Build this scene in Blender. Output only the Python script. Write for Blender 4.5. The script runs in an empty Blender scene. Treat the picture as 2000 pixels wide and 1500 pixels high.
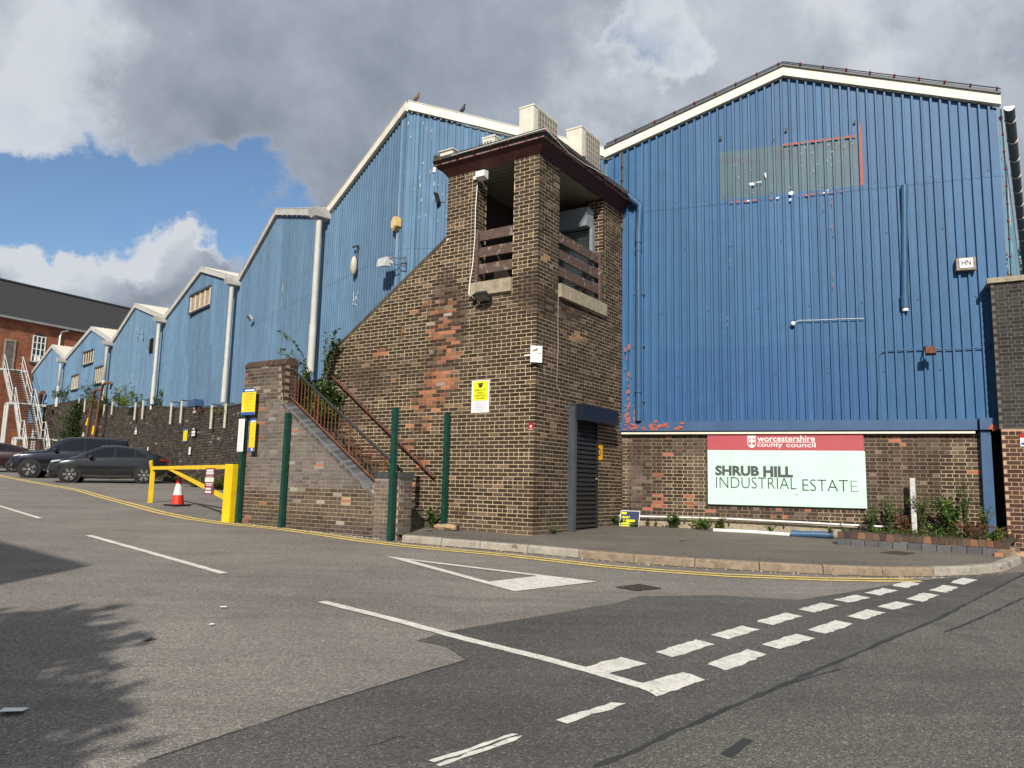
import bpy, math, random
import numpy as np
from mathutils import Vector, Matrix
random.seed(7); np.random.seed(7)
S = bpy.context.scene
COL = S.collection
# ---------------------------------------------------------------- camera (two vanishing points of the tower give tilt, roll and focal length)
FPX, CX, CY = 1489.0, 1000.0, 750.0
def _raw(p): return np.array([p[0]-CX, -(p[1]-CY), -FPX])
VL, VR = (-1250, 900), (2000, 975)
_up = np.cross(_raw(VL), _raw(VR)); _up /= np.linalg.norm(_up)
if _up[1] < 0: _up = -_up
_fw = np.array([0, 0, -1.0]); _Y = _fw-_up*(_fw@_up); _Y /= np.linalg.norm(_Y); _X = np.cross(_Y, _up)
ROT = np.array([_X, _Y, _up]); EYE = np.array([0, 0, 1.6])
def ray(px, py): return ROT@_raw((px, py))
def proj(P):
    c = ROT.T@(np.asarray(P, float)-EYE); return (CX+FPX*c[0]/-c[2], CY-FPX*c[1]/-c[2])
def vpdir(v):
    d = ray(*v)[:2]; return d/np.hypot(*d)
G0, GX, GY = .06, -.005, .04                        # the road is one inclined plane
def gz(x, y): return G0+GX*x+GY*max(-25, min(62, y))
def gp(px, py, off=0.0):
    d = ray(px, py); t = (G0+off-1.6)/(d[2]-GX*d[0]-GY*d[1]); return EYE+d*t
cam = bpy.data.cameras.new('Camera'); camo = bpy.data.objects.new('Camera', cam); COL.objects.link(camo)
cam.sensor_width = 36; cam.lens = FPX/2000*36; cam.clip_end = 3000; cam.clip_start = .05
m4 = Matrix.Identity(4)
for i in range(3):
    for j in range(3): m4[i][j] = ROT[i][j]
m4[2][3] = 1.6
camo.matrix_world = m4; S.camera = camo
# ---------------------------------------------------------------- light
SD = ray(1165, 2040); SD /= np.linalg.norm(SD)      # direction the sunlight travels
EL = math.asin(-SD[2]); AZ = math.atan2(-SD[0], -SD[1])
sun = bpy.data.lights.new('Sun', 'SUN'); sun.energy = 5.0; sun.angle = math.radians(.53); sun.color = (1, .93, .82)
suno = bpy.data.objects.new('Sun', sun); COL.objects.link(suno)
suno.rotation_euler = Vector(SD).to_track_quat('-Z', 'Y').to_euler(); suno.location = (0, 0, 40)
W = bpy.data.worlds.new('World'); S.world = W; W.use_nodes = True
nt = W.node_tree; nt.nodes.clear()
def N(t, **k):
    n = nt.nodes.new(t)
    for a, b in k.items(): setattr(n, a, b)
    return n
def L(a, b): nt.links.new(a, b)
def mth(op, a, b=None, c=None, clamp=False):
    n = N('ShaderNodeMath', operation=op, use_clamp=clamp)
    for i, x in enumerate((a, b, c)):
        if x is None: continue
        if isinstance(x, (int, float)): n.inputs[i].default_value = x
        else: L(x, n.inputs[i])
    return n.outputs[0]
def sstep(x, a, b):
    n = N('ShaderNodeMapRange', interpolation_type='SMOOTHSTEP')
    n.inputs[1].default_value = a; n.inputs[2].default_value = b; L(x, n.inputs[0]); return n.outputs[0]
sky = N('ShaderNodeTexSky', sky_type='NISHITA', sun_disc=False)
sky.sun_elevation = EL; sky.sun_rotation = AZ; sky.altitude = 60; sky.air_density = 1.15; sky.dust_density = .25; sky.ozone_density = 4.5
tc = N('ShaderNodeTexCoord'); dirv = tc.outputs['Generated']
sep = N('ShaderNodeSeparateXYZ'); L(dirv, sep.inputs[0])
# clouds: noise on a flat layer seen in perspective, with a few large masses and openings placed by direction
zc = mth('ADD', mth('MAXIMUM', sep.outputs[2], 0.0), .16)
flat = N('ShaderNodeCombineXYZ'); L(mth('DIVIDE', sep.outputs[0], zc), flat.inputs[0]); L(mth('DIVIDE', sep.outputs[1], zc), flat.inputs[1])
def noise(vec, sc, det, rg=.55, dist=0.0):
    n = N('ShaderNodeTexNoise'); n.inputs['Scale'].default_value = sc; n.inputs['Detail'].default_value = det; n.inputs['Roughness'].default_value = rg; n.inputs['Distortion'].default_value = dist
    L(vec, n.inputs['Vector']); return n
def vadd(vec, noise_out, amp):
    a = N('ShaderNodeVectorMath', operation='SUBTRACT'); L(noise_out, a.inputs[0]); a.inputs[1].default_value = (.5, .5, .5)
    b = N('ShaderNodeVectorMath', operation='SCALE'); L(a.outputs[0], b.inputs[0]); b.inputs['Scale'].default_value = amp
    c = N('ShaderNodeVectorMath', operation='ADD'); L(vec, c.inputs[0]); L(b.outputs[0], c.inputs[1]); return c.outputs[0]
warp = vadd(dirv, noise(dirv, 3.2, 9, .6).outputs['Color'], .42)
wn_ = N('ShaderNodeVectorMath', operation='NORMALIZE'); L(warp, wn_.inputs[0]); wdir = wn_.outputs[0]
n1 = noise(flat.outputs[0], 1.3, 8, .55, .3); n3 = noise(dirv, 9.0, 9, .6)
dens = mth('ADD', mth('MULTIPLY', mth('SUBTRACT', n1.outputs[0], .5), .34), mth('MULTIPLY', mth('SUBTRACT', n3.outputs[0], .5), .50))
def blob(px, py, r0, r1, amp, d_=None):
    d = ray(px, py); d /= np.linalg.norm(d)
    vm = N('ShaderNodeVectorMath', operation='DOT_PRODUCT'); L(wdir if d_ is None else d_, vm.inputs[0]); vm.inputs[1].default_value = tuple(d)
    return mth('MULTIPLY', sstep(vm.outputs['Value'], math.cos(math.radians(r1)), math.cos(math.radians(r0))), amp)
tot = mth('ADD', dens, .34)
for b in [(60, 320, 1, 6, -.62), (190, 350, 1, 6, -.62), (330, 410, 1, 6, -.68), (450, 430, .5, 5, -.55), (-60, 300, 1, 7, -.5), (20, 660, 1, 5, -.3), (200, 640, 1, 4, -.45), (330, 610, .5, 4, -.1),
          (130, 480, 3, 7.5, .62), (300, 505, 2, 5.5, .5), (400, 520, 1, 4, .3), (1300, 40, .3, 2.4, -.20), (1420, 90, 1, 6, .15)]:
    tot = mth('ADD', tot, blob(*b))
cover = sstep(tot, -.04, .30)
n2 = noise(flat.outputs[0], 1.6, 6, .5, .4)
thick = mth('ADD', mth('ADD', mth('MULTIPLY', sstep(tot, .14, .50), .55), mth('MULTIPLY', mth('SUBTRACT', n2.outputs[0], .5), .85)), mth('MULTIPLY', mth('SUBTRACT', n3.outputs[0], .5), .25))
for b in [(560, 230, 5, 15, .30), (420, 330, 3, 9, .12), (1000, 130, 4, 12, .10), (1850, 150, 4, 16, .10), (1480, 60, 2, 9, -.30), (150, 420, 1, 6.5, -.75), (330, 470, 1, 4.5, -.6), (110, 150, 2, 9, -.26), (210, 590, 1, 6, .28), (650, 420, 1, 5, .1)]:
    thick = mth('ADD', thick, blob(*b))
tk = mth('MULTIPLY', thick, 1.0, clamp=True)
cc = N('ShaderNodeValToRGB'); L(tk, cc.inputs[0])
cr = cc.color_ramp; cr.elements[0].position = 0; cr.elements[0].color = (.74, .78, .84, 1); cr.elements[1].position = 1; cr.elements[1].color = (.255, .295, .36, 1)
e = cr.elements.new(.4); e.color = (.43, .48, .56, 1)
CLOUDK = 7.4
cm = N('ShaderNodeMix', data_type='RGBA', blend_type='MULTIPLY'); cm.inputs[0].default_value = 1; L(cc.outputs[0], cm.inputs[6]); cm.inputs[7].default_value = (CLOUDK, CLOUDK, CLOUDK, 1)
mx = N('ShaderNodeMix', data_type='RGBA'); L(cover, mx.inputs[0]); L(sky.outputs[0], mx.inputs[6]); L(cm.outputs[2], mx.inputs[7])
bg = N('ShaderNodeBackground'); bg.inputs[1].default_value = .118; L(mx.outputs[2], bg.inputs[0])
wo = N('ShaderNodeOutputWorld'); L(bg.outputs[0], wo.inputs[0])
S.view_settings.view_transform = 'Standard'; S.view_settings.look = 'None'; S.view_settings.gamma = 1; S.view_settings.use_curve_mapping = False
S.view_settings.exposure = 0.0
# ---------------------------------------------------------------- materials
MATS = {}
def mat(name, col=(.5, .5, .5), rough=.75, metal=0.0, var=.12, scale=3.0, bump=0.0, bscale=60.0, streak=0.0, src=None, spec=.4, stretch=None, spots=None, coat=0.0, trans=0.0):
    """procedural material; src 'tone' reads the mesh's own colour, 'obj' the object's colour"""
    if name in MATS: return MATS[name]
    m = bpy.data.materials.new(name); m.use_nodes = True; t = m.node_tree; ns = t.nodes
    b = ns['Principled BSDF']; lk = t.links.new
    b.inputs['Roughness'].default_value = rough; b.inputs['Metallic'].default_value = metal; b.inputs['Specular IOR Level'].default_value = spec
    if coat: b.inputs['Coat Weight'].default_value = coat; b.inputs['Coat Roughness'].default_value = .06
    if trans: b.inputs['Transmission Weight'].default_value = trans
    g = ns.new('ShaderNodeNewGeometry')
    pos = g.outputs['Position']
    if src == 'tone': a = ns.new('ShaderNodeAttribute'); a.attribute_name = 'tone'; cur = a.outputs['Color']
    elif src == 'obj': a = ns.new('ShaderNodeObjectInfo'); cur = a.outputs['Color']
    else: a = ns.new('ShaderNodeRGB'); a.outputs[0].default_value = (*col, 1); cur = a.outputs[0]
    def mul(cur, fac_socket, lo, hi):
        mr = ns.new('ShaderNodeMapRange'); mr.inputs[1].default_value = .3; mr.inputs[2].default_value = .7; mr.inputs[3].default_value = lo; mr.inputs[4].default_value = hi
        lk(fac_socket, mr.inputs[0])
        x = ns.new('ShaderNodeVectorMath'); x.operation = 'SCALE'; lk(cur, x.inputs[0]); lk(mr.outputs[0], x.inputs['Scale']); return x.outputs[0]
    if var:
        n = ns.new('ShaderNodeTexNoise'); n.inputs['Scale'].default_value = scale; n.inputs['Detail'].default_value = 8; n.inputs['Roughness'].default_value = .65
        if stretch:
            mp = ns.new('ShaderNodeMapping'); mp.inputs['Scale'].default_value = stretch; lk(pos, mp.inputs[0]); lk(mp.outputs[0], n.inputs['Vector'])
        else: lk(pos, n.inputs['Vector'])
        cur = mul(cur, n.outputs[0], 1-var, 1+var)
    if streak:
        n = ns.new('ShaderNodeTexNoise'); n.inputs['Scale'].default_value = 1; n.inputs['Detail'].default_value = 7; n.inputs['Roughness'].default_value = .7
        mp = ns.new('ShaderNodeMapping'); mp.inputs['Scale'].default_value = (5, 5, .25); lk(pos, mp.inputs[0]); lk(mp.outputs[0], n.inputs['Vector'])
        cur = mul(cur, n.outputs[0], 1-streak, 1+streak)
    if spots:
        sc, th, scol = spots
        n = ns.new('ShaderNodeTexNoise'); n.inputs['Scale'].default_value = sc; n.inputs['Detail'].default_value = 5; lk(pos, n.inputs['Vector'])
        mr = ns.new('ShaderNodeMapRange'); mr.inputs[1].default_value = th; mr.inputs[2].default_value = th+.05; lk(n.outputs[0], mr.inputs[0])
        mxx = ns.new('ShaderNodeMix'); mxx.data_type = 'RGBA'; lk(mr.outputs[0], mxx.inputs[0]); lk(cur, mxx.inputs[6]); mxx.inputs[7].default_value = (*scol, 1); cur = mxx.outputs[2]
    lk(cur, b.inputs['Base Color'])
    if bump:
        n = ns.new('ShaderNodeTexNoise'); n.inputs['Scale'].default_value = bscale; n.inputs['Detail'].default_value = 4; lk(pos, n.inputs['Vector'])
        bp = ns.new('ShaderNodeBump'); bp.inputs['Strength'].default_value = bump; bp.inputs['Distance'].default_value = .01; lk(n.outputs[0], bp.inputs['Height']); lk(bp.outputs[0], b.inputs['Normal'])
    MATS[name] = m; return m
def asphalt(name, base, chip, dark, seed=0.0):
    """tarmac: aggregate chips, dust, patches and long wear"""
    m = bpy.data.materials.new(name); m.use_nodes = True; t = m.node_tree; ns = t.nodes; lk = t.links.new; b = ns['Principled BSDF']
    b.inputs['Roughness'].default_value = .9; b.inputs['Specular IOR Level'].default_value = .25
    pos = ns.new('ShaderNodeNewGeometry').outputs['Position']
    def noise(sc, det, rg=.6, st=None):
        n = ns.new('ShaderNodeTexNoise'); n.inputs['Scale'].default_value = sc; n.inputs['Detail'].default_value = det; n.inputs['Roughness'].default_value = rg
        mp = ns.new('ShaderNodeMapping'); mp.inputs['Location'].default_value = (seed, seed*2, 0); lk(pos, mp.inputs[0])
        if st: mp.inputs['Scale'].default_value = st[:3]; mp.inputs['Rotation'].default_value = (0, 0, st[3])
        lk(mp.outputs[0], n.inputs['Vector']); return n.outputs[0]
    def rng(x, a, c, lo, hi):
        mr = ns.new('ShaderNodeMapRange'); mr.inputs[1].default_value = a; mr.inputs[2].default_value = c; mr.inputs[3].default_value = lo; mr.inputs[4].default_value = hi; lk(x, mr.inputs[0]); return mr.outputs[0]
    def mix(f, c1, c2):
        x = ns.new('ShaderNodeMix'); x.data_type = 'RGBA'; lk(f, x.inputs[0])
        for i, c in ((6, c1), (7, c2)):
            if isinstance(c, tuple): x.inputs[i].default_value = (*c, 1)
            else: lk(c, x.inputs[i])
        return x.outputs[2]
    def scl(c, f):
        x = ns.new('ShaderNodeVectorMath'); x.operation = 'SCALE'; lk(c, x.inputs[0]); lk(f, x.inputs['Scale']); return x.outputs[0]
    vo = ns.new('ShaderNodeTexVoronoi'); vo.inputs['Scale'].default_value = 85; lk(pos, vo.inputs['Vector'])
    sp = ns.new('ShaderNodeSeparateColor'); lk(vo.outputs['Color'], sp.inputs[0])
    c = mix(rng(sp.outputs[0], .1, .85, 0, 1), dark, base)
    c = mix(rng(sp.outputs[1], .88, .95, 0, .85), c, chip)
    c = scl(c, rng(noise(38, 3), .3, .7, .80, 1.2))
    c = scl(c, rng(noise(.55, 6), .3, .7, .82, 1.16))
    c = scl(c, rng(noise(1.0, 6, .7, (.35, 2.2, 1, math.radians(-32))), .3, .7, .83, 1.15))
    c = mix(rng(noise(1.7, 6), .58, .72, 0, .55), c, dark)
    lk(c, b.inputs['Base Color'])
    bp = ns.new('ShaderNodeBump'); bp.inputs['Strength'].default_value = .8; bp.inputs['Distance'].default_value = .012
    lk(vo.outputs['Distance'], bp.inputs['Height']); lk(bp.outputs[0], b.inputs['Normal'])
    return m
def paint_mat(name, col, worn):
    """road paint, worn through where the noise is high"""
    m = bpy.data.materials.new(name); m.use_nodes = True; t = m.node_tree; ns = t.nodes; lk = t.links.new; b = ns['Principled BSDF']
    b.inputs['Roughness'].default_value = .8; b.inputs['Specular IOR Level'].default_value = .3
    pos = ns.new('ShaderNodeNewGeometry').outputs['Position']
    n = ns.new('ShaderNodeTexNoise'); n.inputs['Scale'].default_value = 30; n.inputs['Detail'].default_value = 9; n.inputs['Roughness'].default_value = .75; lk(pos, n.inputs['Vector'])
    mr = ns.new('ShaderNodeMapRange'); mr.inputs[1].default_value = .55; mr.inputs[2].default_value = .63; lk(n.outputs[0], mr.inputs[0])
    n2 = ns.new('ShaderNodeTexNoise'); n2.inputs['Scale'].default_value = 9; n2.inputs['Detail'].default_value = 6; lk(pos, n2.inputs['Vector'])
    m2 = ns.new('ShaderNodeMapRange'); m2.inputs[1].default_value = .3; m2.inputs[2].default_value = .7; m2.inputs[3].default_value = .8; m2.inputs[4].default_value = 1.1; lk(n2.outputs[0], m2.inputs[0])
    s = ns.new('ShaderNodeVectorMath'); s.operation = 'SCALE'; s.inputs[0].default_value = col; lk(m2.outputs[0], s.inputs['Scale'])
    x = ns.new('ShaderNodeMix'); x.data_type = 'RGBA'; lk(mr.outputs[0], x.inputs[0]); lk(s.outputs[0], x.inputs[6]); x.inputs[7].default_value = (*worn, 1); lk(x.outputs[2], b.inputs['Base Color'])
    MATS[name] = m; return m
def leafmat(name, col, var=.5):
    m = mat(name, col, rough=.55, var=var, scale=9, src='tone', spec=.35); t = m.node_tree; b = t.nodes['Principled BSDF']
    b.inputs['Subsurface Weight'].default_value = 0.0
    tr = t.nodes.new('ShaderNodeBsdfTranslucent'); mx = t.nodes.new('ShaderNodeMixShader'); mx.inputs[0].default_value = .28
    src = b.inputs['Base Color'].links[0].from_socket; t.links.new(src, tr.inputs[0])
    out = t.nodes['Material Output']; t.links.new(b.outputs[0], mx.inputs[1]); t.links.new(tr.outputs[0], mx.inputs[2]); t.links.new(mx.outputs[0], out.inputs[0])
    return m
BRICK_S = mat('brick_joined', src='tone', rough=.9, var=.28, scale=34, bump=.5, bscale=120, spec=.12)
BRICK_O = mat('brick_single', src='obj', rough=.9, var=.28, scale=34, bump=.5, bscale=120, spec=.12)
MORTAR = mat('mortar', src='tone', rough=.95, var=.14, scale=25, bump=.4, bscale=90, spec=.1)
CLAD = mat('cladding_paint', src='tone', rough=.5, var=.09, scale=3, streak=.13, spec=.3)
CLADROW = mat('faded_cladding_paint', src='tone', rough=.7, var=.10, scale=2.2, streak=.15, spec=.2)
CREAM = mat('cream_flashing', (.78, .74, .62), rough=.6, var=.1, scale=4, streak=.08)
FLASH = mat('weathered_flashing', (.50, .49, .46), rough=.7, var=.16, scale=3, streak=.12)
PIPEW = mat('cream_pipe', (.54, .53, .48), rough=.55, var=.12, scale=3, streak=.12)
BLUEP = mat('blue_pipe_paint', (.040, .105, .205), rough=.42, var=.1, scale=6)
BLUEB = mat('blue_beam_paint', (.042, .098, .205), rough=.45, var=.12, scale=3)
WHITE = mat('white_paint', (.8, .8, .78), rough=.5, var=.06)
OFFW = mat('off_white_metal', (.68, .65, .56), rough=.5, var=.12, scale=5, streak=.1)
GRILL = mat('condenser_fins', (.24, .22, .19), rough=.6, var=.2, scale=20)
BLACK = mat('black_metal', (.018, .019, .021), rough=.42, var=.2, scale=8)
DGREY = mat('dark_grey_metal', (.06, .07, .08), rough=.5, var=.2, scale=6)
SHUT = mat('grey_shutter', (.22, .26, .28), rough=.45, var=.12, scale=4, streak=.1)
FELT = mat('roof_felt', (.065, .07, .058), rough=.9, var=.3, scale=6, bump=.4)
REDW = mat('red_fascia', (.065, .020, .016), rough=.6, var=.35, scale=7, spots=(9, .72, (.3, .2, .18)))
REDTRIM = mat('peeling_trim', (.30, .20, .18), rough=.8, var=.5, scale=14, spots=(12, .56, (.12, .03, .03)))
TIMBER = mat('brown_timber', (.105, .068, .052), rough=.75, var=.4, scale=9, spots=(8, .58, (.24, .20, .175)), stretch=(1, 1, 4))
CONC = mat('concrete', (.34, .29, .21), rough=.9, var=.3, scale=9, bump=.5, streak=.1)
KERB = mat('kerb_concrete', (.33, .30, .255), rough=.9, var=.28, scale=7, bump=.7, bscale=70, spots=(5, .64, (.17, .13, .09)))
KERBB = mat('kerb_brown', (.25, .195, .14), rough=.92, var=.32, scale=8, bump=.7, bscale=70, spots=(30, .66, (.08, .06, .045)))
SOFFIT = mat('soffit_boards', (.26, .24, .19), rough=.8, var=.15)
RUST = mat('rusty_steel', (.15, .055, .03), rough=.8, var=.5, scale=14)
RAILK = mat('black_rail', (.03, .03, .033), rough=.45, var=.2)
RAILR = mat('maroon_rail', (.12, .04, .035), rough=.4, var=.4, scale=12, spots=(14, .66, (.5, .45, .42)))
GREENP = mat('green_post', (.006, .052, .037), rough=.5, var=.35, scale=9, spots=(16, .70, (.05, .10, .08)))
YELLOW = mat('yellow_paint', (.82, .55, .01), rough=.5, var=.14, scale=5, spots=(15, .71, (.28, .17, .05)))
GLASS = mat('dark_glass', (.012, .015, .018), rough=.06, var=0, spec=.8)
TREAD = mat('stair_tread', (.055, .045, .035), rough=.85, var=.35, scale=8)
STEPC = mat('step_concrete', (.13, .115, .085), rough=.95, var=.4, scale=9, bump=.6)
BULB = mat('red_bulb', (.16, .008, .012), rough=.2, var=0)
CABLE = mat('black_cable', (.02, .02, .02), rough=.6, var=0)
TERRA = mat('plain_ground', (.12, .115, .10), rough=.95, var=.3, scale=2)
# ---------------------------------------------------------------- mesh building
UNITBOX = None
class MB:
    def __init__(s): s.v = []; s.f = []; s.c = []; s.sm = []
    def add(s, vs, fs, col=(1, 1, 1), smooth=False):
        o = len(s.v); s.v += [tuple(map(float, p)) for p in vs]
        for f in fs: s.f.append([o+i for i in f]); s.c.append(col); s.sm.append(smooth)
        return s
    def quad(s, a, b, c, d, col=(1, 1, 1)): return s.add([a, b, c, d], [(0, 1, 2, 3)], col)
    def hexa(s, p, col=(1, 1, 1)):
        """8 corners: bottom ring 0-3, top ring 4-7"""
        return s.add(p, [(3, 2, 1, 0), (4, 5, 6, 7), (0, 1, 5, 4), (1, 2, 6, 5), (2, 3, 7, 6), (3, 0, 4, 7)], col)
    def box(s, F, u0, u1, v0, v1, w0, w1, col=(1, 1, 1)):
        P = F.P if hasattr(F, 'P') else F
        return s.hexa([P(u0, v0, w0), P(u1, v0, w0), P(u1, v1, w0), P(u0, v1, w0), P(u0, v0, w1), P(u1, v0, w1), P(u1, v1, w1), P(u0, v1, w1)], col)
    def prism(s, F, poly, v0, v1, col=(1, 1, 1)):
        P = F.P if hasattr(F, 'P') else F
        n = len(poly); vs = [P(u, v0, w) for u, w in poly]+[P(u, v1, w) for u, w in poly]
        fs = [tuple(range(n)), tuple(range(2*n-1, n-1, -1))]+[(i, (i+1) % n, n+(i+1) % n, n+i) for i in range(n)]
        return s.add(vs, fs, col)
    def tube(s, pts, r, n=8, col=(1, 1, 1), caps=True, r2=None):
        pts = [np.asarray(p, float) for p in pts]; m = len(pts); vs = []; prev = None
        for i, p in enumerate(pts):
            t = pts[min(i+1, m-1)]-pts[max(i-1, 0)]; t = t/(np.linalg.norm(t)+1e-9)
            a = np.array([0, 0, 1.0]) if abs(t[2]) < .9 else np.array([1.0, 0, 0])
            if prev is not None: a = prev
            x = np.cross(t, a); x /= np.linalg.norm(x)+1e-9; y = np.cross(x, t); prev = y
            rr = r if r2 is None else r+(r2-r)*i/max(1, m-1)
            vs += [p+rr*(x*math.cos(2*math.pi*k/n)+y*math.sin(2*math.pi*k/n)) for k in range(n)]
        fs = [(i*n+k, i*n+(k+1) % n, (i+1)*n+(k+1) % n, (i+1)*n+k) for i in range(m-1) for k in range(n)]
        s.add(vs, fs, col, True)
        if caps: s.add(vs[:n], [tuple(range(n-1, -1, -1))], col); s.add(vs[-n:], [tuple(range(n))], col)
        return s
    def lathe(s, c, prof, n=16, col=(1, 1, 1), axis=None):
        """profile of (radius, height) turned about a vertical axis"""
        vs = [(c[0]+r*math.cos(2*math.pi*k/n), c[1]+r*math.sin(2*math.pi*k/n), c[2]+h) for r, h in prof for k in range(n)]
        fs = [(i*n+k, i*n+(k+1) % n, (i+1)*n+(k+1) % n, (i+1)*n+k) for i in range(len(prof)-1) for k in range(n)]
        s.add(vs, fs, col, True); s.add(vs[-n:], [tuple(range(n))], col); s.add(vs[:n], [tuple(range(n-1, -1, -1))], col); return s
    def ball(s, c, r, n=8, m=6, col=(1, 1, 1), sc=(1, 1, 1)):
        vs = [(c[0]+sc[0]*r*math.sin(math.pi*i/m)*math.cos(2*math.pi*k/n), c[1]+sc[1]*r*math.sin(math.pi*i/m)*math.sin(2*math.pi*k/n), c[2]+sc[2]*r*math.cos(math.pi*i/m)) for i in range(m+1) for k in range(n)]
        return s.add(vs, [(i*n+k, (i+1)*n+k, (i+1)*n+(k+1) % n, i*n+(k+1) % n) for i in range(m) for k in range(n)], col, True)
    def mesh(s, name, material):
        me = bpy.data.meshes.new(name); me.from_pydata(s.v, [], s.f)
        ca = me.color_attributes.new('tone', 'FLOAT_COLOR', 'CORNER')
        arr = np.ones((len(me.loops), 4), np.float32); k = 0
        for f, c in zip(s.f, s.c):
            arr[k:k+len(f), :3] = c; k += len(f)
        ca.data.foreach_set('color', arr.ravel())
        me.polygons.foreach_set('use_smooth', np.array(s.sm, dtype=bool))
        if material: me.materials.append(material)
        me.update(); return me
    def build(s, name, material, parent=None, **kw):
        return obj(name, s.mesh(name, material), parent, **kw)
def obj(name, me, parent=None, label=None, cat=None, group=None, kind=None):
    o = bpy.data.objects.new(name, me); COL.objects.link(o)
    if parent is not None:
        o.parent = parent; o.matrix_parent_inverse = PINV[parent.name]
    if label: o['label'] = label
    if cat: o['category'] = cat
    if group: o['group'] = group
    if kind: o['kind'] = kind
    PINV[o.name] = Matrix.Identity(4)
    return o
PINV = {}
def thing(name, label, cat, loc, group=None, kind=None):
    e = bpy.data.objects.new(name, None); COL.objects.link(e); e.location = tuple(map(float, loc)); e.empty_display_size = .2
    PINV[e.name] = Matrix.Translation(-Vector(e.location))
    if label: e['label'] = label
    if cat: e['category'] = cat
    if group: e['group'] = group
    if kind: e['kind'] = kind
    return e
class Fr:
    """vertical plane: u along it, v out towards the viewer, w = height"""
    def __init__(s, o, d, n): s.o = np.array(o[:2], float); s.d = np.array(d, float); s.n = np.array(n, float)
    def P(s, u, v, w): q = s.o+s.d*u+s.n*v; return (q[0], q[1], w)
    def at(s, px, py, v=0.0):
        o = s.o+s.n*v; r = ray(px, py); t = (o@s.n)/(r[:2]@s.n); q = EYE+r*t; return ((q[:2]-o)@s.d, q[2])
    @staticmethod
    def ab(A, B):
        A = np.array(A[:2], float); B = np.array(B[:2], float); d = (B-A)/np.linalg.norm(B-A); n = np.array([-d[1], d[0]])
        if n@A > 0: n = -n
        f = Fr(A, d, n); f.len = float(np.linalg.norm(B-A)); return f
def text(s, P, w, h, material, parent, bold=0.0, name='lettering', depth=.0):
    """writing fitted into a w x h box; P(a,b) gives the point at a to the right and b up from the box's lower left corner"""
    cu = bpy.data.curves.new('t', 'FONT'); cu.body = s; cu.offset = bold; cu.resolution_u = 3
    o = bpy.data.objects.new('t', cu); COL.objects.link(o); bpy.context.view_layer.update()
    me = bpy.data.meshes.new_from_object(o); bpy.data.objects.remove(o)
    n = len(me.vertices); co = np.zeros(n*3); me.vertices.foreach_get('co', co); co = co.reshape(-1, 3)
    mn = co.min(0); mxx = co.max(0); sz = np.maximum(mxx-mn, 1e-6)
    out = [P((c[0]-mn[0])/sz[0]*w, (c[1]-mn[1])/sz[1]*h) for c in co]
    me.vertices.foreach_set('co', np.array(out, float).ravel()); me.materials.clear(); me.materials.append(material); me.update(); me.name = name
    return obj(name, me, parent)
def jit(c, a=.18):
    k = 1+random.uniform(-a, a); return (c[0]*k, c[1]*k*(1+random.uniform(-.04, .04)), c[2]*k*(1+random.uniform(-.06, .06)))
def unitbox():
    global UNITBOX
    if UNITBOX is None:
        b = MB(); b.add([(-.5, -.5, -.5), (.5, -.5, -.5), (.5, .5, -.5), (-.5, .5, -.5), (-.5, -.5, .5), (.5, -.5, .5), (.5, .5, .5), (-.5, .5, .5)],
                        [(3, 2, 1, 0), (4, 5, 6, 7), (0, 1, 5, 4), (1, 2, 6, 5), (2, 3, 7, 6), (3, 0, 4, 7)])
        UNITBOX = b.mesh('brick', BRICK_O)
    return UNITBOX
def lay(thing_o, bricks, nmax=300, name='brick', rest='brickwork'):
    """bricks: (Frame, ua, ub, v0, v1, wa, wb, colour); the nmax that show largest become objects of their own, the others one mesh"""
    def area(b):
        F, ua, ub, v0, v1, wa, wb, c = b
        if isinstance(wb, tuple): return -1
        p = proj(F.P(ua, v1, wa)); q = proj(F.P(ub, v1, wb)); r = proj(F.P(ub, v1, wa))
        if not (-10 < p[0] < 2010 and -10 < p[1] < 1510): return 0
        return abs(r[0]-p[0])*abs(q[1]-r[1])
    bs = sorted(bricks, key=area, reverse=True); me = unitbox(); mb = MB()
    for i, (F, ua, ub, v0, v1, wa, wb, c) in enumerate(bs):
        if isinstance(wb, tuple):
            mb.hexa([F.P(ua, v0, wa), F.P(ub, v0, wa), F.P(ub, v1, wa), F.P(ua, v1, wa), F.P(ua, v0, wb[0]), F.P(ub, v0, wb[1]), F.P(ub, v1, wb[1]), F.P(ua, v1, wb[0])], c)
        elif i < nmax:
            o = bpy.data.objects.new(name, me); COL.objects.link(o); ctr = F.P((ua+ub)/2, (v0+v1)/2, (wa+wb)/2)
            o.location = ctr; o.rotation_euler = (0, 0, math.atan2(F.d[1], F.d[0])); o.scale = (ub-ua, abs(v1-v0), wb-wa); o.color = (*c, 1)
            o.parent = thing_o; o.matrix_parent_inverse = PINV[thing_o.name]
        else: mb.box(F, ua, ub, v0, v1, wa, wb, c)
    if mb.f: mb.build(rest, BRICK_S, thing_o, kind='stuff')
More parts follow.
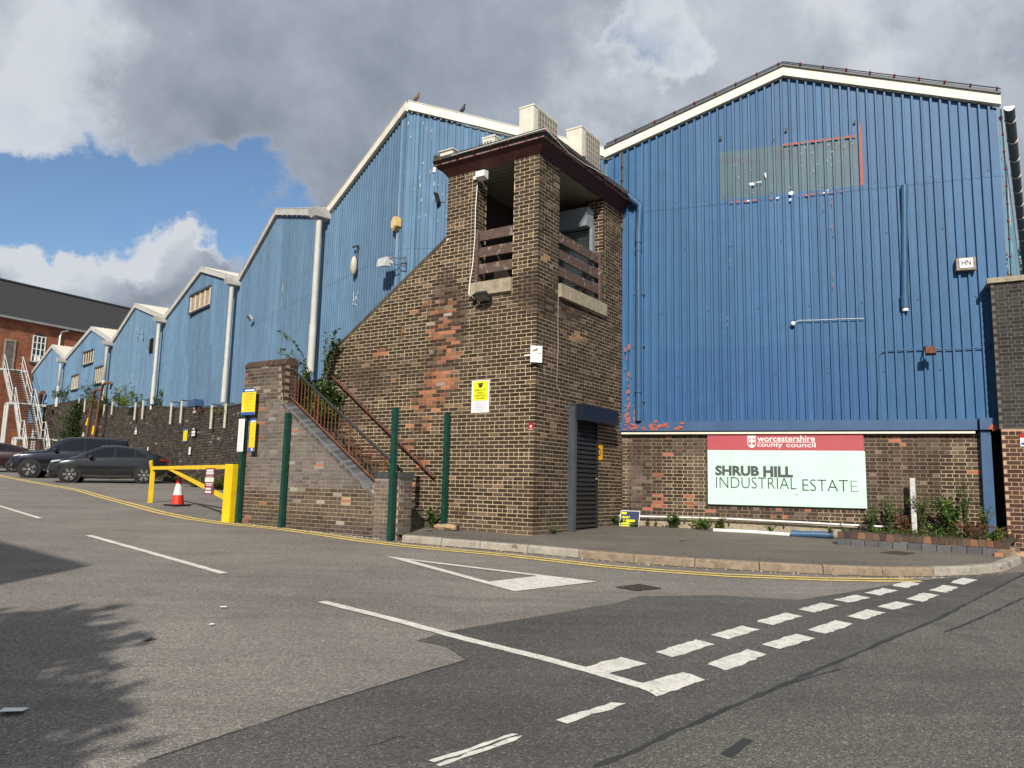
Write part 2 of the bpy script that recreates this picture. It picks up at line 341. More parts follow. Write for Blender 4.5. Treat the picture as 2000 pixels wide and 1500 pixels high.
def courses(F, u0, u1, w0, w1, colfn, gauge=.075, Lb=.225, jt=.014, proud=.005, depth=.1, bond=6, top=None, bot=None, holes=(), own0=None, seed=1, wob=.0015):
    """lays courses over u0..u1, w0..w1; own0(course) -> start of the course at the u0 corner"""
    rnd = random.Random(seed); out = []; n = int(round((w1-w0)/gauge))
    for k in range(n):
        wa = w0+k*gauge+jt/2; wb = wa+gauge-jt; hd = (bond and k % (bond+1) == bond) or bond == 1 and k % 2
        ll = Lb/2 if hd else Lb; s = u0 if own0 is None else own0(k)
        u = s-((.25 if hd else .5)*ll if own0 is None and (hd or k % 2) else 0)
        first = True
        while u < u1-.015:
            l_ = ll
            first = False
            a = max(u, s); b = min(u+l_, u1); u += l_
            if b-a < .03: continue
            a += 0 if a == s else jt/2; b -= jt/2 if b < u1 else 0
            segs = [(a, b)]
            for (h0, h1, z0, z1) in holes:
                if wb > z0+.01 and wa < z1-.01:
                    ns = []
                    for (p, q) in segs:
                        if q <= h0 or p >= h1: ns.append((p, q))
                        else:
                            if p < h0-.02: ns.append((p, h0))
                            if q > h1+.02: ns.append((h1, q))
                    segs = ns
            for (p, q) in segs:
                if q-p < .025: continue
                c = (p+q)/2
                if top is not None and wb > min(top(p), top(q)):
                    za, zb_ = min(wb, top(p)), min(wb, top(q))
                    if max(za, zb_) < wa+.008: continue
                    if zb_ < wa: q = p+(q-p)*(za-wa)/(za-zb_+1e-9); zb_ = wa+.001
                    if za < wa: p = q-(q-p)*(zb_-wa)/(zb_-za+1e-9); za = wa+.001
                    if q-p < .02: continue
                    col = colfn((p+q)/2, wa)
                    if col is not None: out.append((F, p, q, -depth, proud, wa, (za, zb_), col))
                    continue
                if bot is not None and wb < bot(c)+.02: continue
                wtop = wb if top is None else min(wb, top(p), top(q))
                pr = proud+rnd.uniform(-wob, wob)
                col = colfn(c, (wa+wb)/2)
                if col is None: continue
                out.append((F, p, q, -depth, pr, wa, wtop, col))
    return out
def mortar(thing_o, F, u0, u1, bot, top, colfn, holes=(), v=0.0, step=.15, name='mortar'):
    mb = MB(); us = sorted(set([u0, u1]+[h for x in holes for h in x[:2] if u0 < h < u1]+list(np.arange(u0+step, u1-.02, step))))
    for a, b in zip(us, us[1:]):
        c = (a+b)/2; iv = [(bot, None)]; t0, t1 = top(a), top(b)
        hs = sorted([(z0, z1) for (h0, h1, z0, z1) in holes if h0-1e-6 <= c <= h1+1e-6])
        z = bot; spans = []
        for z0, z1 in hs: spans.append((z, z0)); z = z1
        spans.append((z, None))
        for s0, s1 in spans:
            ea, eb = (t0, t1) if s1 is None else (s1, s1)
            if ea <= s0+.005 and eb <= s0+.005: continue
            n = max(1, int((max(ea, eb)-s0)/step))
            for i in range(n):
                f0, f1 = i/n, (i+1)/n
                wa0, wa1 = s0+(ea-s0)*f0, s0+(ea-s0)*f1; wb0, wb1 = s0+(eb-s0)*f0, s0+(eb-s0)*f1
                mb.quad(F.P(a, v, wa0), F.P(b, v, wb0), F.P(b, v, wb1), F.P(a, v, wa1), colfn(c, (wa0+wb1)/2))
    return mb.build(name, MORTAR, thing_o)
def inblob(px, py, blobs):
    for (x, y, rx, ry, p) in blobs:
        d = ((px-x)/rx)**2+((py-y)/ry)**2
        if d < 1: return p*(1-.55*d)
    return 0.0
_vn = {}
def vnoise(x, y, seed=0):
    def h(i, j):
        k = (i, j, seed)
        if k not in _vn: _vn[k] = random.Random(hash(k)).random()
        return _vn[k]
    i, j = math.floor(x), math.floor(y); fx, fy = x-i, y-j; fx = fx*fx*(3-2*fx); fy = fy*fy*(3-2*fy)
    return (h(i, j)*(1-fx)+h(i+1, j)*fx)*(1-fy)+(h(i, j+1)*(1-fx)+h(i+1, j+1)*fx)*fy
def soot(u, w, seed=0): return .72+.35*vnoise(u*1.1, w*.55, seed)+.22*vnoise(u*3.3, w*1.2, seed+1)
def tag(o, label, cat, group=None, kind=None):
    if label: o['label'] = label
    if cat: o['category'] = cat
    if group: o['group'] = group
    if kind: o['kind'] = kind
    return o
# ---------------------------------------------------------------- plan of the place
dL, dR = vpdir(VL), vpdir(VR); dG = -vpdir((-3100, 855))
C0 = np.array([.433, 14.028, .746])                              # near foot of the tower's corner
def T(a, b, z): q = C0[:2]+dL*a+dR*b; return (q[0], q[1], z)
FL = Fr(C0, dL, -dR); FR = Fr(C0, dR, -dL)
def FLb(b): return Fr(C0[:2]+dR*b, dL, -dR)
def FRa(a): return Fr(C0[:2]+dL*a, dR, -dL)
E0 = np.array(T(0, 3.72, 0)[:2]); FG = Fr(E0, dG, (dG[1], -dG[0])); 
if FG.n@E0 > 0: FG.n = -FG.n
ROWP = [np.array(p) for p in [(2.193, 17.27), (-2.695, 17.786), (-5.469, 21.592), (-8.218, 25.419), (-10.882, 29.521), (-13.829, 32.905), (-17.194, 37.048),
        (-20.352, 40.318), (-23.377, 43.981), (-26.331, 46.962), (-30.215, 51.062), (-32.889, 53.857), (-36.9, 58.2)]]
# ---------------------------------------------------------------- ground, road, pavement
ASPH = asphalt('road_tarmac', (.268, .245, .220), (.40, .37, .33), (.165, .150, .134))
ASPHD = asphalt('dark_tarmac', (.122, .118, .112), (.23, .22, .20), (.080, .078, .075), 3.1)
ASPHM = asphalt('main_road_tarmac', (.150, .144, .130), (.27, .26, .23), (.092, .089, .082), 7.7)
ASPHP = asphalt('pavement_tarmac', (.20, .178, .148), (.31, .28, .24), (.115, .103, .088), 5.3)
PW = paint_mat('white_road_paint', (.68, .66, .60), (.19, .18, .16)); PY = paint_mat('yellow_road_paint', (.78, .58, .18), (.22, .19, .14))
def sheet(name, pts, off, material, parent=None, **kw):
    mb = MB(); mb.add([(p[0], p[1], G0+GX*p[0]+GY*p[1]+off) for p in pts], [tuple(range(len(pts)))]); return mb.build(name, material, parent, **kw)
def orient(pts):
    s = sum(pts[i][0]*pts[(i+1) % len(pts)][1]-pts[(i+1) % len(pts)][0]*pts[i][1] for i in range(len(pts))); return pts if s > 0 else pts[::-1]
mb = MB(); xs = [-900, -200, -90, -40, -10, 10, 40, 90, 200, 900]; ys = [-900, -200, -60, -25, 0, 20, 40, 62, 120, 300, 900]
def gzz(x, y): return G0+GX*max(-60, min(40, x))+GY*max(-25, min(62, y))
vs = [(x, y, gzz(x, y)-.03) for y in ys for x in xs]; nx = len(xs)
mb.add(vs, [(j*nx+i, j*nx+i+1, (j+1)*nx+i+1, (j+1)*nx+i) for j in range(len(ys)-1) for i in range(nx-1)])
mb.build('ground', TERRA, kind='structure')
road = sheet('road', [(-60, -25), (40, -25), (40, 62), (-60, 62)], 0, ASPH, kind='structure')
def G2(px, py): q = gp(px, py); return (q[0], q[1])
far = np.array(G2(2000, 1122)); fdir = far-np.array(G2(1515, 1345)); fdir /= np.linalg.norm(fdir); fend = far+fdir*25
dk = [G2(*p) for p in [(-500, 1800), (290, 1487), (600, 1385), (760, 1335), (912, 1290), (868, 1262), (812, 1252), (882, 1232), (1060, 1203), (1210, 1177), (1248, 1165), (1400, 1163), (1560, 1172), (1640, 1160), (1780, 1136), (1850, 1129)]]+[tuple(far+fdir*.5), tuple(far)]+[G2(*p) for p in [(1830, 1212), (1515, 1345), (1165, 1500), (800, 1680)]]
sheet('dark_tarmac', orient(dk), .004, ASPHD, road)
mr = [G2(*p) for p in [(800, 1680), (1165, 1500), (1515, 1345), (1830, 1212)]]+[tuple(far), tuple(fend), (38, 10), (38, -22), (0, -22), (-3, -10)]
sheet('main_road_tarmac', orient(mr), .004, ASPHM, road)
SEAL = mat('crack_sealant', (.035, .035, .036), rough=.7, var=.2)
def strip(name, px, width, off, material, parent, rough=.006, step=.12, centre=None):
    """ribbon of paint along a line given in ground points"""
    pts = [np.array(G2(*p)) if len(p) == 2 and not isinstance(p, np.ndarray) else p for p in px]; fine = [pts[0]]
    for a, b in zip(pts, pts[1:]):
        n = max(1, int(np.linalg.norm(b-a)/step)); fine += [a+(b-a)*k/n for k in range(1, n+1)]
    l_, r_ = [], []
    for i, p in enumerate(fine):
        t = fine[min(i+1, len(fine)-1)]-fine[max(0, i-1)]; t /= np.linalg.norm(t); nn = np.array([-t[1], t[0]])
        o = 0 if centre is None else centre
        l_.append(p+nn*(o+width/2+random.uniform(-rough, rough))); r_.append(p+nn*(o-width/2+random.uniform(-rough, rough)))
    mb = MB(); n = len(fine)
    mb.add([(q[0], q[1], G0+GX*q[0]+GY*q[1]+off) for q in r_+l_], [(i, i+1, n+i+1, n+i) for i in range(n-1)]); return mb.build(name, material, parent)
def mark(name, pts, off, material, parent, rough=.007):
    fine = []; pts = orient([tuple(p) for p in pts])
    for a, b in zip(pts, pts[1:]+pts[:1]):
        a, b = np.array(a), np.array(b); n = max(1, int(np.linalg.norm(b-a)/.07))
        fine += [a+(b-a)*k/n+np.random.uniform(-rough, rough, 2) for k in range(n)]
    return sheet(name, [tuple(q) for q in fine], off, material, parent)
YL = [(-40, 921), (7, 931), (75, 944), (125, 952.5), (155, 958), (200, 971), (250, 984), (312, 1001), (375, 1014), (405, 1018), (440, 1023), (548, 1033.5), (620, 1043.5), (710, 1057), (800, 1067.5), (1000, 1086), (1180, 1106.5), (1300, 1116.5), (1420, 1124.5), (1600, 1131.5), (1700, 1133.5), (1790, 1134)]
for s in (-1, 1): strip('double_yellow_line', YL, .10, .008, PY, road, .008, centre=s*.10)
strip('centre_line', [(-60, 972), (0, 989), (78, 1013)], .1, .008, PW, road)
strip('centre_line', [(172, 1046), (300, 1082), (437, 1121)], .11, .008, PW, road)
strip('centre_line', [(628, 1176), (760, 1209), (900, 1247), (1060, 1287), (1150, 1311), (1290, 1352)], .11, .008, PW, road)
tri = {k: G2(*p) for k, p in dict(t=(752, 1087), r=(1167, 1137), b=(1004, 1156), i=(800, 1095), j=(1050, 1126), k=(955, 1137)).items()}
sh = MB()
for q in (('t', 'i', 'j', 'r'), ('t', 'b', 'k', 'i'), ('k', 'b', 'r', 'j')):
    pts = [tri[x] for x in q]; pts = orient(pts); sh.add([(p[0], p[1], G0+GX*p[0]+GY*p[1]+.008) for p in pts], [(0, 1, 2, 3)])
sh.build('give_way_triangle', PW, road)
rowA = [(1280, 1275), (1389, 1241.5), (1476, 1215), (1558, 1191.5), (1627, 1172.5), (1689, 1159), (1740, 1145)]
rowB = [(1379, 1299), (1488, 1260), (1577, 1231.5), (1654, 1205), (1711, 1186), (1770, 1171), (1815, 1154), (1855, 1139)]
wv = np.array(G2(1501.5, 1284))-np.array(G2(1459, 1272.5))
for rw in (rowA, rowB):
    gpt = [np.array(G2(*p)) for p in rw]
    for i, p in enumerate(gpt):
        st = (gpt[i+1]-p) if i+1 < len(gpt) else (p-gpt[i-1]); st = st*.70*random.uniform(.95, 1.03)
        mark('give_way_dash', [p, p+st, p+st+wv*.92, p+wv*.92], .008, PW, road, .012)
mark('give_way_dash', [G2(1137, 1306), G2(1214, 1286), G2(1262, 1298), G2(1187, 1319)], .0095, PW, road, .012)
mark('give_way_dash', [G2(1240, 1341), G2(1335, 1315), G2(1378, 1330), G2(1284, 1362)], .0095, PW, road, .012)
mark('edge_line', [G2(1085, 1409), G2(1196, 1374), G2(1224, 1377), G2(1108, 1415)], .008, PW, road, .01)
mark('edge_line', [G2(836, 1489), G2(1003, 1434), G2(1012, 1437), G2(846, 1493)], .008, PW, road, .012)
mark('edge_line', [G2(850, 1495), G2(1013, 1439), G2(1024, 1441), G2(862, 1500)], .008, PW, road, .012)
for a in ([(1165, 1500), (1340, 1422), (1515, 1345), (1700, 1266), (1830, 1211), (2000, 1122), (2100, 1075)], ):
    strip('joint_seal', a, .035, .007, SEAL, road, .012)
strip('joint_seal', [(1500, 1352), (1580, 1325), (1640, 1308)], .02, .007, SEAL, road, .01)
strip('joint_seal', [(1845, 1236), (1915, 1208), (2000, 1168)], .025, .007, SEAL, road, .012)
strip('joint_seal', [(1418, 1478), (1440, 1461), (1463, 1446)], .06, .007, SEAL, road, .01)
strip('joint_seal', [(290, 1487), (600, 1385), (760, 1335), (912, 1290)], .018, .006, SEAL, road, .008)
strip('road_crack', [(700, 1463), (740, 1455), (775, 1442), (790, 1441)], .02, .006, SEAL, road, .012)
IRON = mat('cast_iron', (.05, .042, .036), rough=.8, var=.4, scale=20)
dg = MB(); q = [np.array(G2(*p)) for p in [(1203, 1148), (1250, 1142), (1293, 1150), (1244, 1155)]]
def gpt3(p, off): return (p[0], p[1], G0+GX*p[0]+GY*p[1]+off)
drain = thing('drain_grate', 'rusty iron drain grate set in the road beside the white triangle', 'drain', gpt3(q[0], 0))
dg.add([gpt3(p, .006) for p in orient([tuple(x) for x in q])], [(0, 1, 2, 3)]); dg.build('frame', IRON, drain)
for k in range(7):
    b = MB(); f0, f1 = (k+.2)/7, (k+.7)/7
    A_, B_, C_, D_ = q[0]+(q[1]-q[0])*f0, q[0]+(q[1]-q[0])*f1, q[3]+(q[2]-q[3])*f1, q[3]+(q[2]-q[3])*f0
    b.hexa([gpt3(x, .0065) for x in (A_, B_, C_, D_)]+[gpt3(x, .014) for x in (A_, B_, C_, D_)]); b.build('bar', IRON, drain)
# kerb stones and pavement
KT = [(785, 1046), (862, 1052), (938, 1058), (1031, 1065.5), (1130, 1074.5), (1238, 1084), (1357, 1092), (1483, 1099), (1607, 1105), (1723, 1109), (1823, 1109), (1896, 1107), (1955, 1102), (1993, 1087)]
KP = [np.array(gp(*p, .115)[:2]) for p in KT]; KP.append(KP[-1]+np.array([1.0, 1.9])); KP.append(KP[-1]+np.array([1.5, 3.0]))
def knorm(i):
    t = KP[min(i+1, len(KP)-1)]-KP[max(i-1, 0)]; t /= np.linalg.norm(t); return np.array([-t[1], t[0]])
KI = [p+knorm(i)*.13 for i, p in enumerate(KP)]; KF = [p-knorm(i)*.012 for i, p in enumerate(KP)]
def PZ(p, o): return (p[0], p[1], G0+GX*p[0]+GY*p[1]+o)
pav_pts = [tuple(p) for p in KI]+[(16, 16.5), (16, 24), (0, 24), T(2.4, .3, 0)[:2], T(2.45, -1.2, 0)[:2], T(1.83, -1.6, 0)[:2]]
pavement = sheet('pavement', orient(pav_pts), .115, ASPHP, kind='structure')
kerb = thing('kerb', None, None, (*KP[0], .7), kind='structure')
for i in range(len(KP)-1):
    a, b = KP[i], KP[i+1]; g = (b-a)/np.linalg.norm(b-a)*.006
    ai, bi, af, bf = KI[i]+g, KI[i+1]-g, KF[i]+g, KF[i+1]-g; a = a+g; b = b-g; h = .119+random.uniform(-.003, .003)
    mbk = MB(); ch = .02
    an, bn = knorm(i)*ch, knorm(i+1)*ch
    mbk.add([PZ(af, -.02), PZ(bf, -.02), PZ(bi, -.02), PZ(ai, -.02), PZ(a, h-ch), PZ(b, h-ch), PZ(b+bn, h), PZ(a+an, h), PZ(bi, h), PZ(ai, h)],
            [(0, 1, 5, 4), (4, 5, 6, 7), (7, 6, 8, 9), (1, 2, 8, 6, 5), (3, 0, 4, 7, 9), (2, 3, 9, 8)])
    mbk.build('kerb_stone', KERB if i < 4 or i > 9 else KERBB, kerb)
mk = MB(); mk.add([PZ(G2(*p), .119) if 0 else tuple(np.array(gp(*p, .119))) for p in [(1718, 1079), (1745, 1075.5), (1790, 1080), (1765, 1084)]], [(3, 2, 1, 0)])
mk.build('cover_plate', IRON, pavement)
DIRT = mat('gutter_dirt', (.14, .11, .075), rough=1, var=.4, scale=12)
strip('gutter_dirt', [np.array(p)-knorm(i)*.045 for i, p in enumerate(KF[:13])], .06, .006, DIRT, road, .02)
# scattered grit along the gutter and under the stair wall
gr = MB(); rr = random.Random(3)
for k in range(900):
    i = rr.randrange(0, 12); f = rr.random(); p = KF[i]+(KF[i+1]-KF[i])*f-knorm(i)*abs(rr.gauss(.05, .06)); s = rr.uniform(.004, .016)
    if rr.random() < .3: p = np.array(T(rr.uniform(2.2, 6.3), -1.6-abs(rr.gauss(0, .08)), 0)[:2]); s *= 1.2
    z = G0+GX*p[0]+GY*p[1]; c = jit(rr.choice([(.2, .15, .1), (.3, .27, .22), (.1, .08, .06), (.45, .42, .36)]))
    gr.add([(p[0]-s, p[1]-s*.6, z), (p[0]+s, p[1]-s*.5, z), (p[0]+s*.2, p[1]+s, z), (p[0], p[1], z+s)], [(0, 1, 3), (1, 2, 3), (2, 0, 3)], c)
gr.build('grit', mat('grit', src='tone', rough=1, var=.1), kind='stuff')
tag(bpy.data.objects['grit'], 'loose grit and dirt along the kerb and the stair wall', 'grit')
# ---------------------------------------------------------------- brick colours
DKB = (.058, .041, .032)
ORB = [(865, 650, 30, 30, .55), (862, 745, 34, 26, .75), (838, 785, 30, 18, .7), (820, 830, 22, 16, .5), (872, 600, 22, 18, .4), (872, 640, 18, 24, .75), (885, 690, 14, 10, .45), (866, 735, 26, 16, .9), (846, 770, 32, 12, .9), (828, 797, 20, 9, .8), (822, 820, 16, 7, .7), (785, 648, 11, 8, .8), (742, 687, 20, 8, .7), (838, 595, 18, 7, .5),
       (858, 612, 15, 9, .6), (812, 612, 14, 8, .4), (880, 665, 12, 9, .9), (870, 705, 22, 10, .5), (655, 793, 14, 9, .6), (800, 868, 14, 14, .5), (822, 905, 14, 14, .45), (812, 950, 16, 14, .4), (640, 660, 5, 3, .3), (900, 1006, 20, 8, .5), (760, 745, 10, 4, .3)]
UNP = [(875, 620, 40, 90, .8), (860, 700, 36, 40, .6), (840, 770, 40, 26, .5), (720, 740, 60, 40, .55), (690, 810, 40, 30, .5), (800, 720, 60, 30, .3)]
def tower_brick(F, v=0.0):
    def fn(u, w):
        px, py = proj(F.P(u, v, w)); r = random.random()
        ob = inblob(px, py, ORB) if F is FL else 0
        if ob and random.random() < .06*ob: return jit((.36, .31, .26), .2)
        if F is FL and random.random() < .05*inblob(px, py, UNP): return jit((.20, .165, .135), .2)
        if F is FR and ((px-1062)/9)**2+((py-503)/6)**2 < .6 or F is FR and abs(px-1124) < 8 and abs(py-656) < 9: return jit((.30, .17, .10), .2)
        low = max(0, 1-(w-.75)/.25)
        c = jit(DKB, .3)
        if random.random() < .14: c = jit((.125, .088, .066), .2)
        if random.random() < .02: c = jit((.20, .13, .09), .2)
        k_ = soot(u, w, 3 if F is FL else 4); c = tuple(x*k_ for x in c)
        if ob and r < ob*1.15: f_ = min(1, .35+.75*random.random()); o_ = jit((.38, .17, .095), .22); c = tuple(x*(1-f_)+y*f_ for x, y in zip(c, o_))
        if low > 0: c = tuple(x*(1-.5*low)+y*.5*low for x, y in zip(c, (.16, .12, .085)))
        return c
    return fn
def tower_mortar(F, v=0.0):
    def fn(u, w):
        px, py = proj(F.P(u, v, w)); b = 0
        if F is FL: b = inblob(px, py, UNP)*1.3
        o_ = inblob(px, py, ORB) if F is FL else 0
        if o_ > .3: return tuple(x*random.uniform(.8, 1.1) for x in (.40, .22, .13))
        if F is FR: b = inblob(px, py, [(1110, 590, 70, 34, .95)])
        if F is FL and px > 990: b = max(b, inblob(px, py, [(1040, 570, 40, 45, .9)]))
        b = min(1, b+max(0, .55*vnoise(u*.9, w*.8, 9)-.22)); m = (.66, .54, .345); d = (.13, .09, .066); k = random.uniform(.9, 1.08)
        low = .45*max(0, 1-(w-.75)/.25)
        return tuple(((x*(1-b)+y*b)*(1-low)+z*low)*k for x, y, z in zip(m, d, (.25, .19, .13)))
    return fn
# ---------------------------------------------------------------- the stair tower
tower = thing('brick_stair_tower', 'dark brown brick stair tower with open timber-railed top storey and flat roof', 'tower', T(1, 1.5, .75))
ZB, ZT, SILL = .66, 8.02, 5.62
AW, BW = 2.243, 3.72
rk0, rk1 = (AW, 6.73), (5.6, 4.50)
def raketop(u):
    if u <= AW+1e-6: return ZT
    return rk0[1]+(u-rk0[0])*(rk1[1]-rk0[1])/(rk1[0]-rk0[0])-.11
OPL = (.575, 1.50, SILL-.27, ZT); OPR = (.785, 2.70, SILL-.25, ZT); DOOR = (1.36, 2.44, ZB, 3.0)
cw = .1025; jt = .014
own_l = lambda k: (-.006 if k % 2 == 0 else cw+jt)
own_r = lambda k: (-.006 if k % 2 == 1 else cw+jt)
br = courses(FL, 0, 5.6, ZB+.015, ZT, tower_brick(FL), top=raketop, holes=[(.575, 1.612, OPL[2], ZT), (AW, 6, 6.66, 9)], own0=own_l, seed=2, depth=cw)
br += courses(FR, 0, BW, ZB+.015, ZT, tower_brick(FR), holes=[(.785, 2.812, OPR[2], ZT), DOOR], own0=own_r, seed=3, depth=cw)
# inner reveals of the piers
FP = Fr(T(1.50, 0, 0), dR, dL*-1)                                  # left pier, side turned to the opening
ZQ = ZB+.015+.075*63
br += courses(FP, -.005, .36, ZQ, ZT, tower_brick(FP), seed=4, bond=0)
FQ = Fr(T(0, 2.70, 0), dL, -dR)                                    # right pier, side turned to the opening
br += courses(FQ, -.005, .36, ZQ, ZT, tower_brick(FQ), seed=5, bond=0)
lay(tower, br)
mortar(tower, FL, 0.0, AW, ZB-.1, lambda u: ZT, tower_mortar(FL), holes=[OPL]); mortar(tower, FL, AW, 5.6, ZB-.1, lambda u: raketop(max(u, AW+.0001)), tower_mortar(FL))
mortar(tower, FR, 0.0, BW, ZB-.1, lambda u: ZT, tower_mortar(FR), holes=[OPR, DOOR])
mortar(tower, FP, .0, .36, SILL-.3, lambda u: ZT, tower_mortar(FP)); mortar(tower, FQ, 0, .36, SILL-.3, lambda u: ZT, tower_mortar(FQ))
CORE = mat('wall_core', (.07, .05, .04), rough=.95, var=.3, scale=20)
core = MB()
core.box(T, 1.504, AW, .004, .36, SILL-.3, ZT); core.box(T, .004, .571, .004, .36, SILL-.3, ZT); core.box(T, .004, .36, .364, .781, SILL-.3, ZT); core.box(T, .004, .36, 2.704, BW, SILL-.3, ZT)
core.box(T, .004, AW, .004, .3, ZB-.1, SILL-.3); core.box(T, .004, .25, .304, 1.357, ZB-.1, SILL-.3); core.box(T, .004, .25, 2.443, BW, ZB-.1, SILL-.3); core.box(T, .004, .25, 1.357, 2.443, 3.0, SILL-.3)
core.box(T, .3, AW, BW-.3, BW-.01, ZB-.1, ZT)
core.prism(FL, [(AW+.003, ZB-.1), (5.597, ZB-.1), (5.597, raketop(5.6)-.003), (AW+.003, raketop(AW+.01)-.003)], -.32, -.004)
core.build('wall_core', CORE, tower)
fl = MB(); fl.box(T, .26, AW-.01, .31, BW-.31, SILL-.5, SILL-.3); fl.build('landing_floor', CONC, tower)
# inner wall pieces seen through the openings
ib = MB(); ib.box(T, AW-.14, AW-.005, .72, BW-.31, SILL-.3, ZT); ib.box(T, .3, AW-.15, BW-.42, BW-.31, SILL-.3, ZT); ib.build('inner_wall', mat('inner_brick', (.05, .036, .03), var=.4, scale=30), tower)
# raking brick-on-edge coping on the stair wall
n = 52
for k in range(n):
    f0, f1 = k/n, (k+1)/n-.004; u0_, u1_ = AW+(5.63-AW)*f0, AW+(5.63-AW)*f1; s = (rk1[1]-rk0[1])/(rk1[0]-rk0[0])
    w0_, w1_ = rk0[1]+(u0_-AW)*s, rk0[1]+(u1_-AW)*s
    b = MB(); b.prism(FL, [(u0_, w0_-.108), (u1_, w1_-.108), (u1_, w1_-.005), (u0_, w0_-.005)], -.3, .012, jit((.085, .065, .05), .3)); b.build('coping_brick', BRICK_S, tower)
cm_ = MB(); cm_.prism(FL, [(AW, rk0[1]-.112), (5.62, rk1[1]-.118), (5.62, rk1[1]-.016), (AW, rk0[1]-.012)], -.295, .002, (.30, .24, .15)); cm_.build('coping_mortar', MORTAR, tower)
# sills
for F, (u0_, u1_), nm in ((FL, (.565, 1.575), 'sill'), (FR, (.79, 2.80), 'sill')):
    s = MB(); s.box(F, u0_, u1_, -.3, .07, SILL-.27, SILL); s.build(nm, CONC, tower)
# timber rails
for F, u0_, u1_, ws in ((FL, .60, 1.47, 1), (FR, .80, 2.62, 1)):
    for k in range(3):
        b = MB(); w = SILL+.20+k*.345; b.box(F, u0_-.02, u1_+.01, -.10, -.055, w, w+.20); b.build('timber_rail', TIMBER, tower)
    for uu in ((u1_-.03, u1_+.06),) + (((u0_-.05, u0_-.02),) if F is FL else ()):
        b = MB(); b.box(F, uu[0], uu[1], -.15, -.105, SILL+.002, SILL+1.14); b.build('timber_post', TIMBER, tower)
b = MB(); b.box(FL, 1.42, 1.485, -.052, -.0, SILL+.002, SILL+1.12); b.build('timber_post', TIMBER, tower)
b = MB(); b.box(FR, 2.60, 2.70, -.052, -.0, SILL+.002, SILL+1.14); b.build('timber_post', TIMBER, tower)
# roof
roof = obj('roof', MB().box(T, -.24, AW+.2, -.24, BW-.05, 8.27, 8.36).mesh('roof', FELT), tower)
sf = MB(); sf.box(T, -.02, AW+.02, -.02, BW-.06, 8.03, 8.05); sf.build('soffit', SOFFIT, roof)
for k in range(1, 24):
    b = MB(); x = k*.155
    if x < BW-.1: b.box(T, .37, AW-.05, x, x+.006, 8.024, 8.03); b.build('soffit_batten', DGREY, roof)
fa = MB()                                                           # sloping red fascia boards
fa.hexa([T(-.0, -.0, 8.0), T(AW+.0, -.0, 8.0), T(AW+.0, .05, 8.02), T(-.0, .05, 8.02), T(-.22, -.22, 8.24), T(AW+.17, -.22, 8.24), T(AW+.17, -.16, 8.268), T(-.16, -.16, 8.268)]); fa.build('fascia', REDW, roof)
fa = MB()
fa.hexa([T(-.0, -.0, 8.0), T(-.0, BW-.1, 8.0), T(.05, BW-.1, 8.02), T(.05, .0, 8.02), T(-.22, -.22, 8.24), T(-.22, BW-.08, 8.24), T(-.16, BW-.08, 8.268), T(-.16, -.16, 8.268)]); fa.build('fascia', REDW, roof)
for args in ((-.232, AW+.19, -.232, -.2, 8.215, 8.269), (-.233, -.2, -.199, BW-.06, 8.215, 8.269)):
    b = MB(); b.box(T, *args); b.build('peeling_trim', REDTRIM, roof)
for args in ((-.27, AW+.21, -.27, -.241, 8.262, 8.375), (-.27, -.241, -.24, BW-.05, 8.262, 8.375)):
    b = MB(); b.box(T, *args); b.build('felt_edge', FELT, roof)
b = MB(); b.box(T, AW+.17, AW+.215, -.24, BW-.05, 8.2, 8.375); b.build('felt_edge', FELT, roof)
# roller shutter inside the top storey
sh = thing('roller_shutter', 'grey roller shutter with box hood inside the open top of the tower', 'shutter', T(.6, 2.5, SILL-.3))
FS = FLb(2.55)
b = MB(); b.box(FS, .16, 1.22, 0, .30, 7.30, 7.72); b.build('shutter_box', SHUT, sh)
b = MB(); b.box(FS, .12, .19, 0, .12, SILL-.3, 7.3); b.build('guide', SHUT, sh)
b = MB(); b.box(FS, .19, 1.2, -.03, -.001, SILL-.3, 7.3); b.build('shutter_backing', BLACK, sh)
nsl = 34
for k in range(nsl):
    w0_ = SILL-.3+k*.068
    if w0_ > 7.28: break
    s_ = MB(); s_.hexa([FS.P(.19, .015, w0_), FS.P(1.2, .015, w0_), FS.P(1.2, .0, w0_), FS.P(.19, .0, w0_), FS.P(.19, .075, w0_+.042), FS.P(1.2, .075, w0_+.042), FS.P(1.2, 0, w0_+.05), FS.P(.19, 0, w0_+.05)]); s_.build('slat', SHUT, sh)
# rope of unlit red bulbs along the roof edge
def garland(name, label, pts, every, parent=None, r=.012, br_=.026, sag=.02, tubeoff=True):
    t = thing(name, label, 'string lights', pts[0])
    fine = [];
    for a, b in zip(pts, pts[1:]):
        a, b = np.array(a), np.array(b); n = max(2, int(np.linalg.norm(b-a)/.25)); fine += [a+(b-a)*k/n+np.array([0, 0, -sag*math.sin(math.pi*(k % 2))]) for k in range(n)]
    fine.append(np.array(pts[-1])); m = MB(); m.tube(fine, r, 5); m.build('cable', CABLE, t)
    d = 0; nxt = every/2
    for a, b in zip(fine, fine[1:]):
        l_ = np.linalg.norm(b-a)
        while nxt <= d+l_:
            p = a+(b-a)*(nxt-d)/l_; m = MB(); m.ball(p, br_, 6, 4, sc=(1, 1, 1.5)); m.build('bulb', BULB, t); nxt += every
        d += l_
    return t
garland('string_lights', 'black cable of unlit red bulbs along the tower roof edge', [T(AW+.2, -.29, 8.29), T(0, -.29, 8.29), T(-.29, -.29, 8.29), T(-.29, 1.2, 8.27), T(-.29, 2.2, 8.24), T(-.30, BW-.1, 8.26)], .42)
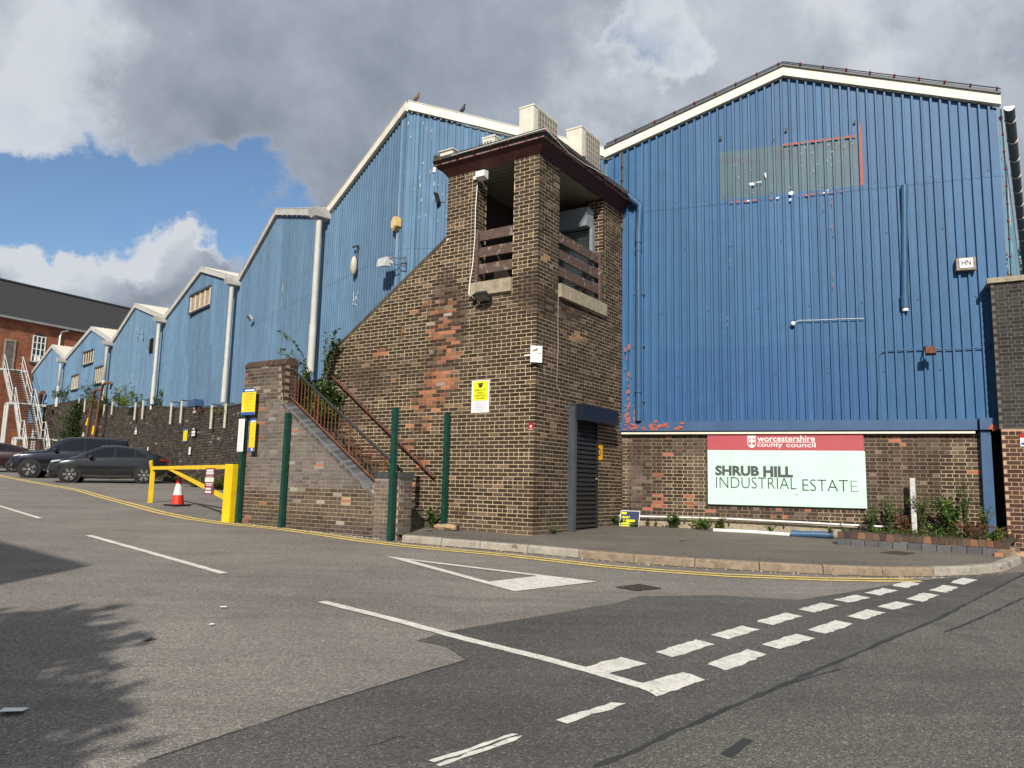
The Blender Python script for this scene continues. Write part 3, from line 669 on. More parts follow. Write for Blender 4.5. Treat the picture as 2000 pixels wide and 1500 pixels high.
# white cable hanging in front of the roof
t_ = MB(); t_.tube([T(AW-.3, -.30, 8.31), T(.6, -.30, 8.32), T(-.3, -.3, 8.33), T(-.3, .6, 8.20), T(-.3, 1.3, 8.22), T(-.3, 2.3, 8.34)], .008, 5)
tag(t_.build('roof_cable', WHITE), 'thin pale cable strung along the felt edge of the tower roof', 'cable')
# condenser units
def condenser(label, a0, a1, b0, b1, z1, grille):
    z0 = 8.362
    t = thing('air_conditioner', label, 'air conditioner', T((a0+a1)/2, (b0+b1)/2, z0), group='condenser units on the tower roof')
    for bb in (b0+.1, b1-.16):
        m = MB(); m.box(T, a0-.02, a1+.02, bb, bb+.06, z0, z0+.06); m.build('foot', DGREY, t)
    z0 += .06
    m = MB(); m.box(T, a0, a1, b0, b1, z0, z1); m.box(T, a0-.012, a1+.012, b0-.012, b1+.012, z1, z1+.035); m.build('casing', OFFW, t)
    if grille:
        m = MB(); m.box(T, a0-.006, a0-.001, b0+.17, b1-.02, z0+.04, z1-.03); g = m.build('coil', GRILL, t)
        for k in range(9):
            m = MB(); z = z0+.06+k*(z1-z0-.1)/8; m.box(T, a0-.016, a0-.008, b0+.17, b1-.02, z, z+.012); m.build('guard_wire', OFFW, g)
        for k in range(8):
            m = MB(); x = b0+.18+k*(b1-b0-.22)/7; m.box(T, a0-.018, a0-.0165, x, x+.012, z0+.04, z1-.03); m.build('guard_wire', OFFW, g)
    else:
        for k in range(5):
            m = MB(); x = a0+.08+k*.075; m.box(T, x, x+.035, b0-.006, b0-.001, z1-.42, z1-.08); m.build('vent_slot', DGREY, t)
    m = MB(); m.box(T, a0-.03, a0-.002, b0+.05, b0+.12, z0+.45, z0+.49); m.build('handle', BLACK, t)
condenser('tall condenser unit with fin grille above the tower roof corner', .73, 1.09, .9, 1.9, 9.62, True)
condenser('condenser unit with wire grille nearest the blue gable on the tower roof', .28, .67, 2.2, 3.07, 9.57, True)
condenser('small low condenser box with dark vent slots on the tower roof', 1.66, 1.98, .8, 1.3, 9.12, False)
# ---------------------------------------------------------------- black shutter door at the tower's foot
door = thing('shutter_door', 'black louvred roller shutter door with box hood in the tower foot', 'door', FR.P(1.9, 0, .75))
m = MB(); m.box(FR, 1.33, 2.90, .0, .30, 2.95, 3.27); m.build('shutter_box', mat('hood_black', (.012, .016, .026), rough=.35, var=.2), door)
m = MB(); m.box(FR, 1.27, 1.37, -.05, .14, .70, 3.24); m.build('side_frame', DGREY, door)
m = MB(); m.box(FR, 2.38, 2.45, -.05, .06, .74, 2.95); m.build('side_frame', BLACK, door)
m = MB(); m.box(FR, 1.37, 2.38, -.06, .0, .72, 2.95); m.build('backing', BLACK, door)
for k in range(24):
    z = .745+k*.092; b = MB()
    b.hexa([FR.P(1.38, .055, z), FR.P(2.375, .055, z), FR.P(2.375, .002, z), FR.P(1.38, .002, z), FR.P(1.38, .03, z+.066), FR.P(2.375, .03, z+.066), FR.P(2.375, .002, z+.082), FR.P(1.38, .002, z+.082)]); b.build('slat', BLACK, door)
m = MB(); m.box(FR, 2.33, 2.42, .062, .08, 1.80, 1.83); m.build('lock_bar', mat('steel', (.5, .5, .48), rough=.35, metal=.6), door)
# ---------------------------------------------------------------- stair wall with piers
OB = -1.55; FO = FLb(OB)
swall = thing('stair_wall', 'weathered pale-stained brick wall with sloping grey coping beside the steps', 'wall', T(4, OB, .7))
cp0, cp1 = (5.12, 3.16), (2.42, 1.33)                              # underside line of the coping's front edge
def otop(u):
    if u >= 5.12: return 4.02
    if u <= 2.42: return 1.72
    return cp1[1]+(u-cp1[0])*(cp0[1]-cp1[1])/(cp0[0]-cp1[0])-.02
EFF = [(530, 780, 30, 50, .9), (600, 900, 60, 40, .5), (690, 1000, 60, 40, .35), (500, 900, 30, 60, .35), (520, 760, 45, 60, .7), (545, 735, 30, 40, .8), (500, 840, 40, 60, .5), (560, 880, 70, 70, .45), (640, 920, 90, 60, .35), (600, 960, 80, 40, .4)]
def ow_brick(u, w):
    px, py = proj(FO.P(u, 0, w)); r = random.random(); e = inblob(px, py, EFF)
    if px < 515 and r < .10 and py > 770 or ((px-483)/9)**2+((py-735)/18)**2 < 1 and r < .5: return jit((.30, .13, .085), .3)
    if r < e*.10: return jit((.28, .255, .23), .25)
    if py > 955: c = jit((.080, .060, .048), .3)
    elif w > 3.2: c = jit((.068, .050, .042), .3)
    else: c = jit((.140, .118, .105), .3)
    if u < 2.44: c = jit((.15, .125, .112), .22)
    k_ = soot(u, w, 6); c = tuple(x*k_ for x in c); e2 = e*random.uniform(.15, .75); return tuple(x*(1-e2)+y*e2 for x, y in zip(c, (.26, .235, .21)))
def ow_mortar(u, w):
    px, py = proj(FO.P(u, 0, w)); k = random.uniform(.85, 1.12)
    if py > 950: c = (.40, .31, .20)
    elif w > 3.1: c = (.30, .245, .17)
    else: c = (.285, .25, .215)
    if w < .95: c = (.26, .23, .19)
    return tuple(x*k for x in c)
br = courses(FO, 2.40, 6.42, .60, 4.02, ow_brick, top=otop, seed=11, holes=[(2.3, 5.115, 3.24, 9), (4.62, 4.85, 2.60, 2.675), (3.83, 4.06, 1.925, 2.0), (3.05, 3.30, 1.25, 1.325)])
FPI = FLb(OB-.03)                                                   # pier stands a little proud
own_a = lambda k: (1.83 if k % 2 == 0 else 1.83+cw+jt)
br += courses(FPI, 1.83, 2.43, .55, 1.70, ow_brick, own0=own_a, seed=12)
FPS = Fr(T(1.83, OB-.03, 0), dR, -dL)
br += courses(FPS, 0, .34, .55, 1.70, lambda u, w: jit((.12, .10, .09), .25), own0=lambda k: (0 if k % 2 else cw+jt), seed=13)
FPH = Fr(T(5.12, OB, 0), dR, -dL)
br += courses(FPH, 0, .33, 3.2, 4.02, lambda u, w: jit((.068, .050, .042), .3), own0=lambda k: (0 if k % 2 else cw+jt), seed=14)
lay(swall, br); mortar(swall, FPH, .006, .33, 3.1, lambda u: 4.02, lambda u, w: (.3, .245, .17))
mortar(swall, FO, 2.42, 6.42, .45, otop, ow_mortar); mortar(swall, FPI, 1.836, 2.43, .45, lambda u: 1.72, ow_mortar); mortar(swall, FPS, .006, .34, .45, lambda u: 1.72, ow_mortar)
m = MB(); m.prism(FO, [(2.43, .45), (6.41, .45), (6.41, 4.01), (5.125, 4.01), (5.125, 3.12), (2.43, 1.29)], -.33, -.012); m.box(FPI, 1.845, 2.425, -.33, -.012, .45, 1.71); m.build('wall_core', CORE, swall)
HOLE = mat('broken_brick', (.36, .15, .09), rough=.95, var=.4, scale=40)
for (u0_, u1_, w0_) in ((4.62, 4.85, 2.60), (3.83, 4.06, 1.925), (3.05, 3.30, 1.25)):
    m = MB(); m.box(FO, u0_+.01, u1_-.01, -.011, .001, w0_, w0_+.05); m.build('broken_brick', HOLE, swall)
# half-round coping on the high pier, bricks on edge
for k in range(15):
    u0_ = 5.11+k*.0885; pr = []
    for j in range(7):
        a_ = math.pi*j/6; pr.append((math.cos(a_)*.185, math.sin(a_)*.16))
    m = MB(); vs = [FO.P(u0_+.003, -.165+x, 4.02+y) for x, y in pr]+[FO.P(u0_+.084, -.165+x, 4.02+y) for x, y in pr]
    m.add(vs, [tuple(range(7)), tuple(range(13, 6, -1))]+[(j, j+1, 8+j, 7+j) for j in range(6)]+[(6, 0, 7, 13)], jit((.085, .062, .048), .3)); m.build('coping_brick', BRICK_S, swall)
# grey sloping coping: bricks on edge with a brown drip course under them
sl = (cp0[1]-cp1[1])/(cp0[0]-cp1[0]); n = 40
for k in range(n):
    u0_ = cp1[0]+(cp0[0]-cp1[0])*k/n; u1_ = cp1[0]+(cp0[0]-cp1[0])*(k+.93)/n; z0_, z1_ = cp1[1]+(u0_-cp1[0])*sl, cp1[1]+(u1_-cp1[0])*sl
    c = jit((.115, .118, .122), .4); m = MB()
    m.hexa([FO.P(u0_, .035, z0_), FO.P(u1_, .035, z1_), FO.P(u1_, -.33, z1_), FO.P(u0_, -.33, z0_), FO.P(u0_, .03, z0_+.05), FO.P(u1_, .03, z1_+.05), FO.P(u1_, -.33, z1_+.115), FO.P(u0_, -.33, z0_+.115)], c); m.build('coping_brick', BRICK_S, swall)
m = MB(); m.prism(FO, [(cp1[0], cp1[1]-.03), (cp0[0], cp0[1]-.03), (cp0[0], cp0[1]+.0), (cp1[0], cp1[1]+.0)], -.3, .02, (.2, .15, .11)); m.build('drip_course', MORTAR, swall)
m = MB(); m.prism(FO, [(cp1[0], cp1[1]+.001), (cp0[0], cp0[1]+.001), (cp0[0], cp0[1]+.06), (cp1[0], cp1[1]+.06)], -.3, .015, (.2, .19, .18)); m.build('coping_mortar', MORTAR, swall)
for k in range(8):
    u0_ = 1.80+k*.081; m = MB(); m.box(FO, u0_, u0_+.072, -.33, .05, 1.72, 1.82+random.uniform(-.004, .004), jit((.07, .072, .076), .25)); m.build('coping_brick', BRICK_S, swall)
m = MB(); m.box(FO, 1.81, 2.44, -.32, .035, 1.7, 1.815, (.16, .14, .12)); m.build('coping_mortar', MORTAR, swall)
# ---------------------------------------------------------------- steps
steps = thing('staircase', 'worn concrete steps climbing between the stair wall and the tower', 'stairs', T(2.5, -.6, .75))
for k in range(19):
    a0 = 2.33+k*.252; z1 = .77+.178*(k+1)
    if a0 > 6.3: break
    m = MB(); m.box(T, a0, 6.35 if k > 13 else a0+.30, -1.215, -.015, max(.5, z1-.34), z1-.012, (1, 1, 1)); m.box(T, a0-.02, a0+.3, -1.21, -.018, z1-.012, z1+.02); m.build('step', STEPC, steps)
    if z1 > 3.45: break
lw = thing('landing_wall', 'dark ivy-covered brick wall at the head of the steps', 'wall', T(6.0, .1, 3.3))
FW = Fr(T(6.32, .25, 0), dR, -dL); FW2 = FLb(.55)
br = courses(FW2, 5.2, 6.42, 3.2, 3.96, lambda u, w: jit((.06, .045, .036), .3), seed=21)
lay(lw, br); mortar(lw, FW2, 5.2, 6.42, 2.4, lambda u: 3.96, lambda u, w: (.2, .16, .11))
m = MB(); m.box(FW2, 5.2, 6.42, -.2, -.004, 2.4, 3.97, (.06, .05, .04)); m.build('wall_core', CORE, lw)
# ---------------------------------------------------------------- railings
rail = thing('stair_railing', 'rusty barred stair railing with black top rail on the sloping coping', 'railing', T(5.1, OB+.2, 3.3))
RB = OB+.19
def rline(u, top): return (1.86+(u-2.0)*.668 if top else 1.455+(u-2.42)*sl+.06)
m = MB(); m.tube([T(u, RB, rline(u, 1)) for u in (1.98, 3.5, 5.16)], .028, 8); m.build('top_rail', RAILK, rail)
m = MB(); m.tube([T(u, RB, rline(u, 0)) for u in (2.42, 3.8, 5.14)], .022, 6); m.build('bottom_rail', RUST, rail)
nb = 26
for k in range(nb+1):
    u = 2.43+(5.12-2.43)*k/nb; big = k % 9 == 0
    m = MB(); m.tube([T(u, RB, rline(u, 0)-.02 if k else 1.83), T(u, RB, rline(u, 1))], .022 if big else .0095, 6); m.build('baluster', RUST, rail)
for u in (2.08, 2.25):
    m = MB(); m.tube([T(u, RB, 1.81), T(u, RB, rline(u, 1))], .0095, 6); m.build('baluster', RUST, rail)
hr = thing('wall_handrail', 'maroon tube handrail with flaking paint fixed to the brick stair wall', 'handrail', FL.P(4, .07, 3))
m = MB(); m.tube([FL.P(5.56, .08, 4.15), FL.P(4.2, .08, 3.16), FL.P(2.28, .08, 1.76)], .026, 8); m.build('rail', RAILR, hr)
for u in (5.2, 4.2, 3.2, 2.55):
    m = MB(); z = 1.76+(u-2.28)*.7287; m.tube([FL.P(u, -.0, z-.09), FL.P(u, .08, z-.06), FL.P(u, .08, z-.02)], .009, 6); m.build('bracket', RUST, hr)
# ---------------------------------------------------------------- green posts
for (p, ptop, lab) in (((776, 1055), (786, 797), 'tall dark green square post in front of the stair wall pier'), ((554, 1031), (567, 808), 'dark green square post against the middle of the stair wall'), ((475, 1021), (483, 812), 'dark green square post carrying three parking signs'), ((867, 1026), (874, 808), 'dark green square post on the pavement by the tower wall')):
    g = gp(*p, .115 if p[0] == 867 else 0)
    if p[0] != 867:
        aa = (g[:2]-C0[:2])@dL; q_ = T(aa, -1.70 if p[0] == 776 else -1.64, 0); g = np.array([q_[0], q_[1], gz(q_[0], q_[1])])
    if p[0] == 867: g = np.array(T(1.98, -.10, .78)); 
    F = Fr(g[:2], dL, -dR); h = F.at(*ptop)[1]; t = thing('green_post', lab, 'post', g, group='green posts by the stairs')
    m = MB(); m.box(F, -.045, .045, -.045, .045, g[2]-.05, h); m.build('shaft', GREENP, t)
    m = MB(); m.box(F, -.05, .05, -.05, .05, h, h+.012); m.build('cap', GREENP, t)
    if p[0] == 475: SP = (g, F, h)
# parking signs on the first post
SYEL = mat('sign_yellow', (.86, .66, .01), rough=.4, var=.04); SBLU = mat('sign_blue', (.03, .11, .40), rough=.4, var=.04); SGRY = mat('sign_text_grey', (.42, .36, .10), rough=.6, var=0); SWHI = mat('sign_white', (.80, .80, .79), rough=.4, var=.04); SBLK = mat('sign_black', (.02, .02, .022), rough=.5, var=0)
SMAR = mat('sign_maroon', (.26, .035, .065), rough=.4, var=.06); STXT = mat('sign_text_dark', (.045, .05, .055), rough=.6, var=0); SLT = mat('sign_text_light', (.5, .5, .5), rough=.6, var=0)
def panel(name, label, F, u0, u1, w0, w1, v, base, parts, th=.006, cat='sign', sgn=1, group=None, right=1):
    """flat sign; parts: (fraction box x0,x1,y0,y1 from lower left, material, name)"""
    t = thing(name, label, cat, F.P((u0+u1)/2, v, w0), group=group)
    m = MB(); m.box(F, u0, u1, v, v+th, w0, w1); m.build('plate', base, t); k = 0
    for (x0, x1, y0, y1, mt, nm) in parts:
        k += 1; X0, X1 = (u0+(u1-u0)*x0, u0+(u1-u0)*x1) if right > 0 else (u1-(u1-u0)*x1, u1-(u1-u0)*x0)
        m = MB(); z = v+th+.0006*(1+k % 5); m.quad(F.P(X0, z, w0+(w1-w0)*y0), F.P(X1, z, w0+(w1-w0)*y0), F.P(X1, z, w0+(w1-w0)*y1), F.P(X0, z, w0+(w1-w0)*y1)); m.build(nm, mt, t)
    return t
g, F1, h1 = SP; FV = Fr(F1.o, -F1.d, F1.n)                          # u to the right
z = lambda px, py, F=FV, v=.05: F.at(px, py, v)
def lines(x0, x1, ys, hgt, mt, wob=.12, seed=1):
    r = random.Random(seed); return [(x0+(x1-x0)*r.random()*wob, x1-(x1-x0)*r.random()*wob, y-hgt, y, mt, 'text_line') for y in ys]
(ua, wa), (ub, wb) = z(471, 811), z(501, 758)
panel('parking_sign', 'upper yellow parking sign with blue bands on the green post', FV, ua, ub, wa, wb, .05, SYEL, [(0, 1, .87, 1, SBLU, 'header'), (0, 1, 0, .11, SBLU, 'footer'), (.2, .9, .905, .965, SWHI, 'text_line'), (.1, .16, .3, .36, SWHI, 'icon'), (.1, .16, .22, .28, SWHI, 'icon'), (.3, .6, .03, .08, SWHI, 'text_line')]+lines(.2, .85, [.82, .77], .02, SGRY)+lines(.15, .9, [.70, .66, .62, .58], .012, SGRY)+lines(.25, .7, [.50, .46, .38, .34, .24, .20], .012, SGRY, seed=2), group='signs on the green post')
(ua, wa), (ub, wb) = z(463, 882), z(479, 818)
panel('notice_board', 'narrow white notice panel left of the green post', FV, ua, ub, wa, wb, .052, SWHI, lines(.2, .85, [x/20 for x in range(4, 20)], .012, SLT)+[(.15, .4, .03, .05, STXT, 'text_line')], group='signs on the green post')
(ua, wa), (ub, wb) = z(485.5, 882), z(501, 817)
panel('tariff_sign', 'narrow yellow tariff sign with blue ends right of the green post', FV, ua, ub, wa, wb, .052, SYEL, [(0, 1, .88, 1, SBLU, 'header'), (.1, .95, .89, .935, SWHI, 'text_line'), (0, 1, 0, .12, SBLU, 'footer'), (.45, .75, .03, .10, SWHI, 'logo')]+lines(.15, .9, [x/16 for x in range(3, 14)], .014, SGRY), group='signs on the green post')
# ---------------------------------------------------------------- signs and fittings on the tower
FLr = Fr(FL.o, -FL.d, FL.n)                                          # u to the right along the left face
(ua, wa), (ub, wb) = FLr.at(921, 806), FLr.at(957, 744); wa = 3.02; wb = 3.655
mc = panel('mobile_cctv_sign', 'white and yellow mobile CCTV notice on the tower brickwork', FLr, ua, ub, wa, wb, .008, SWHI, [(.09, .91, .37, .97, SBLK, 'border'), (.10, .90, .375, .965, mat('sign_lemon', (.80, .82, .02), rough=.4, var=.03), 'yellow_panel'), (.36, .64, .86, .91, SBLK, 'camera_icon')])
m = MB(); m.add([FLr.P(ua+(ub-ua)*(.5+.12*math.cos(math.pi+math.pi*k/8)), .0175, wa+(wb-wa)*(.855+.09*math.sin(math.pi+math.pi*k/8))) for k in range(9)], [tuple(range(9))]); m.build('camera_icon', SBLK, mc)
for k, s in enumerate(['MOBILE CCTV', 'VEHICLE', 'OPERATING IN', 'THIS AREA']):
    ww = (.62, .40, .66, .50)[k]*(ub-ua); text(s, lambda a, b, k=k, ww=ww: FLr.P((ua+ub)/2-ww/2+a, .0182, wa+(wb-wa)*(.665-.083*k)+b), ww, .034, SBLK, mc, .012)
SB2 = mat('sign_text_blue', (.12, .18, .42), rough=.6, var=0)
for k, s in enumerate(['SECURITY IS', 'WORKING WITH THE', 'POLICE AND LOCAL', 'AUTHORITIES TO', 'COMBAT CRIME IN', 'THIS AREA']):
    ww = (.52, .7, .68, .58, .66, .38)[k]*(ub-ua); text(s, lambda a, b, k=k, ww=ww: FLr.P((ua+ub)/2-ww/2+a, .0152, wa+(wb-wa)*(.30-.053*k)+b), ww, .02, SB2, mc)
# CCTV sign set across the corner
e2 = (dL-dR)*0; ndir = -(dL+dR); ndir = ndir/np.linalg.norm(ndir); rdir = np.array([-ndir[1], ndir[0]]); rdir = rdir if rdir[0] > 0 else -rdir
FC = Fr(C0[:2]+ndir*.075, rdir, ndir); (ua, wa), (ub, wb) = FC.at(1035.5, 707), FC.at(1059, 676)
cs = panel('cctv_sign', 'white CCTV in operation sign set across the tower corner', FC, ua, ub, wa, wb, 0, SWHI, [])
OLV = mat('camera_olive', (.20, .155, .03), rough=.5, var=.1)
def cq(x, y): return FC.P(ua+(ub-ua)*x, .0085, wa+(wb-wa)*y)
m = MB(); m.quad(cq(.16, .62), cq(.22, .73), cq(.66, .87), cq(.58, .72)); m.build('camera_icon', OLV, cs)
m = MB(); m.quad(cq(.50, .70), cq(.54, .69), cq(.64, .56), cq(.60, .56)); m.quad(cq(.62, .55), cq(.62, .58), cq(.86, .55), cq(.86, .52)); m.quad(cq(.85, .48), cq(.85, .6), cq(.88, .6), cq(.88, .48)); m.build('camera_icon', SBLK, cs)
text('CCTV', lambda a, b: cq(.28+a, .28+b), .44, .10, SLT, cs); text('in operation', lambda a, b: cq(.10+a, .14+b), .80, .09, SLT, cs)
m = MB(); m.box(FL, .02, .24, .004, .03, wa+.14, wa+.17); m.build('bracket', SWHI, cs)
panel('fire_call_plate', 'small red plate on the tower left face near the corner', FLr, FLr.at(1033, 838)[0], FLr.at(1042, 826)[0], 2.66, 2.79, .008, mat('sign_red', (.45, .015, .02), rough=.4, var=.05), [(.3, .7, .35, .65, SWHI, 'symbol'), (.1, .9, 0, .12, SLT, 'strip')])
ds = panel('door_letter_sign', 'yellow sign with the letter D beside the black shutter door', FR, 2.44, 2.73, 2.22, 2.53, .01, mat('sign_amber', (.80, .40, .01), rough=.4, var=.04), [])
text('D', lambda a, b: FR.P(2.53+a, .0175, 2.30+b), .11, .16, SBLK, ds, .02)
def floodlight(label, P, n, s=.22, col=None, tilt=.5, group=None, drop=.1, name='floodlight'):
    """boxed lamp on a bracket; n = way it faces, P = wall point"""
    P = np.array(P, float); n = np.array([n[0], n[1], 0]); sd = np.array([-n[1], n[0], 0]); t = thing(name, label, 'light', P, group=group)
    m = MB(); m.tube([P, P+n*.14, P+n*.16+np.array([0, 0, drop*.5])], .012, 6); m.build('bracket', DGREY, t)
    c = P+n*.2+np.array([0, 0, drop*.3]); fd = n*math.cos(tilt)+np.array([0, 0, -math.sin(tilt)]); u2 = np.cross(fd, sd); m = MB(); hx = s/2; hy = s*.36
    k = [c+sd*i*hx+u2*j*hy for i, j in ((-1, -1), (1, -1), (1, 1), (-1, 1))]; kb = [c-fd*.09+sd*i*hx*.7+u2*j*hy*.7 for i, j in ((-1, -1), (1, -1), (1, 1), (-1, 1))]
    m.hexa(kb+k); m.build('housing', col or BLACK, t)
    g_ = MB(); g_.quad(*[c+fd*.003+sd*i*hx*.86+u2*j*hy*.84 for i, j in ((-1, -1), (1, -1), (1, 1), (-1, 1))]); g_.build('glass', mat('lamp_glass', (.25, .26, .27), rough=.15, var=0, spec=.6), t)
    return t
floodlight('black floodlight under the concrete sill of the tower opening', FL.P(1.13, 0, 5.22), -dR, .34, tilt=1.2)
m = MB(); m.ball(FL.P(1.42, .07, 5.27), .055); tag(m.build('dome_camera', BLACK), 'small black dome sensor at the left end of the sill', 'camera')
floodlight('black floodlight on a bracket at the left edge of the tower top', FL.P(AW+.02, .06, 7.45), dL*.8-dR*.6, .36, tilt=.3)
bl = thing('bulkhead_light', 'white box light fixed under the tower fascia above the left opening', 'light', FL.P(1.3, .02, 7.85))
m = MB(); m.hexa([FL.P(1.42, 0.02, 7.74), FL.P(1.20, .02, 7.74), FL.P(1.20, .16, 7.78), FL.P(1.42, .16, 7.78), FL.P(1.42, .02, 7.92), FL.P(1.20, .02, 7.92), FL.P(1.20, .16, 7.9), FL.P(1.42, .16, 7.9)]); m.build('housing', WHITE, bl)
m = MB(); m.box(FL, 1.42, 1.55, .012, .05, 7.80, 7.87); m.build('junction_box', WHITE, bl)
m = MB(); m.tube([FL.P(1.47, .012, 7.76), FL.P(1.50, .015, 7.2), FL.P(1.495, .012, 6.6), FL.P(1.53, .014, 6.0), FL.P(1.545, .075, 5.6), FL.P(1.56, .074, 5.4), FL.P(1.43, .03, 5.3)], .010, 5); tag(m.build('white_cable', WHITE), 'white cable running down the left brick pier of the tower', 'cable')
m = MB(); m.tube([FR.P(.775, .012, 5.6), FR.P(.77, .012, 4.9), FR.P(.80, .012, 4.3), FR.P(.76, .012, 3.6), FR.P(.98, .012, 3.36)], .006, 5); tag(m.build('grey_cable', mat('grey_cable', (.35, .33, .3), var=.1)), 'thin grey cable hanging down the right face of the tower', 'cable')
pr_ = thing('roof_box_light', 'white box with small lamp at the left end of the tower roof', 'light', T(AW, -.1, 8.37))
m = MB(); m.box(T, AW-.25, AW+.08, -.2, 0, 8.376, 8.50); m.box(T, AW-.28, AW+.11, -.23, .03, 8.5, 8.52); m.build('housing', OFFW, pr_); m = MB(); m.tube([T(AW+.09, -.15, 8.42), T(AW+.24, -.2, 8.45)], .045, 7); m.build('lamp', DGREY, pr_)
m = MB(); m.tube([T(AW+.21, -.2, 8.2), T(AW+.215, -.22, 8.08)], .04, 7); tag(m.build('small_camera', WHITE), 'small white camera hanging below the left end of the tower roof', 'camera')
# ---------------------------------------------------------------- big blue gable shed
GW = 7.62; ZBEAM0, ZBEAM1 = 2.90, 3.11; ZE, ZRG = 9.36, 10.72; UR = 3.60
shed = thing('blue_gable_shed', 'large deep blue corrugated gable shed above the brick sign wall', 'building', FG.P(3.8, 0, .77))
ULm = -.36
def gtop(u): return ZE+(ZRG-ZE)*(u-ULm)/(UR-ULm) if u < UR else ZRG-(ZRG-ZE-.05)*(u-UR)/(GW-UR)
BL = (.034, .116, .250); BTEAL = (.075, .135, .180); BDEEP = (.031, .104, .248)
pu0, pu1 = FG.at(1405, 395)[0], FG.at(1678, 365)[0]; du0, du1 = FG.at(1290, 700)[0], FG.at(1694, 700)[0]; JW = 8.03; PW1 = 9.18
GHO = [(1440, 318, 34, 9, .9), (1440, 293, 60, 16, .6), (1535, 290, 45, 36, .8), (1640, 285, 46, 9, .9), (1610, 262, 60, 14, .6)]
SHT = [random.uniform(.94, 1.06) for k in range(40)]
def gcol(u, w):
    c = gcol0(u, w); k = SHT[int((u+1)/(.171*5))+(20 if w > JW else 0)]; return (c[0]*k, c[1]*k, c[2]*k)
def gcol0(u, w):
    if pu0 < u < pu1 and JW < w < PW1:
        px, py = proj(FG.P(u, 0, w)); d = inblob(px, py, [(1445, 316, 45, 8, .45), (1540, 288, 34, 34, .38), (1640, 287, 50, 8, .45), (1560, 262, 140, 16, .2)])
        return tuple(x*(1-d)+y*d for x, y in zip(BTEAL, (.084, .088, .12)))
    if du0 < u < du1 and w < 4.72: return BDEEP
    return BL
def profile(u0, u1, pitch, pan, fl_, dep):
    """trapezoid rib line: list of (u, v)"""
    out = []; u = u0; cr = pitch-pan-2*fl_
    while u < u1:
        for du, v in ((0, 0), (pan, 0), (pan+fl_, dep), (pan+fl_+cr, dep)):
            if u+du <= u1: out.append((u+du, v+random.uniform(-.0025, .0025)))
        u += pitch
    out.append((u1, 0.0)); return out
def clad(F, prof, wbreaks, top, colfn, v0=0.0):
    mb = MB(); sm = False
    for (ua, va), (ub, vb) in zip(prof, prof[1:]):
        if ub-ua < 1e-5: continue
        ta, tb = top(ua), top(ub); ws = [w for w in wbreaks]
        for i in range(len(ws)-1):
            a0, a1 = min(ws[i], ta), min(ws[i+1], ta); b0, b1 = min(ws[i], tb), min(ws[i+1], tb)
            if i == len(ws)-2: a1, b1 = ta, tb
            if a1-a0 < 1e-4 and b1-b0 < 1e-4: continue
            mb.quad(F.P(ua, v0+va, a0), F.P(ub, v0+vb, b0), F.P(ub, v0+vb, b1), F.P(ua, v0+va, a1), colfn((ua+ub)/2, (a0+b1)/2))
    return mb
PIT = .171; nper = 5; us = ULm-.0
k = 0
while us < GW-.05:
    ue = min(GW, us+PIT*nper); prf = profile(us, ue, PIT, .106, .014, .060)
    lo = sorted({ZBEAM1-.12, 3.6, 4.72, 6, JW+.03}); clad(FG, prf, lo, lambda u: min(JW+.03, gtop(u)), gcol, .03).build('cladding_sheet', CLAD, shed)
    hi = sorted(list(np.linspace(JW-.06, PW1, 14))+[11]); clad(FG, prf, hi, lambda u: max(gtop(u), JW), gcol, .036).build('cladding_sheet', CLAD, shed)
    us = ue; k += 1
# flashing along the two slopes with dark closer beneath
def slope_strip(F, ua, wa, ub, wb, h0, h1, v0, v1, mt, name, par):
    m = MB(); m.prism(F, [(ua, wa+h0), (ub, wb+h0), (ub, wb+h1), (ua, wa+h1)], v0, v1); return m.build(name, mt, par)
for (ua, ub, n) in ((ULm-.06, UR, 3), (UR, GW+.06, 3)):
    for i in range(n):
        x0, x1 = ua+(ub-ua)*i/n, ua+(ub-ua)*(i+1)/n-.004
        slope_strip(FG, x0, gtop(x0), x1, gtop(x1), .03, .24, .01, .16, CREAM, 'verge_flashing', shed)
    slope_strip(FG, ua, gtop(ua), ub, gtop(ub), .24, .30, -.2, .20, DGREY, 'verge_cap', shed)
garland('string_lights', 'black cable of unlit red bulbs along the blue gable verge', [FG.P(ULm, .22, gtop(ULm)+.31), FG.P(UR, .22, gtop(UR)+.31), FG.P(GW+.05, .22, gtop(GW)+.31)], .48)
# roof, side wall and back mass
bk = -FG.n*20
def back(p): return (p[0]+bk[0], p[1]+bk[1], p[2])
m = MB(); a, b, c = FG.P(ULm, .0, gtop(ULm)+.28), FG.P(UR, .0, gtop(UR)+.28), FG.P(GW+.06, .0, gtop(GW)+.28); m.quad(a, b, back(b), back(a)); m.quad(b, c, back(c), back(b)); m.build('roof', FLASH, shed)
sw = MB(); prs = profile(0, 20, PIT, .098, .021, .036)
dS = vpdir((2050, 977)); FGS = Fr(FG.P(GW+.02, 0, 0), dS, (dS[1], -dS[0])); FGS.n = FGS.n if FGS.n@FGS.o < 0 else -FGS.n; clad(FGS, prs, [3, 12], lambda u: ZE+.1, lambda u, w: (.13, .25, .33), .01).build('side_cladding', CLADROW, shed)
m = MB(); m.box(FG, ULm+.05, GW-.02, -20, -.25, .6, 9.2); m.build('inner_mass', mat('dark_inside', (.02, .02, .025), var=0), shed)
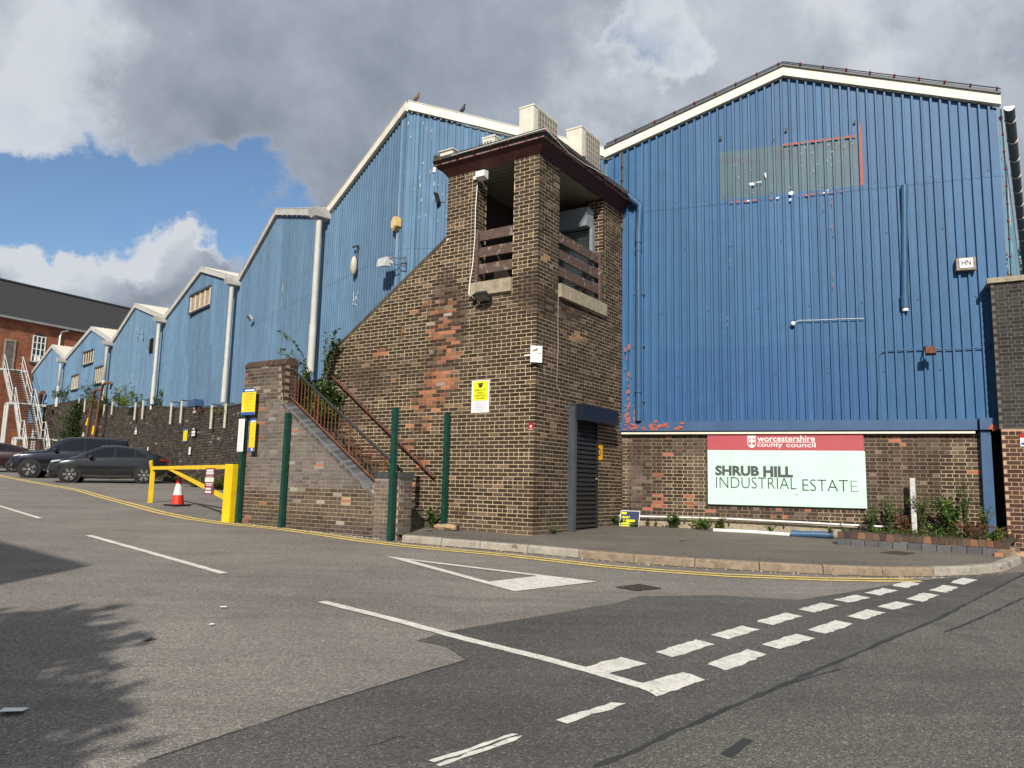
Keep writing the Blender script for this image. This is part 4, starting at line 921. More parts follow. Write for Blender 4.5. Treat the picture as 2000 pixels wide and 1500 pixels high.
# beam under the cladding, cream packing and post
m = MB(); m.box(FG, -.06, 6.93, -.1, .14, ZBEAM0, ZBEAM1); m.build('beam', BLUEB, shed)
m = MB(); m.box(FG, 6.96, 7.30, -.1, .22, ZBEAM0, ZBEAM1+.012); m.box(FG, 7.301, 7.62, -.12, .12, ZBEAM0, ZBEAM1); m.build('beam_end', BLUEB, shed)
m = MB(); m.box(FG, 0.0, 6.9, -.1, .10, ZBEAM0-.065, ZBEAM0-.018); m.build('packing_strip', CREAM, shed)
b0, b1 = FG.at(1923, 1040, .1), FG.at(1946, 1040, .1); t0, t1 = FG.at(1914, 842, .1), FG.at(1934, 842, .1)
m = MB(); m.hexa([FG.P(b0[0], .14, .75), FG.P(b1[0], .14, .75), FG.P(b1[0], 0, .75), FG.P(b0[0], 0, .75), FG.P(t0[0], .14, ZBEAM0-.01), FG.P(t1[0], .14, ZBEAM0-.01), FG.P(t1[0], 0, ZBEAM0-.01), FG.P(t0[0], 0, ZBEAM0-.01)]); m.build('steel_post', BLUEB, shed)
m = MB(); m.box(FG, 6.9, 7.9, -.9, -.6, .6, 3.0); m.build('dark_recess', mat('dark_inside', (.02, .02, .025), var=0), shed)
# orange primer where the old sign panel was cut away, and other bare spots
PRIM = mat('orange_primer', (.46, .11, .06), rough=.8, var=.25, scale=30); PWH = mat('bare_white', (.75, .75, .72), rough=.7, var=.1)
def patch(mt, px, v=.042, F=FG, name='bare_patch', par=shed):
    if F is FG and .07 <= v < .1: v += .016
    m = MB(); m.add([F.P(*(lambda q: (q[0], v, q[1]))(F.at(*p, v))) for p in px], [tuple(range(len(px)))]); return m.build(name, mt, par)
patch(PRIM, [(1678, 243), (1681, 243), (1684, 300), (1686, 361), (1681, 361), (1680, 300)], .084)
def under(u, v): return FG.P(u, v, 0)
for k in range(24):
    uu = pu0+(pu1-pu0)*k/24; L_ = (pu1-pu0)/24*random.uniform(.5, 1.0)
    if random.random() < (.7 if k > 19 else .3): continue
    m = MB(); w = JW-.055; h = random.uniform(.008, .028); m.quad(FG.P(uu, .083, w-h), FG.P(uu+L_, .083, w-h*.8), FG.P(uu+L_, .083, w+.01), FG.P(uu, .083, w+.012)); m.build('bare_patch', PRIM if random.random() < .8 else PWH, shed)
for k in range(13):
    uu = pu0+(pu1-pu0)*(.48+.52*k/13); m = MB(); w = PW1-.01; h = random.uniform(.01, .03); m.quad(FG.P(uu, .085, w-h), FG.P(uu+.09, .085, w-h), FG.P(uu+.09, .085, w+h*.4), FG.P(uu, .085, w+h)); m.build('bare_patch', PRIM, shed)
patch(PWH, [(1463, 358), (1470, 356), (1475, 359), (1471, 362), (1464, 362)], .085); patch(PWH, [(1540, 376), (1546, 373), (1551, 375), (1547, 381), (1541, 380)], .082); patch(PWH, [(1541, 389), (1545, 387), (1546, 391), (1542, 392)], .085); patch(PWH, [(1611, 371), (1617, 370), (1618, 373), (1612, 374)], .08); patch(PWH, [(1478, 355), (1488, 354), (1488, 355.5), (1478, 357)], .085); patch(PWH, [(1493, 338), (1496, 337), (1497, 346), (1495, 347)], .085)
rr = random.Random(9)
for k in range(40):
    x = 1410+rr.random()*265; y = 300+rr.random()*85-.16*(x-1400)*.6; s = rr.uniform(.5, 1.3); patch(PWH, [(x, y), (x+s, y), (x+s, y+s*1.4), (x, y+s*1.4)], .08)
patch(SBLK, [(1508, 273), (1512, 270), (1516, 273), (1512, 276)], .085)
for (x, y) in ((1407, 269), (1535, 253), (1669, 237)): patch(SBLK, [(x-2, y-2), (x+3, y-3), (x+3, y+2), (x-2, y+3)], .078, name='bolt_stub')
for x, y0, y1 in ((1625, 382, 440), (1627, 520, 575), (1609, 400, 412), (1421, 600, 640), (1425, 470, 520)):
    for k in range(3):
        y = y0+(y1-y0)*rr.random(); h = rr.uniform(2, 9); patch(PRIM, [(x-.6, y), (x+.7, y), (x+.6, y+h), (x-.4, y+h)], .086)
for (x0, x1, y0, y1, n) in ((1221, 1229, 670, 818, 34), (1236, 1242, 785, 818, 8)):
    for k in range(n):
        x = x0+(x1-x0)*rr.random(); y = y1-(y1-y0)*rr.random()**1.6; s = rr.uniform(1.2, 4); patch(PRIM, [(x-s*.5, y), (x+s*.4, y-s), (x+s*.5, y+s*2), (x-s*.3, y+s*2.6)], .07+.0007*k)
for k in range(46):
    x = 1218+rr.random()*118; y = 839-abs(rr.gauss(0, 6)); s = rr.uniform(1, 3.2)
    patch(PRIM, [(x-s*1.6, min(y+s*.5, 841)), (x+s*1.5, min(y+s*.6, 841)), (x+s, y-s*.7), (x-s, y-s*.5)], .1435+.0003*k)
for (x, y) in ((1935, 835), (1938, 831), (1942, 838), (1946, 834)): patch(PRIM, [(x-4, y+4), (x+4, y+3), (x+2, y-4), (x-2, y-3)], .225+.0005*(x-1935))
# fixings
BOLT = mat('bolt', (.03, .05, .09), rough=.5, var=0)
sb = MB()
for w in (4.1, 5.55, 7.0, 8.12):
    for k in range(22):
        u = .05+k*PIT*2+ (PIT if int(w*10) % 2 else 0)
        if u < GW: sb.box(FG, u-.012, u+.012, .036, .046, w-.012, w+.012)
for i, f in enumerate(sb.f[::6]):
    if i % 3 == 0:
        b = MB(); vs = sb.v[i*8:i*8+8]; b.hexa(vs); b.build('bolt', BOLT, shed)
# ---------------------------------------------------------------- things fixed to the gable
dp = thing('blue_downpipe', 'blue painted downpipe bending over the tower roof and down the gable', 'pipe', FG.P(.35, .15, 3.1))
pa = [FG.at(1175, 345, .5), FG.at(1228, 383, .32), FG.at(1250, 400, .2)]
m = MB(); m.tube([FG.P(pa[0][0], .45, pa[0][1]), FG.P(pa[1][0], .26, pa[1][1]), FG.P(pa[2][0], .19, pa[2][1]), FG.P(.40, .18, 7.45), FG.P(.40, .18, 7.2)], .084, 10); m.build('pipe', BLUEP, dp)
m = MB(); m.tube([FG.P(.40, .18, 7.3), FG.P(.40, .17, 5), FG.P(.40, .17, 3.12)], .07, 10); m.build('pipe', BLUEP, dp)
for w in (7.25, 7.0, 3.75):
    m = MB(); m.tube([FG.P(.40, .175, w), FG.P(.40, .175, w+.09)], .082, 10); m.build('socket', BLUEP, dp)
for w in (6.0, 4.8, 3.55):
    m = MB(); m.box(FG, .28, .52, .05, .11, w, w+.05); m.build('clip', BLUEP, dp)
m = MB(); m.tube([FG.P(.0, .09, gtop(0)-.02), FG.P(.005, .09, 8.6), FG.P(0, .09, 7.6)], .022, 6); gl = thing('string_lights', 'short vertical cable of red bulbs left on the gable', 'string lights', FG.P(0, .09, 8)); m.build('cable', mat('cable_brown', (.10, .09, .08), var=.1), gl)
for k in range(5):
    m = MB(); m.ball(FG.P(-.005, .12, 9.1-k*.33), .028, 6, 4); m.build('bulb', BULB, gl)
q0, q1 = FG.at(1766, 362, .1), FG.at(1768, 603, .1)
op = thing('open_blue_pipe', 'short blue soil pipe open at the bottom on the right of the gable', 'pipe', FG.P(q1[0], .1, q1[1]))
m = MB(); m.tube([FG.P(q0[0], .1, q0[1]), FG.P(q1[0], .1, q1[1]+.25)], .065, 10); m.build('pipe', BLUEP, op)
m = MB(); m.tube([FG.P(q1[0], .1, q1[1]+.27), FG.P(q1[0], .1, q1[1]+.02)], .084, 10); m.build('socket', BLUEP, op)
m = MB(); m.tube([FG.P(q1[0], .1, q1[1]+.02), FG.P(q1[0], .1, q1[1]-.05)], .06, 10); m.build('rim', WHITE, op)
u, w = FG.at(1885, 518, .1); sg = thing('letter_box_light', 'rusted white box fitting lettered HN on the gable right', 'light', FG.P(u, .1, w))
m = MB(); m.box(FG, u-.17, u+.17, .05, .20, w-.12, w+.13); m.build('housing', mat('rusty_white', (.26, .22, .18), var=.6, scale=22), sg)
m = MB(); m.box(FG, u-.115, u+.115, .201, .212, w-.08, w+.11); m.build('plate', SWHI, sg)
text('HN', lambda a, b: FG.P(u-.08+a, .2155, w-.035+b), .16, .11, SBLK, sg, .02)
u, w = FG.at(1815, 688, .25); fl_ = thing('rusty_floodlight', 'rusty square floodlight on an arm below the gable cable', 'light', FG.P(u, .07, w+.1))
m = MB(); m.tube([FG.P(u-.06, .06, w+.13), FG.P(u-.05, .35, w+.10), FG.P(u, .40, w+.06)], .014, 6); m.build('arm', BLACK, fl_)
m = MB(); m.hexa([FG.P(u-.09, .36, w-.084), FG.P(u+.09, .36, w-.084), FG.P(u+.09, .46, w-.05), FG.P(u-.09, .46, w-.05), FG.P(u-.09, .34, w+.06), FG.P(u+.09, .34, w+.06), FG.P(u+.09, .44, w+.084), FG.P(u-.09, .44, w+.084)]); m.build('housing', RUST, fl_)
cb = [(1715, 818), (1716, 700), (1722, 688), (1730, 684), (1800, 682), (1860, 682), (1920, 679), (1944, 668)]
m = MB(); m.tube([FG.P(*(lambda q: (q[0], .085, q[1]))(FG.at(*p, .085))) for p in cb], .013, 5); tag(m.build('blue_cable', BLUEP), 'blue painted cable looping across the lower right of the gable', 'cable')
cb = [(1551, 631), (1560, 626), (1600, 625), (1645, 623), (1688, 622)]
m = MB(); m.tube([FG.P(*(lambda q: (q[0], .09, q[1]))(FG.at(*p, .09))) for p in cb], .009, 5); tag(m.build('white_cable', mat('pale_cable', (.5, .52, .55), var=.1)), 'short pale cable ending in a white sensor on the gable', 'cable')
u, w = FG.at(1549, 632, .12); m = MB(); m.ball(FG.P(u, .11, w), .05); m.tube([FG.P(u, .02, w+.02), FG.P(u, .1, w)], .03, 6); tag(m.build('dome_camera', WHITE), 'small white dome camera on the lower gable', 'camera')
# right-hand corner: trim, string lights and curved gutter
cs_ = thing('side_gutter', 'dark half-round gutter running back along the shed eave', 'gutter', FG.P(GW+.3, 0, ZE))
m = MB(); pts = []
for j in range(9):
    a_ = math.pi+math.pi*j/8; pts.append((GW+.20+.10*math.cos(a_), ZE+.02+.10*math.sin(a_)))
m.add([FG.P(u, .1, w) for u, w in pts]+[(FG.P(u, .1, w)[0]+dS[0]*14, FG.P(u, .1, w)[1]+dS[1]*14, w) for u, w in pts], [(j, j+1, 10+j, 9+j) for j in range(8)]); m.build('channel', DGREY, cs_)
m = MB(); m.add([FG.P(u, .101, w) for u, w in pts], [tuple(range(9))]); m.build('end_cap', WHITE, cs_)
for k in range(9):
    q_ = [(FG.P(u, .1, w)[0]+dS[0]*(.6+k*1.1), FG.P(u, .1, w)[1]+dS[1]*(.6+k*1.1), w-.012) for u, w in pts]; m = MB(); m.tube(q_, .014, 5); m.build('gutter_clip', OFFW, cs_)
garland('string_lights', 'black cable of unlit red bulbs down the right corner of the gable', [FG.P(GW+.07, .06, ZE+.0), FG.P(GW+.08, .06, 8.0), FG.P(GW+.06, .06, 6.6), FG.P(GW+.05, .06, 5.9)], .36)
for (w0_, w1_, d) in ((8.7, 8.2, .05), (7.9, 7.0, .12), (6.7, 6.4, .08)):
    m = MB(); m.quad(FGS.P(.08, .085, w1_), FGS.P(.08+d*6, .085, w1_+.15), FGS.P(.08+d*5, .085, w0_), FGS.P(.08, .085, w0_-.05)); m.build('bare_patch', PWH, shed)
# ---------------------------------------------------------------- brick wall with the estate sign
bw = thing('brick_sign_wall', 'mottled dark brick wall with red spalled bricks behind the estate sign', 'wall', FG.P(3.5, -.05, .75))
FB = Fr(FG.P(0, -.02, 0), FG.d, FG.n)
RSP = [(1258, 855, 6, 4, .7), (1306, 855, 6, 4, .6), (1322, 868, 10, 8, .5), (1300, 890, 8, 6, .5), (1285, 925, 10, 6, .5), (1290, 985, 10, 22, .7), (1275, 992, 16, 6, .4), (1340, 970, 8, 6, .6), (1345, 990, 12, 10, .5), (1395, 998, 16, 8, .6), (1500, 995, 26, 7, .6), (1530, 1008, 22, 6, .6), (1570, 1000, 12, 8, .5), (1745, 860, 10, 10, .8), (1762, 870, 8, 5, .8), (1755, 905, 12, 5, .6), (1738, 920, 14, 5, .7), (1732, 930, 8, 5, .5), (1765, 920, 6, 4, .6), (1450, 1005, 30, 6, .3), (1902, 920, 5, 5, .8), (1797, 918, 4, 4, .7), (1812, 943, 10, 4, .5)]
PAL = [(1235, 940, 14, 50, .6), (1240, 965, 24, 12, .6), (1320, 885, 16, 30, .35), (1360, 900, 22, 60, .35), (1820, 870, 30, 20, .4), (1870, 880, 20, 25, .4), (1780, 960, 40, 30, .3), (1555, 1010, 14, 10, .6)]
def sw_brick(u, w):
    px, py = proj(FB.P(u, 0, w)); r = random.random()
    if r < inblob(px, py, RSP)*1.15: return jit((.34, .125, .084), .28)
    c = jit((.066, .050, .041), .35); e = inblob(px, py, PAL)*random.uniform(.2, 1)
    if random.random() < .06: c = jit((.15, .12, .10), .3)
    k_ = soot(u, w, 8); c = (c[0]*k_*1.06, c[1]*k_, c[2]*k_)
    return tuple(x*(1-e)+y*e for x, y in zip(c, (.25, .215, .175)))
def sw_mortar(u, w):
    px, py = proj(FB.P(u, 0, w)); k = random.uniform(.8, 1.15); d = .72
    if px < 1232 or px > 1845 and py > 860 or 1600 < px < 1690 and py > 980 or 1290 < px < 1380 and py > 890: d = .15
    if 1232 < px < 1262: d = .9
    return tuple((x*(1-d)+y*d)*k for x, y in zip((.50, .40, .25), (.15, .115, .088)))
lay(bw, courses(FB, 0, 7.02, .86, 2.86, sw_brick, seed=31, bond=1))
mortar(bw, FB, 0, 7.02, .6, lambda u: 2.875, sw_mortar)
m = MB(); m.box(FB, .003, 7.015, -.3, -.004, .6, 2.87); m.build('wall_core', CORE, bw)
m = MB(); m.box(FB, .0, 5.0, .0, .05, .6, .985); m.build('concrete_plinth', CONC, bw)
# ---------------------------------------------------------------- estate sign
us0, us1 = FG.at(1382, 900, .05)[0], FG.at(1688, 900, .05)[0]; ws0, ws1 = 1.345, 2.862
es = thing('estate_sign', 'pale mint estate sign board with crimson header reading Shrub Hill Industrial Estate', 'sign', FG.P((us0+us1)/2, .03, ws0))
MINT = mat('sign_mint', (.56, .80, .70), rough=.45, var=.06, scale=3, streak=.05); CRIM = mat('sign_crimson', (.44, .084, .105), rough=.4, var=.06, scale=3)
hh = ws1-.375
m = MB(); m.box(FG, us0, us1+.02, .03, .05, ws0, hh-.004); m.build('board', MINT, es)
m = MB(); m.box(FG, us0, us1, .03, .052, hh+.006, ws1); m.build('header_board', CRIM, es)
m = MB(); m.box(FG, us0, us1, .03, .048, hh-.004, hh+.006); m.build('joint', SWHI, es)
sx = (us1-us0)/1650.0; sy = (ws1-ws0)/760.0                          # zoomed picture units of the sign
def SX(x, y, v=.0535): return FG.P(us0+(x-170)*sx, v, ws1-(y-142)*sy)
def stext(s, x0, y0, x1, y1, mt, bold=0): return text(s, lambda a, b: FG.P(us0+(x0-170)*sx+a, .0545, ws1-(y1-142)*sy+b), (x1-x0)*sx, (y1-y0)*sy, mt, es, bold)
stext('worcestershire', 722, 172, 1330, 236, SWHI, .012); stext('county', 722, 250, 990, 306, SWHI, .008); stext('council', 1028, 247, 1335, 294, SWHI, .008)
m = MB(); m.quad(SX(722, 244), SX(1330, 246), SX(1330, 241), SX(722, 239)); m.build('rule', SWHI, es)
SGT = mat('sign_charcoal', (.07, .084, .08), rough=.5, var=.05)
stext('SHRUB', 254, 490, 735, 598, SGT, .05); stext('HILL', 778, 492, 1092, 606, SGT, .05)
STH = mat('sign_ink', (.035, .045, .055), rough=.5, var=.05)
stext('INDUSTRIAL', 262, 610, 1126, 728, STH, -.013); stext('ESTAT', 1188, 622, 1650, 740, STH, -.013)
stext('E', 1676, 628, 1748, 740, mat('sign_ink_faded', (.17, .24, .23), rough=.5, var=.05), -.022)
# crest: crown, shield and tree
m = MB(); m.add([SX(*p) for p in [(612, 172), (628, 178), (644, 170), (660, 178), (676, 170), (692, 178), (708, 172), (704, 200), (616, 200)]], [tuple(range(9))]); m.build('crest_crown', SWHI, es)
m = MB(); m.add([SX(*p) for p in [(615, 205), (705, 205), (706, 265), (690, 290), (660, 304), (630, 290), (614, 265)]], [tuple(range(7))]); m.build('crest_shield', SWHI, es)
m = MB(); m.add([SX(*p, .0545) for p in [(622, 211), (699, 211), (699, 262), (686, 282), (660, 294), (634, 282), (621, 262)]], [tuple(range(7))]); m.build('crest_field', CRIM, es)
m = MB()
for (x, y, r_) in ((640, 232, 14), (660, 224, 15), (682, 232, 14), (660, 240, 13)): m.add([SX(x+r_*math.cos(k*.785), y+r_*.9*math.sin(k*.785), .0555+.0004*(x % 7)) for k in range(8)], [tuple(range(8))])
m.quad(SX(656, 240, .0556), SX(664, 240, .0556), SX(666, 275, .0556), SX(654, 275, .0556)); m.add([SX(*p, .0556) for p in [(632, 272), (645, 266), (660, 272), (676, 266), (690, 272), (684, 282), (660, 293), (636, 282)]], [tuple(range(8))]); m.build('crest_tree', SWHI, es)
m = MB(); m.add([SX(*p, .0515) for p in [(1102, 772), (1120, 779), (1146, 781), (1138, 787), (1118, 785)]], [tuple(range(5))]); m.build('scuff', STH, es)
m = MB(); m.add([FG.P(us0, .031, ws0-.012), FG.P(us1, .031, ws0-.012), FG.P(us1, .049, ws0-.001), FG.P(us0, .049, ws0-.001)], [(0, 1, 2, 3)]); m.build('lower_edge', SLT, es)
# ---------------------------------------------------------------- dark engineering-brick building at the right, brown pier below
KA = np.array(FG.P(7.40, .75, 0)[:2])
rc = FG.P(7.4, .55, 0); FK = None
u, _ = FG.at(1943, 700, .45); A_ = np.array(FG.P(u, .45, 0)[:2]); dK = vpdir((-1600, 889)); dK = -dK
FK = Fr(A_, dK, (dK[1], -dK[0]));  FK.n = FK.n if FK.n@A_ < 0 else -FK.n
eb = thing('dark_brick_building', 'slate-grey engineering brick wall with stone cap at the right edge', 'wall', (*A_, .7))
zt = FK.at(1945, 553)[1]; zm = FK.at(1955, 838)[1]
lay(eb, courses(FK, 0, 3.2, zm+.02, zt-.02, lambda u, w: jit((.048, .047, .048), .3), seed=41, bond=1, own0=lambda k: 0 if k % 2 else .06), 200)
mortar(eb, FK, 0.004, 3.2, zm, lambda u: zt, lambda u, w: (.145, .13, .105))
m = MB(); m.box(FK, .006, 3.2, -3, -.01, zm, zt-.01); m.build('wall_core', CORE, eb)
m = MB(); m.box(FK, -.05, 3.25, -3, .05, zt, zt+.10); m.build('stone_cap', CONC, eb)
u2, _ = FK.at(1962, 950, .05); FK2 = Fr(FK.P(u2, .05, 0), FK.d, FK.n)
pb = thing('brown_brick_pier', 'brown brick pier with pink mortar under the slate-grey wall', 'wall', FK2.P(.5, 0, .6))
own_p = lambda k: 0 if k % 2 == 0 else .113
lay(pb, courses(FK2, 0, 3, .66, zm-.06, lambda u, w: jit((.085, .05, .04), .28), seed=42, bond=1, own0=lambda k: 0 if k % 2 else .06, gauge=.078), 200)
mortar(pb, FK2, .004, 3, .5, lambda u: zm-.01, lambda u, w: (.50, .33, .22))
m = MB(); m.box(FK2, .006, 3, -2.9, -.01, .5, zm); m.build('wall_core', CORE, pb)
(ua, wa), (ub, wb) = FK2.at(1993, 872), FK2.at(2012, 846)
panel('warning_plate', 'small red and white plate cut by the right edge on the pier', FK2, ua, ub, wa, wb, .012, SWHI, [(0, 1, .65, 1, mat('sign_red', (.45, .015, .02)), 'band'), (.1, .9, .1, .3, SBLU, 'text_line')])
# ---------------------------------------------------------------- row of blue shed bays climbing to the left
ZV, ZR = 9.36, 10.72
BASEZ = {2: 4.75, 4: 4.65, 6: 5.25, 8: 5.85, 10: 6.3, 12: 6.4}       # foot of the cladding at each valley point
BAYN = ['nearest shed bay with yellow alarm box and floodlight', 'shed bay with white bird streaks right of the windowed bay', 'shed bay with a single timber gable window', 'shed bay with a brown louvre and patchy scuffed paint', 'shed bay with three barred windows', 'farthest and lowest-looking shed bay behind the white stairs']
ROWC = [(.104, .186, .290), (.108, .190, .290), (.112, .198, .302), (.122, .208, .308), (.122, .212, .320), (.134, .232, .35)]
BAYS = []
VCOL = random.Random(5)
def bay_back(F): return -F.n
bn = np.array([.77, .64])
for b in range(6):
    R_, Vr, Vl = ROWP[2*b+1], ROWP[2*b], ROWP[2*b+2]
    FRt, FLf = Fr.ab(R_, Vr), Fr.ab(Vl, R_)                          # right and left half, u from the left end
    t = thing('shed_bay', BAYN[b]+', pale blue corrugated cladding', 'building', (R_[0], R_[1], 4.6), group='pale blue shed bays in a row')
    zl = BASEZ[2*b+2]; zr = BASEZ.get(2*b, 4.3); zm_ = (zl+zr)/2
    if b == 0: zr = zm_ = 4.4; zl = 4.75
    wins = []
    base = ROWC[b]
    for F, z0a, z0b, w_l, w_r, first in ((FLf, zl, zm_, ZV, ZR, 0), (FRt, zm_, zr, ZR, ZV, 1)):
        top = lambda u, F=F, w_l=w_l, w_r=w_r: w_l+(w_r-w_l)*u/F.len
        pit = .152 if not (b == 0 and first) else .20
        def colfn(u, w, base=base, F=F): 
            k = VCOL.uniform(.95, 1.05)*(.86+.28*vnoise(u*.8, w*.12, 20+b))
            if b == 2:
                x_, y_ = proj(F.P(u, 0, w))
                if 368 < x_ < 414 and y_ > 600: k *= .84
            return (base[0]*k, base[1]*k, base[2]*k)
        npan = 4; us = 0.0
        for i in range(npan):
            ue = F.len if i == npan-1 else us+pit*round(F.len/npan/pit); pr = profile(us, ue, pit, pit*.5, pit*.14, .028 if not (b == 0 and first) else .03)
            zb = z0a+(z0b-z0a)*(us+ue)/2/F.len
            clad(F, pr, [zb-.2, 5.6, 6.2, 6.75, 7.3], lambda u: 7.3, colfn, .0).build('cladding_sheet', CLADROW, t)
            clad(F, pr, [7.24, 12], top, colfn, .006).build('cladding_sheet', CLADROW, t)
            us = ue
        m = MB(); m.prism(F, [(0, z0a-.3), (F.len, z0b-.3), (F.len, w_r), (0, w_l)], -.25, -.02); m.build('inner_lining', mat('dark_inside', (.02, .02, .025), var=0), t)
        ua, ub = (0, F.len)
        for i in range(2):
            x0, x1 = ua+(ub-ua)*i/2, ua+(ub-ua)*(i+1)/2-.006
            slope_strip(F, x0, top(x0), x1, top(x1), .03, .24, .03, .12, CREAM if (b == 0) else FLASH, 'verge_flashing', t)
        slope_strip(F, ua, top(ua), ub, top(ub), .242, .27, -.12, .13, FLASH, 'verge_cap', t)
        # roof slope running back
        m = MB(); nb_ = 60
        for i in range(nb_):
            y0, y1 = i*.16, (i+1)*.16-.05; d0 = bn*y0; d1 = bn*y1; dd = bn*(i+1)*.16
            def Q(u, w, d): p = F.P(u, .1, w); return (p[0]+d[0], p[1]+d[1], p[2])
            m.quad(Q(0, w_l+.24, d0), Q(F.len, w_r+.24, d0), Q(F.len, w_r+.24, d1), Q(0, w_l+.24, d1)); m.quad(Q(0, w_l+.24, d1), Q(F.len, w_r+.24, d1), Q(F.len, w_r+.29, dd), Q(0, w_l+.29, dd))
        m.build('roof_slope', mat('asbestos_roof', (.52, .50, .43), rough=.85, var=.15, scale=5), t)
    BAYS.append((t, FLf, FRt))
    # box gutter and downpipe at the left valley
    if b < 5:
        Fv = FLf; v0 = .0; m = MB(); g0 = ZV+.02
        m.hexa([Fv.P(-.26, .02, g0-.13), Fv.P(.15, .02, g0-.13), Fv.P(.12, .50, g0-.10), Fv.P(-.22, .50, g0-.10), Fv.P(-.34, .02, g0+.13), Fv.P(.20, .02, g0+.13), Fv.P(.20, .58, g0+.13), Fv.P(-.34, .58, g0+.13)]); m.build('box_gutter', FLASH, t)
        px0 = -.05; m = MB(); m.tube([Fv.P(px0, .30, g0-.18), Fv.P(px0, .30, 6.2), Fv.P(px0, .30, zl+.45)], .088, 10); m.build('downpipe', PIPEW, t)
        m = MB(); m.tube([Fv.P(px0, .30, zl+1.35), Fv.P(px0, .30, zl-.05)], .105, 10); m.build('downpipe_foot', PIPEW, t)
# the verge tie at the bend: rounded corner sheet
m = MB(); Fb0, Fb1 = BAYS[0][1], BAYS[0][2]; R1_ = ROWP[1]; pts = []
for j in range(7):
    f = j/6; n_ = Fb0.n*(1-f)+Fb1.n*f; n_ /= np.linalg.norm(n_); c_ = R1_+n_*.05+(-Fb0.d*(1-f)*.28+Fb1.d*f*.28); pts.append(c_)
for a, b_ in zip(pts, pts[1:]): m.quad((a[0], a[1], 4.6), (b_[0], b_[1], 4.6), (b_[0], b_[1], ZR-.06), (a[0], a[1], ZR-.06), (.14, .265, .39))
m.build('corner_sheet', CLADROW, BAYS[0][0])
# windows, louvre
WOOD = mat('window_timber', (.62, .56, .44), rough=.8, var=.3, scale=9); BOARD = mat('window_board', (.36, .27, .19), rough=.85, var=.3, scale=6, stretch=(3, 3, .6))
DARKW = mat('window_dark', (.03, .022, .02), rough=.3, var=.3)
def window(F, t, p0, p1, nmull, pane, sill=True):
    (ua, wa), (ub, wb) = F.at(*p0, .04), F.at(*p1, .04)
    wv_ = thing_part = MB().box(F, ua, ub, .03, .05, wa, wb).build('window', pane, t)
    for k in range(nmull+1):
        x = ua+(ub-ua)*k/nmull; m = MB(); m.box(F, x-.045, x+.045, .051, .085, wa, wb); m.build('mullion', WOOD, wv_)
    m = MB(); m.box(F, ua, ub, .0505, .07, wa, wa+.07); m.build('frame', WOOD, wv_); m = MB(); m.box(F, ua-.1, ub+.05, .05, .13, wb, wb+.09); m.build('head', DGREY, wv_)
    if sill: m = MB(); m.box(F, ua-.06, ub+.06, .05, .13, wa-.08, wa); m.build('sill', DGREY, wv_)
    m = MB(); m.box(F, ua-.13, ua-.05, .03, .12, wa-.05, wb+.05); m.build('reveal', BLUEP, wv_)
window(BAYS[2][2], BAYS[2][0], (372, 612), (412.5, 561), 4, BOARD)
# bay 5 windows
window(BAYS[4][2], BAYS[4][0], (163, 713), (184, 684), 4, DARKW)
window(BAYS[4][1], BAYS[4][0], (140, 762), (154, 733), 4, DARKW)
window(BAYS[4][2], BAYS[4][0], (186, 750), (203, 716), 4, DARKW)
lv = BAYS[3]; F = lv[2]; (ua, wa), (ub, wb) = F.at(293, 689), F.at(302, 660)
fr_ = MB().box(F, ua, ub, .04, .06, wa, wb).build('louvre', mat('louvre_brown', (.06, .028, .02), var=.2), lv[0])
for k in range(11):
    m = MB(); z_ = wa+(wb-wa)*k/11; m.hexa([F.P(ua, .12, z_), F.P(ub, .12, z_), F.P(ub, .062, z_+.03), F.P(ua, .062, z_+.03), F.P(ua, .12, z_+.015), F.P(ub, .12, z_+.015), F.P(ub, .062, z_+.05), F.P(ua, .062, z_+.05)]); m.build('blade', mat('louvre_brown'), fr_)
# pale scuffs and streaks
SCUF = mat('scuffed_paint', (.36, .46, .52), rough=.8, var=.2, scale=8)
def streaks(F, par, items, mt=SCUF, v=.034):
    for (x, y, w_, h_) in items:
        (ua, wa) = F.at(x, y, v); (ub, wb) = F.at(x+w_, y-h_, v); m = MB(); m.quad(F.P(ua, v, wa), F.P(ua+abs(ub-ua), v, wa), F.P(ua+abs(ub-ua)*.8, v, wb), F.P(ua+abs(ub-ua)*.2, v, wb)); m.build('paint_scuff', mt, par)
streaks(BAYS[1][1], BAYS[1][0], []); r_ = random.Random(4)
streaks(BAYS[1][2], BAYS[1][0], [(551, 572, 2.0, 21), (549, 600, 1.2, 22), (556, 585, .8, 12), (597, 545, 1.5, 3)], PWH)
streaks(BAYS[3][1], BAYS[3][0], [(r_.uniform(262, 290), r_.uniform(640, 700), r_.uniform(.6, 1.6), r_.uniform(4, 16)) for k in range(26)]+[(r_.uniform(225, 262), r_.uniform(735, 770), r_.uniform(.5, 1.4), r_.uniform(3, 9)) for k in range(22)])
streaks(BAYS[0][1], BAYS[0][0], [(r_.uniform(688, 700), r_.uniform(570, 600), r_.uniform(.8, 1.8), r_.uniform(3, 8)) for k in range(12)], PWH)
streaks(BAYS[0][2], BAYS[0][0], [(r_.uniform(795, 872), r_.uniform(240, 440), r_.uniform(.6, 1.4), r_.uniform(2, 8)) for k in range(24)], PWH, .04)
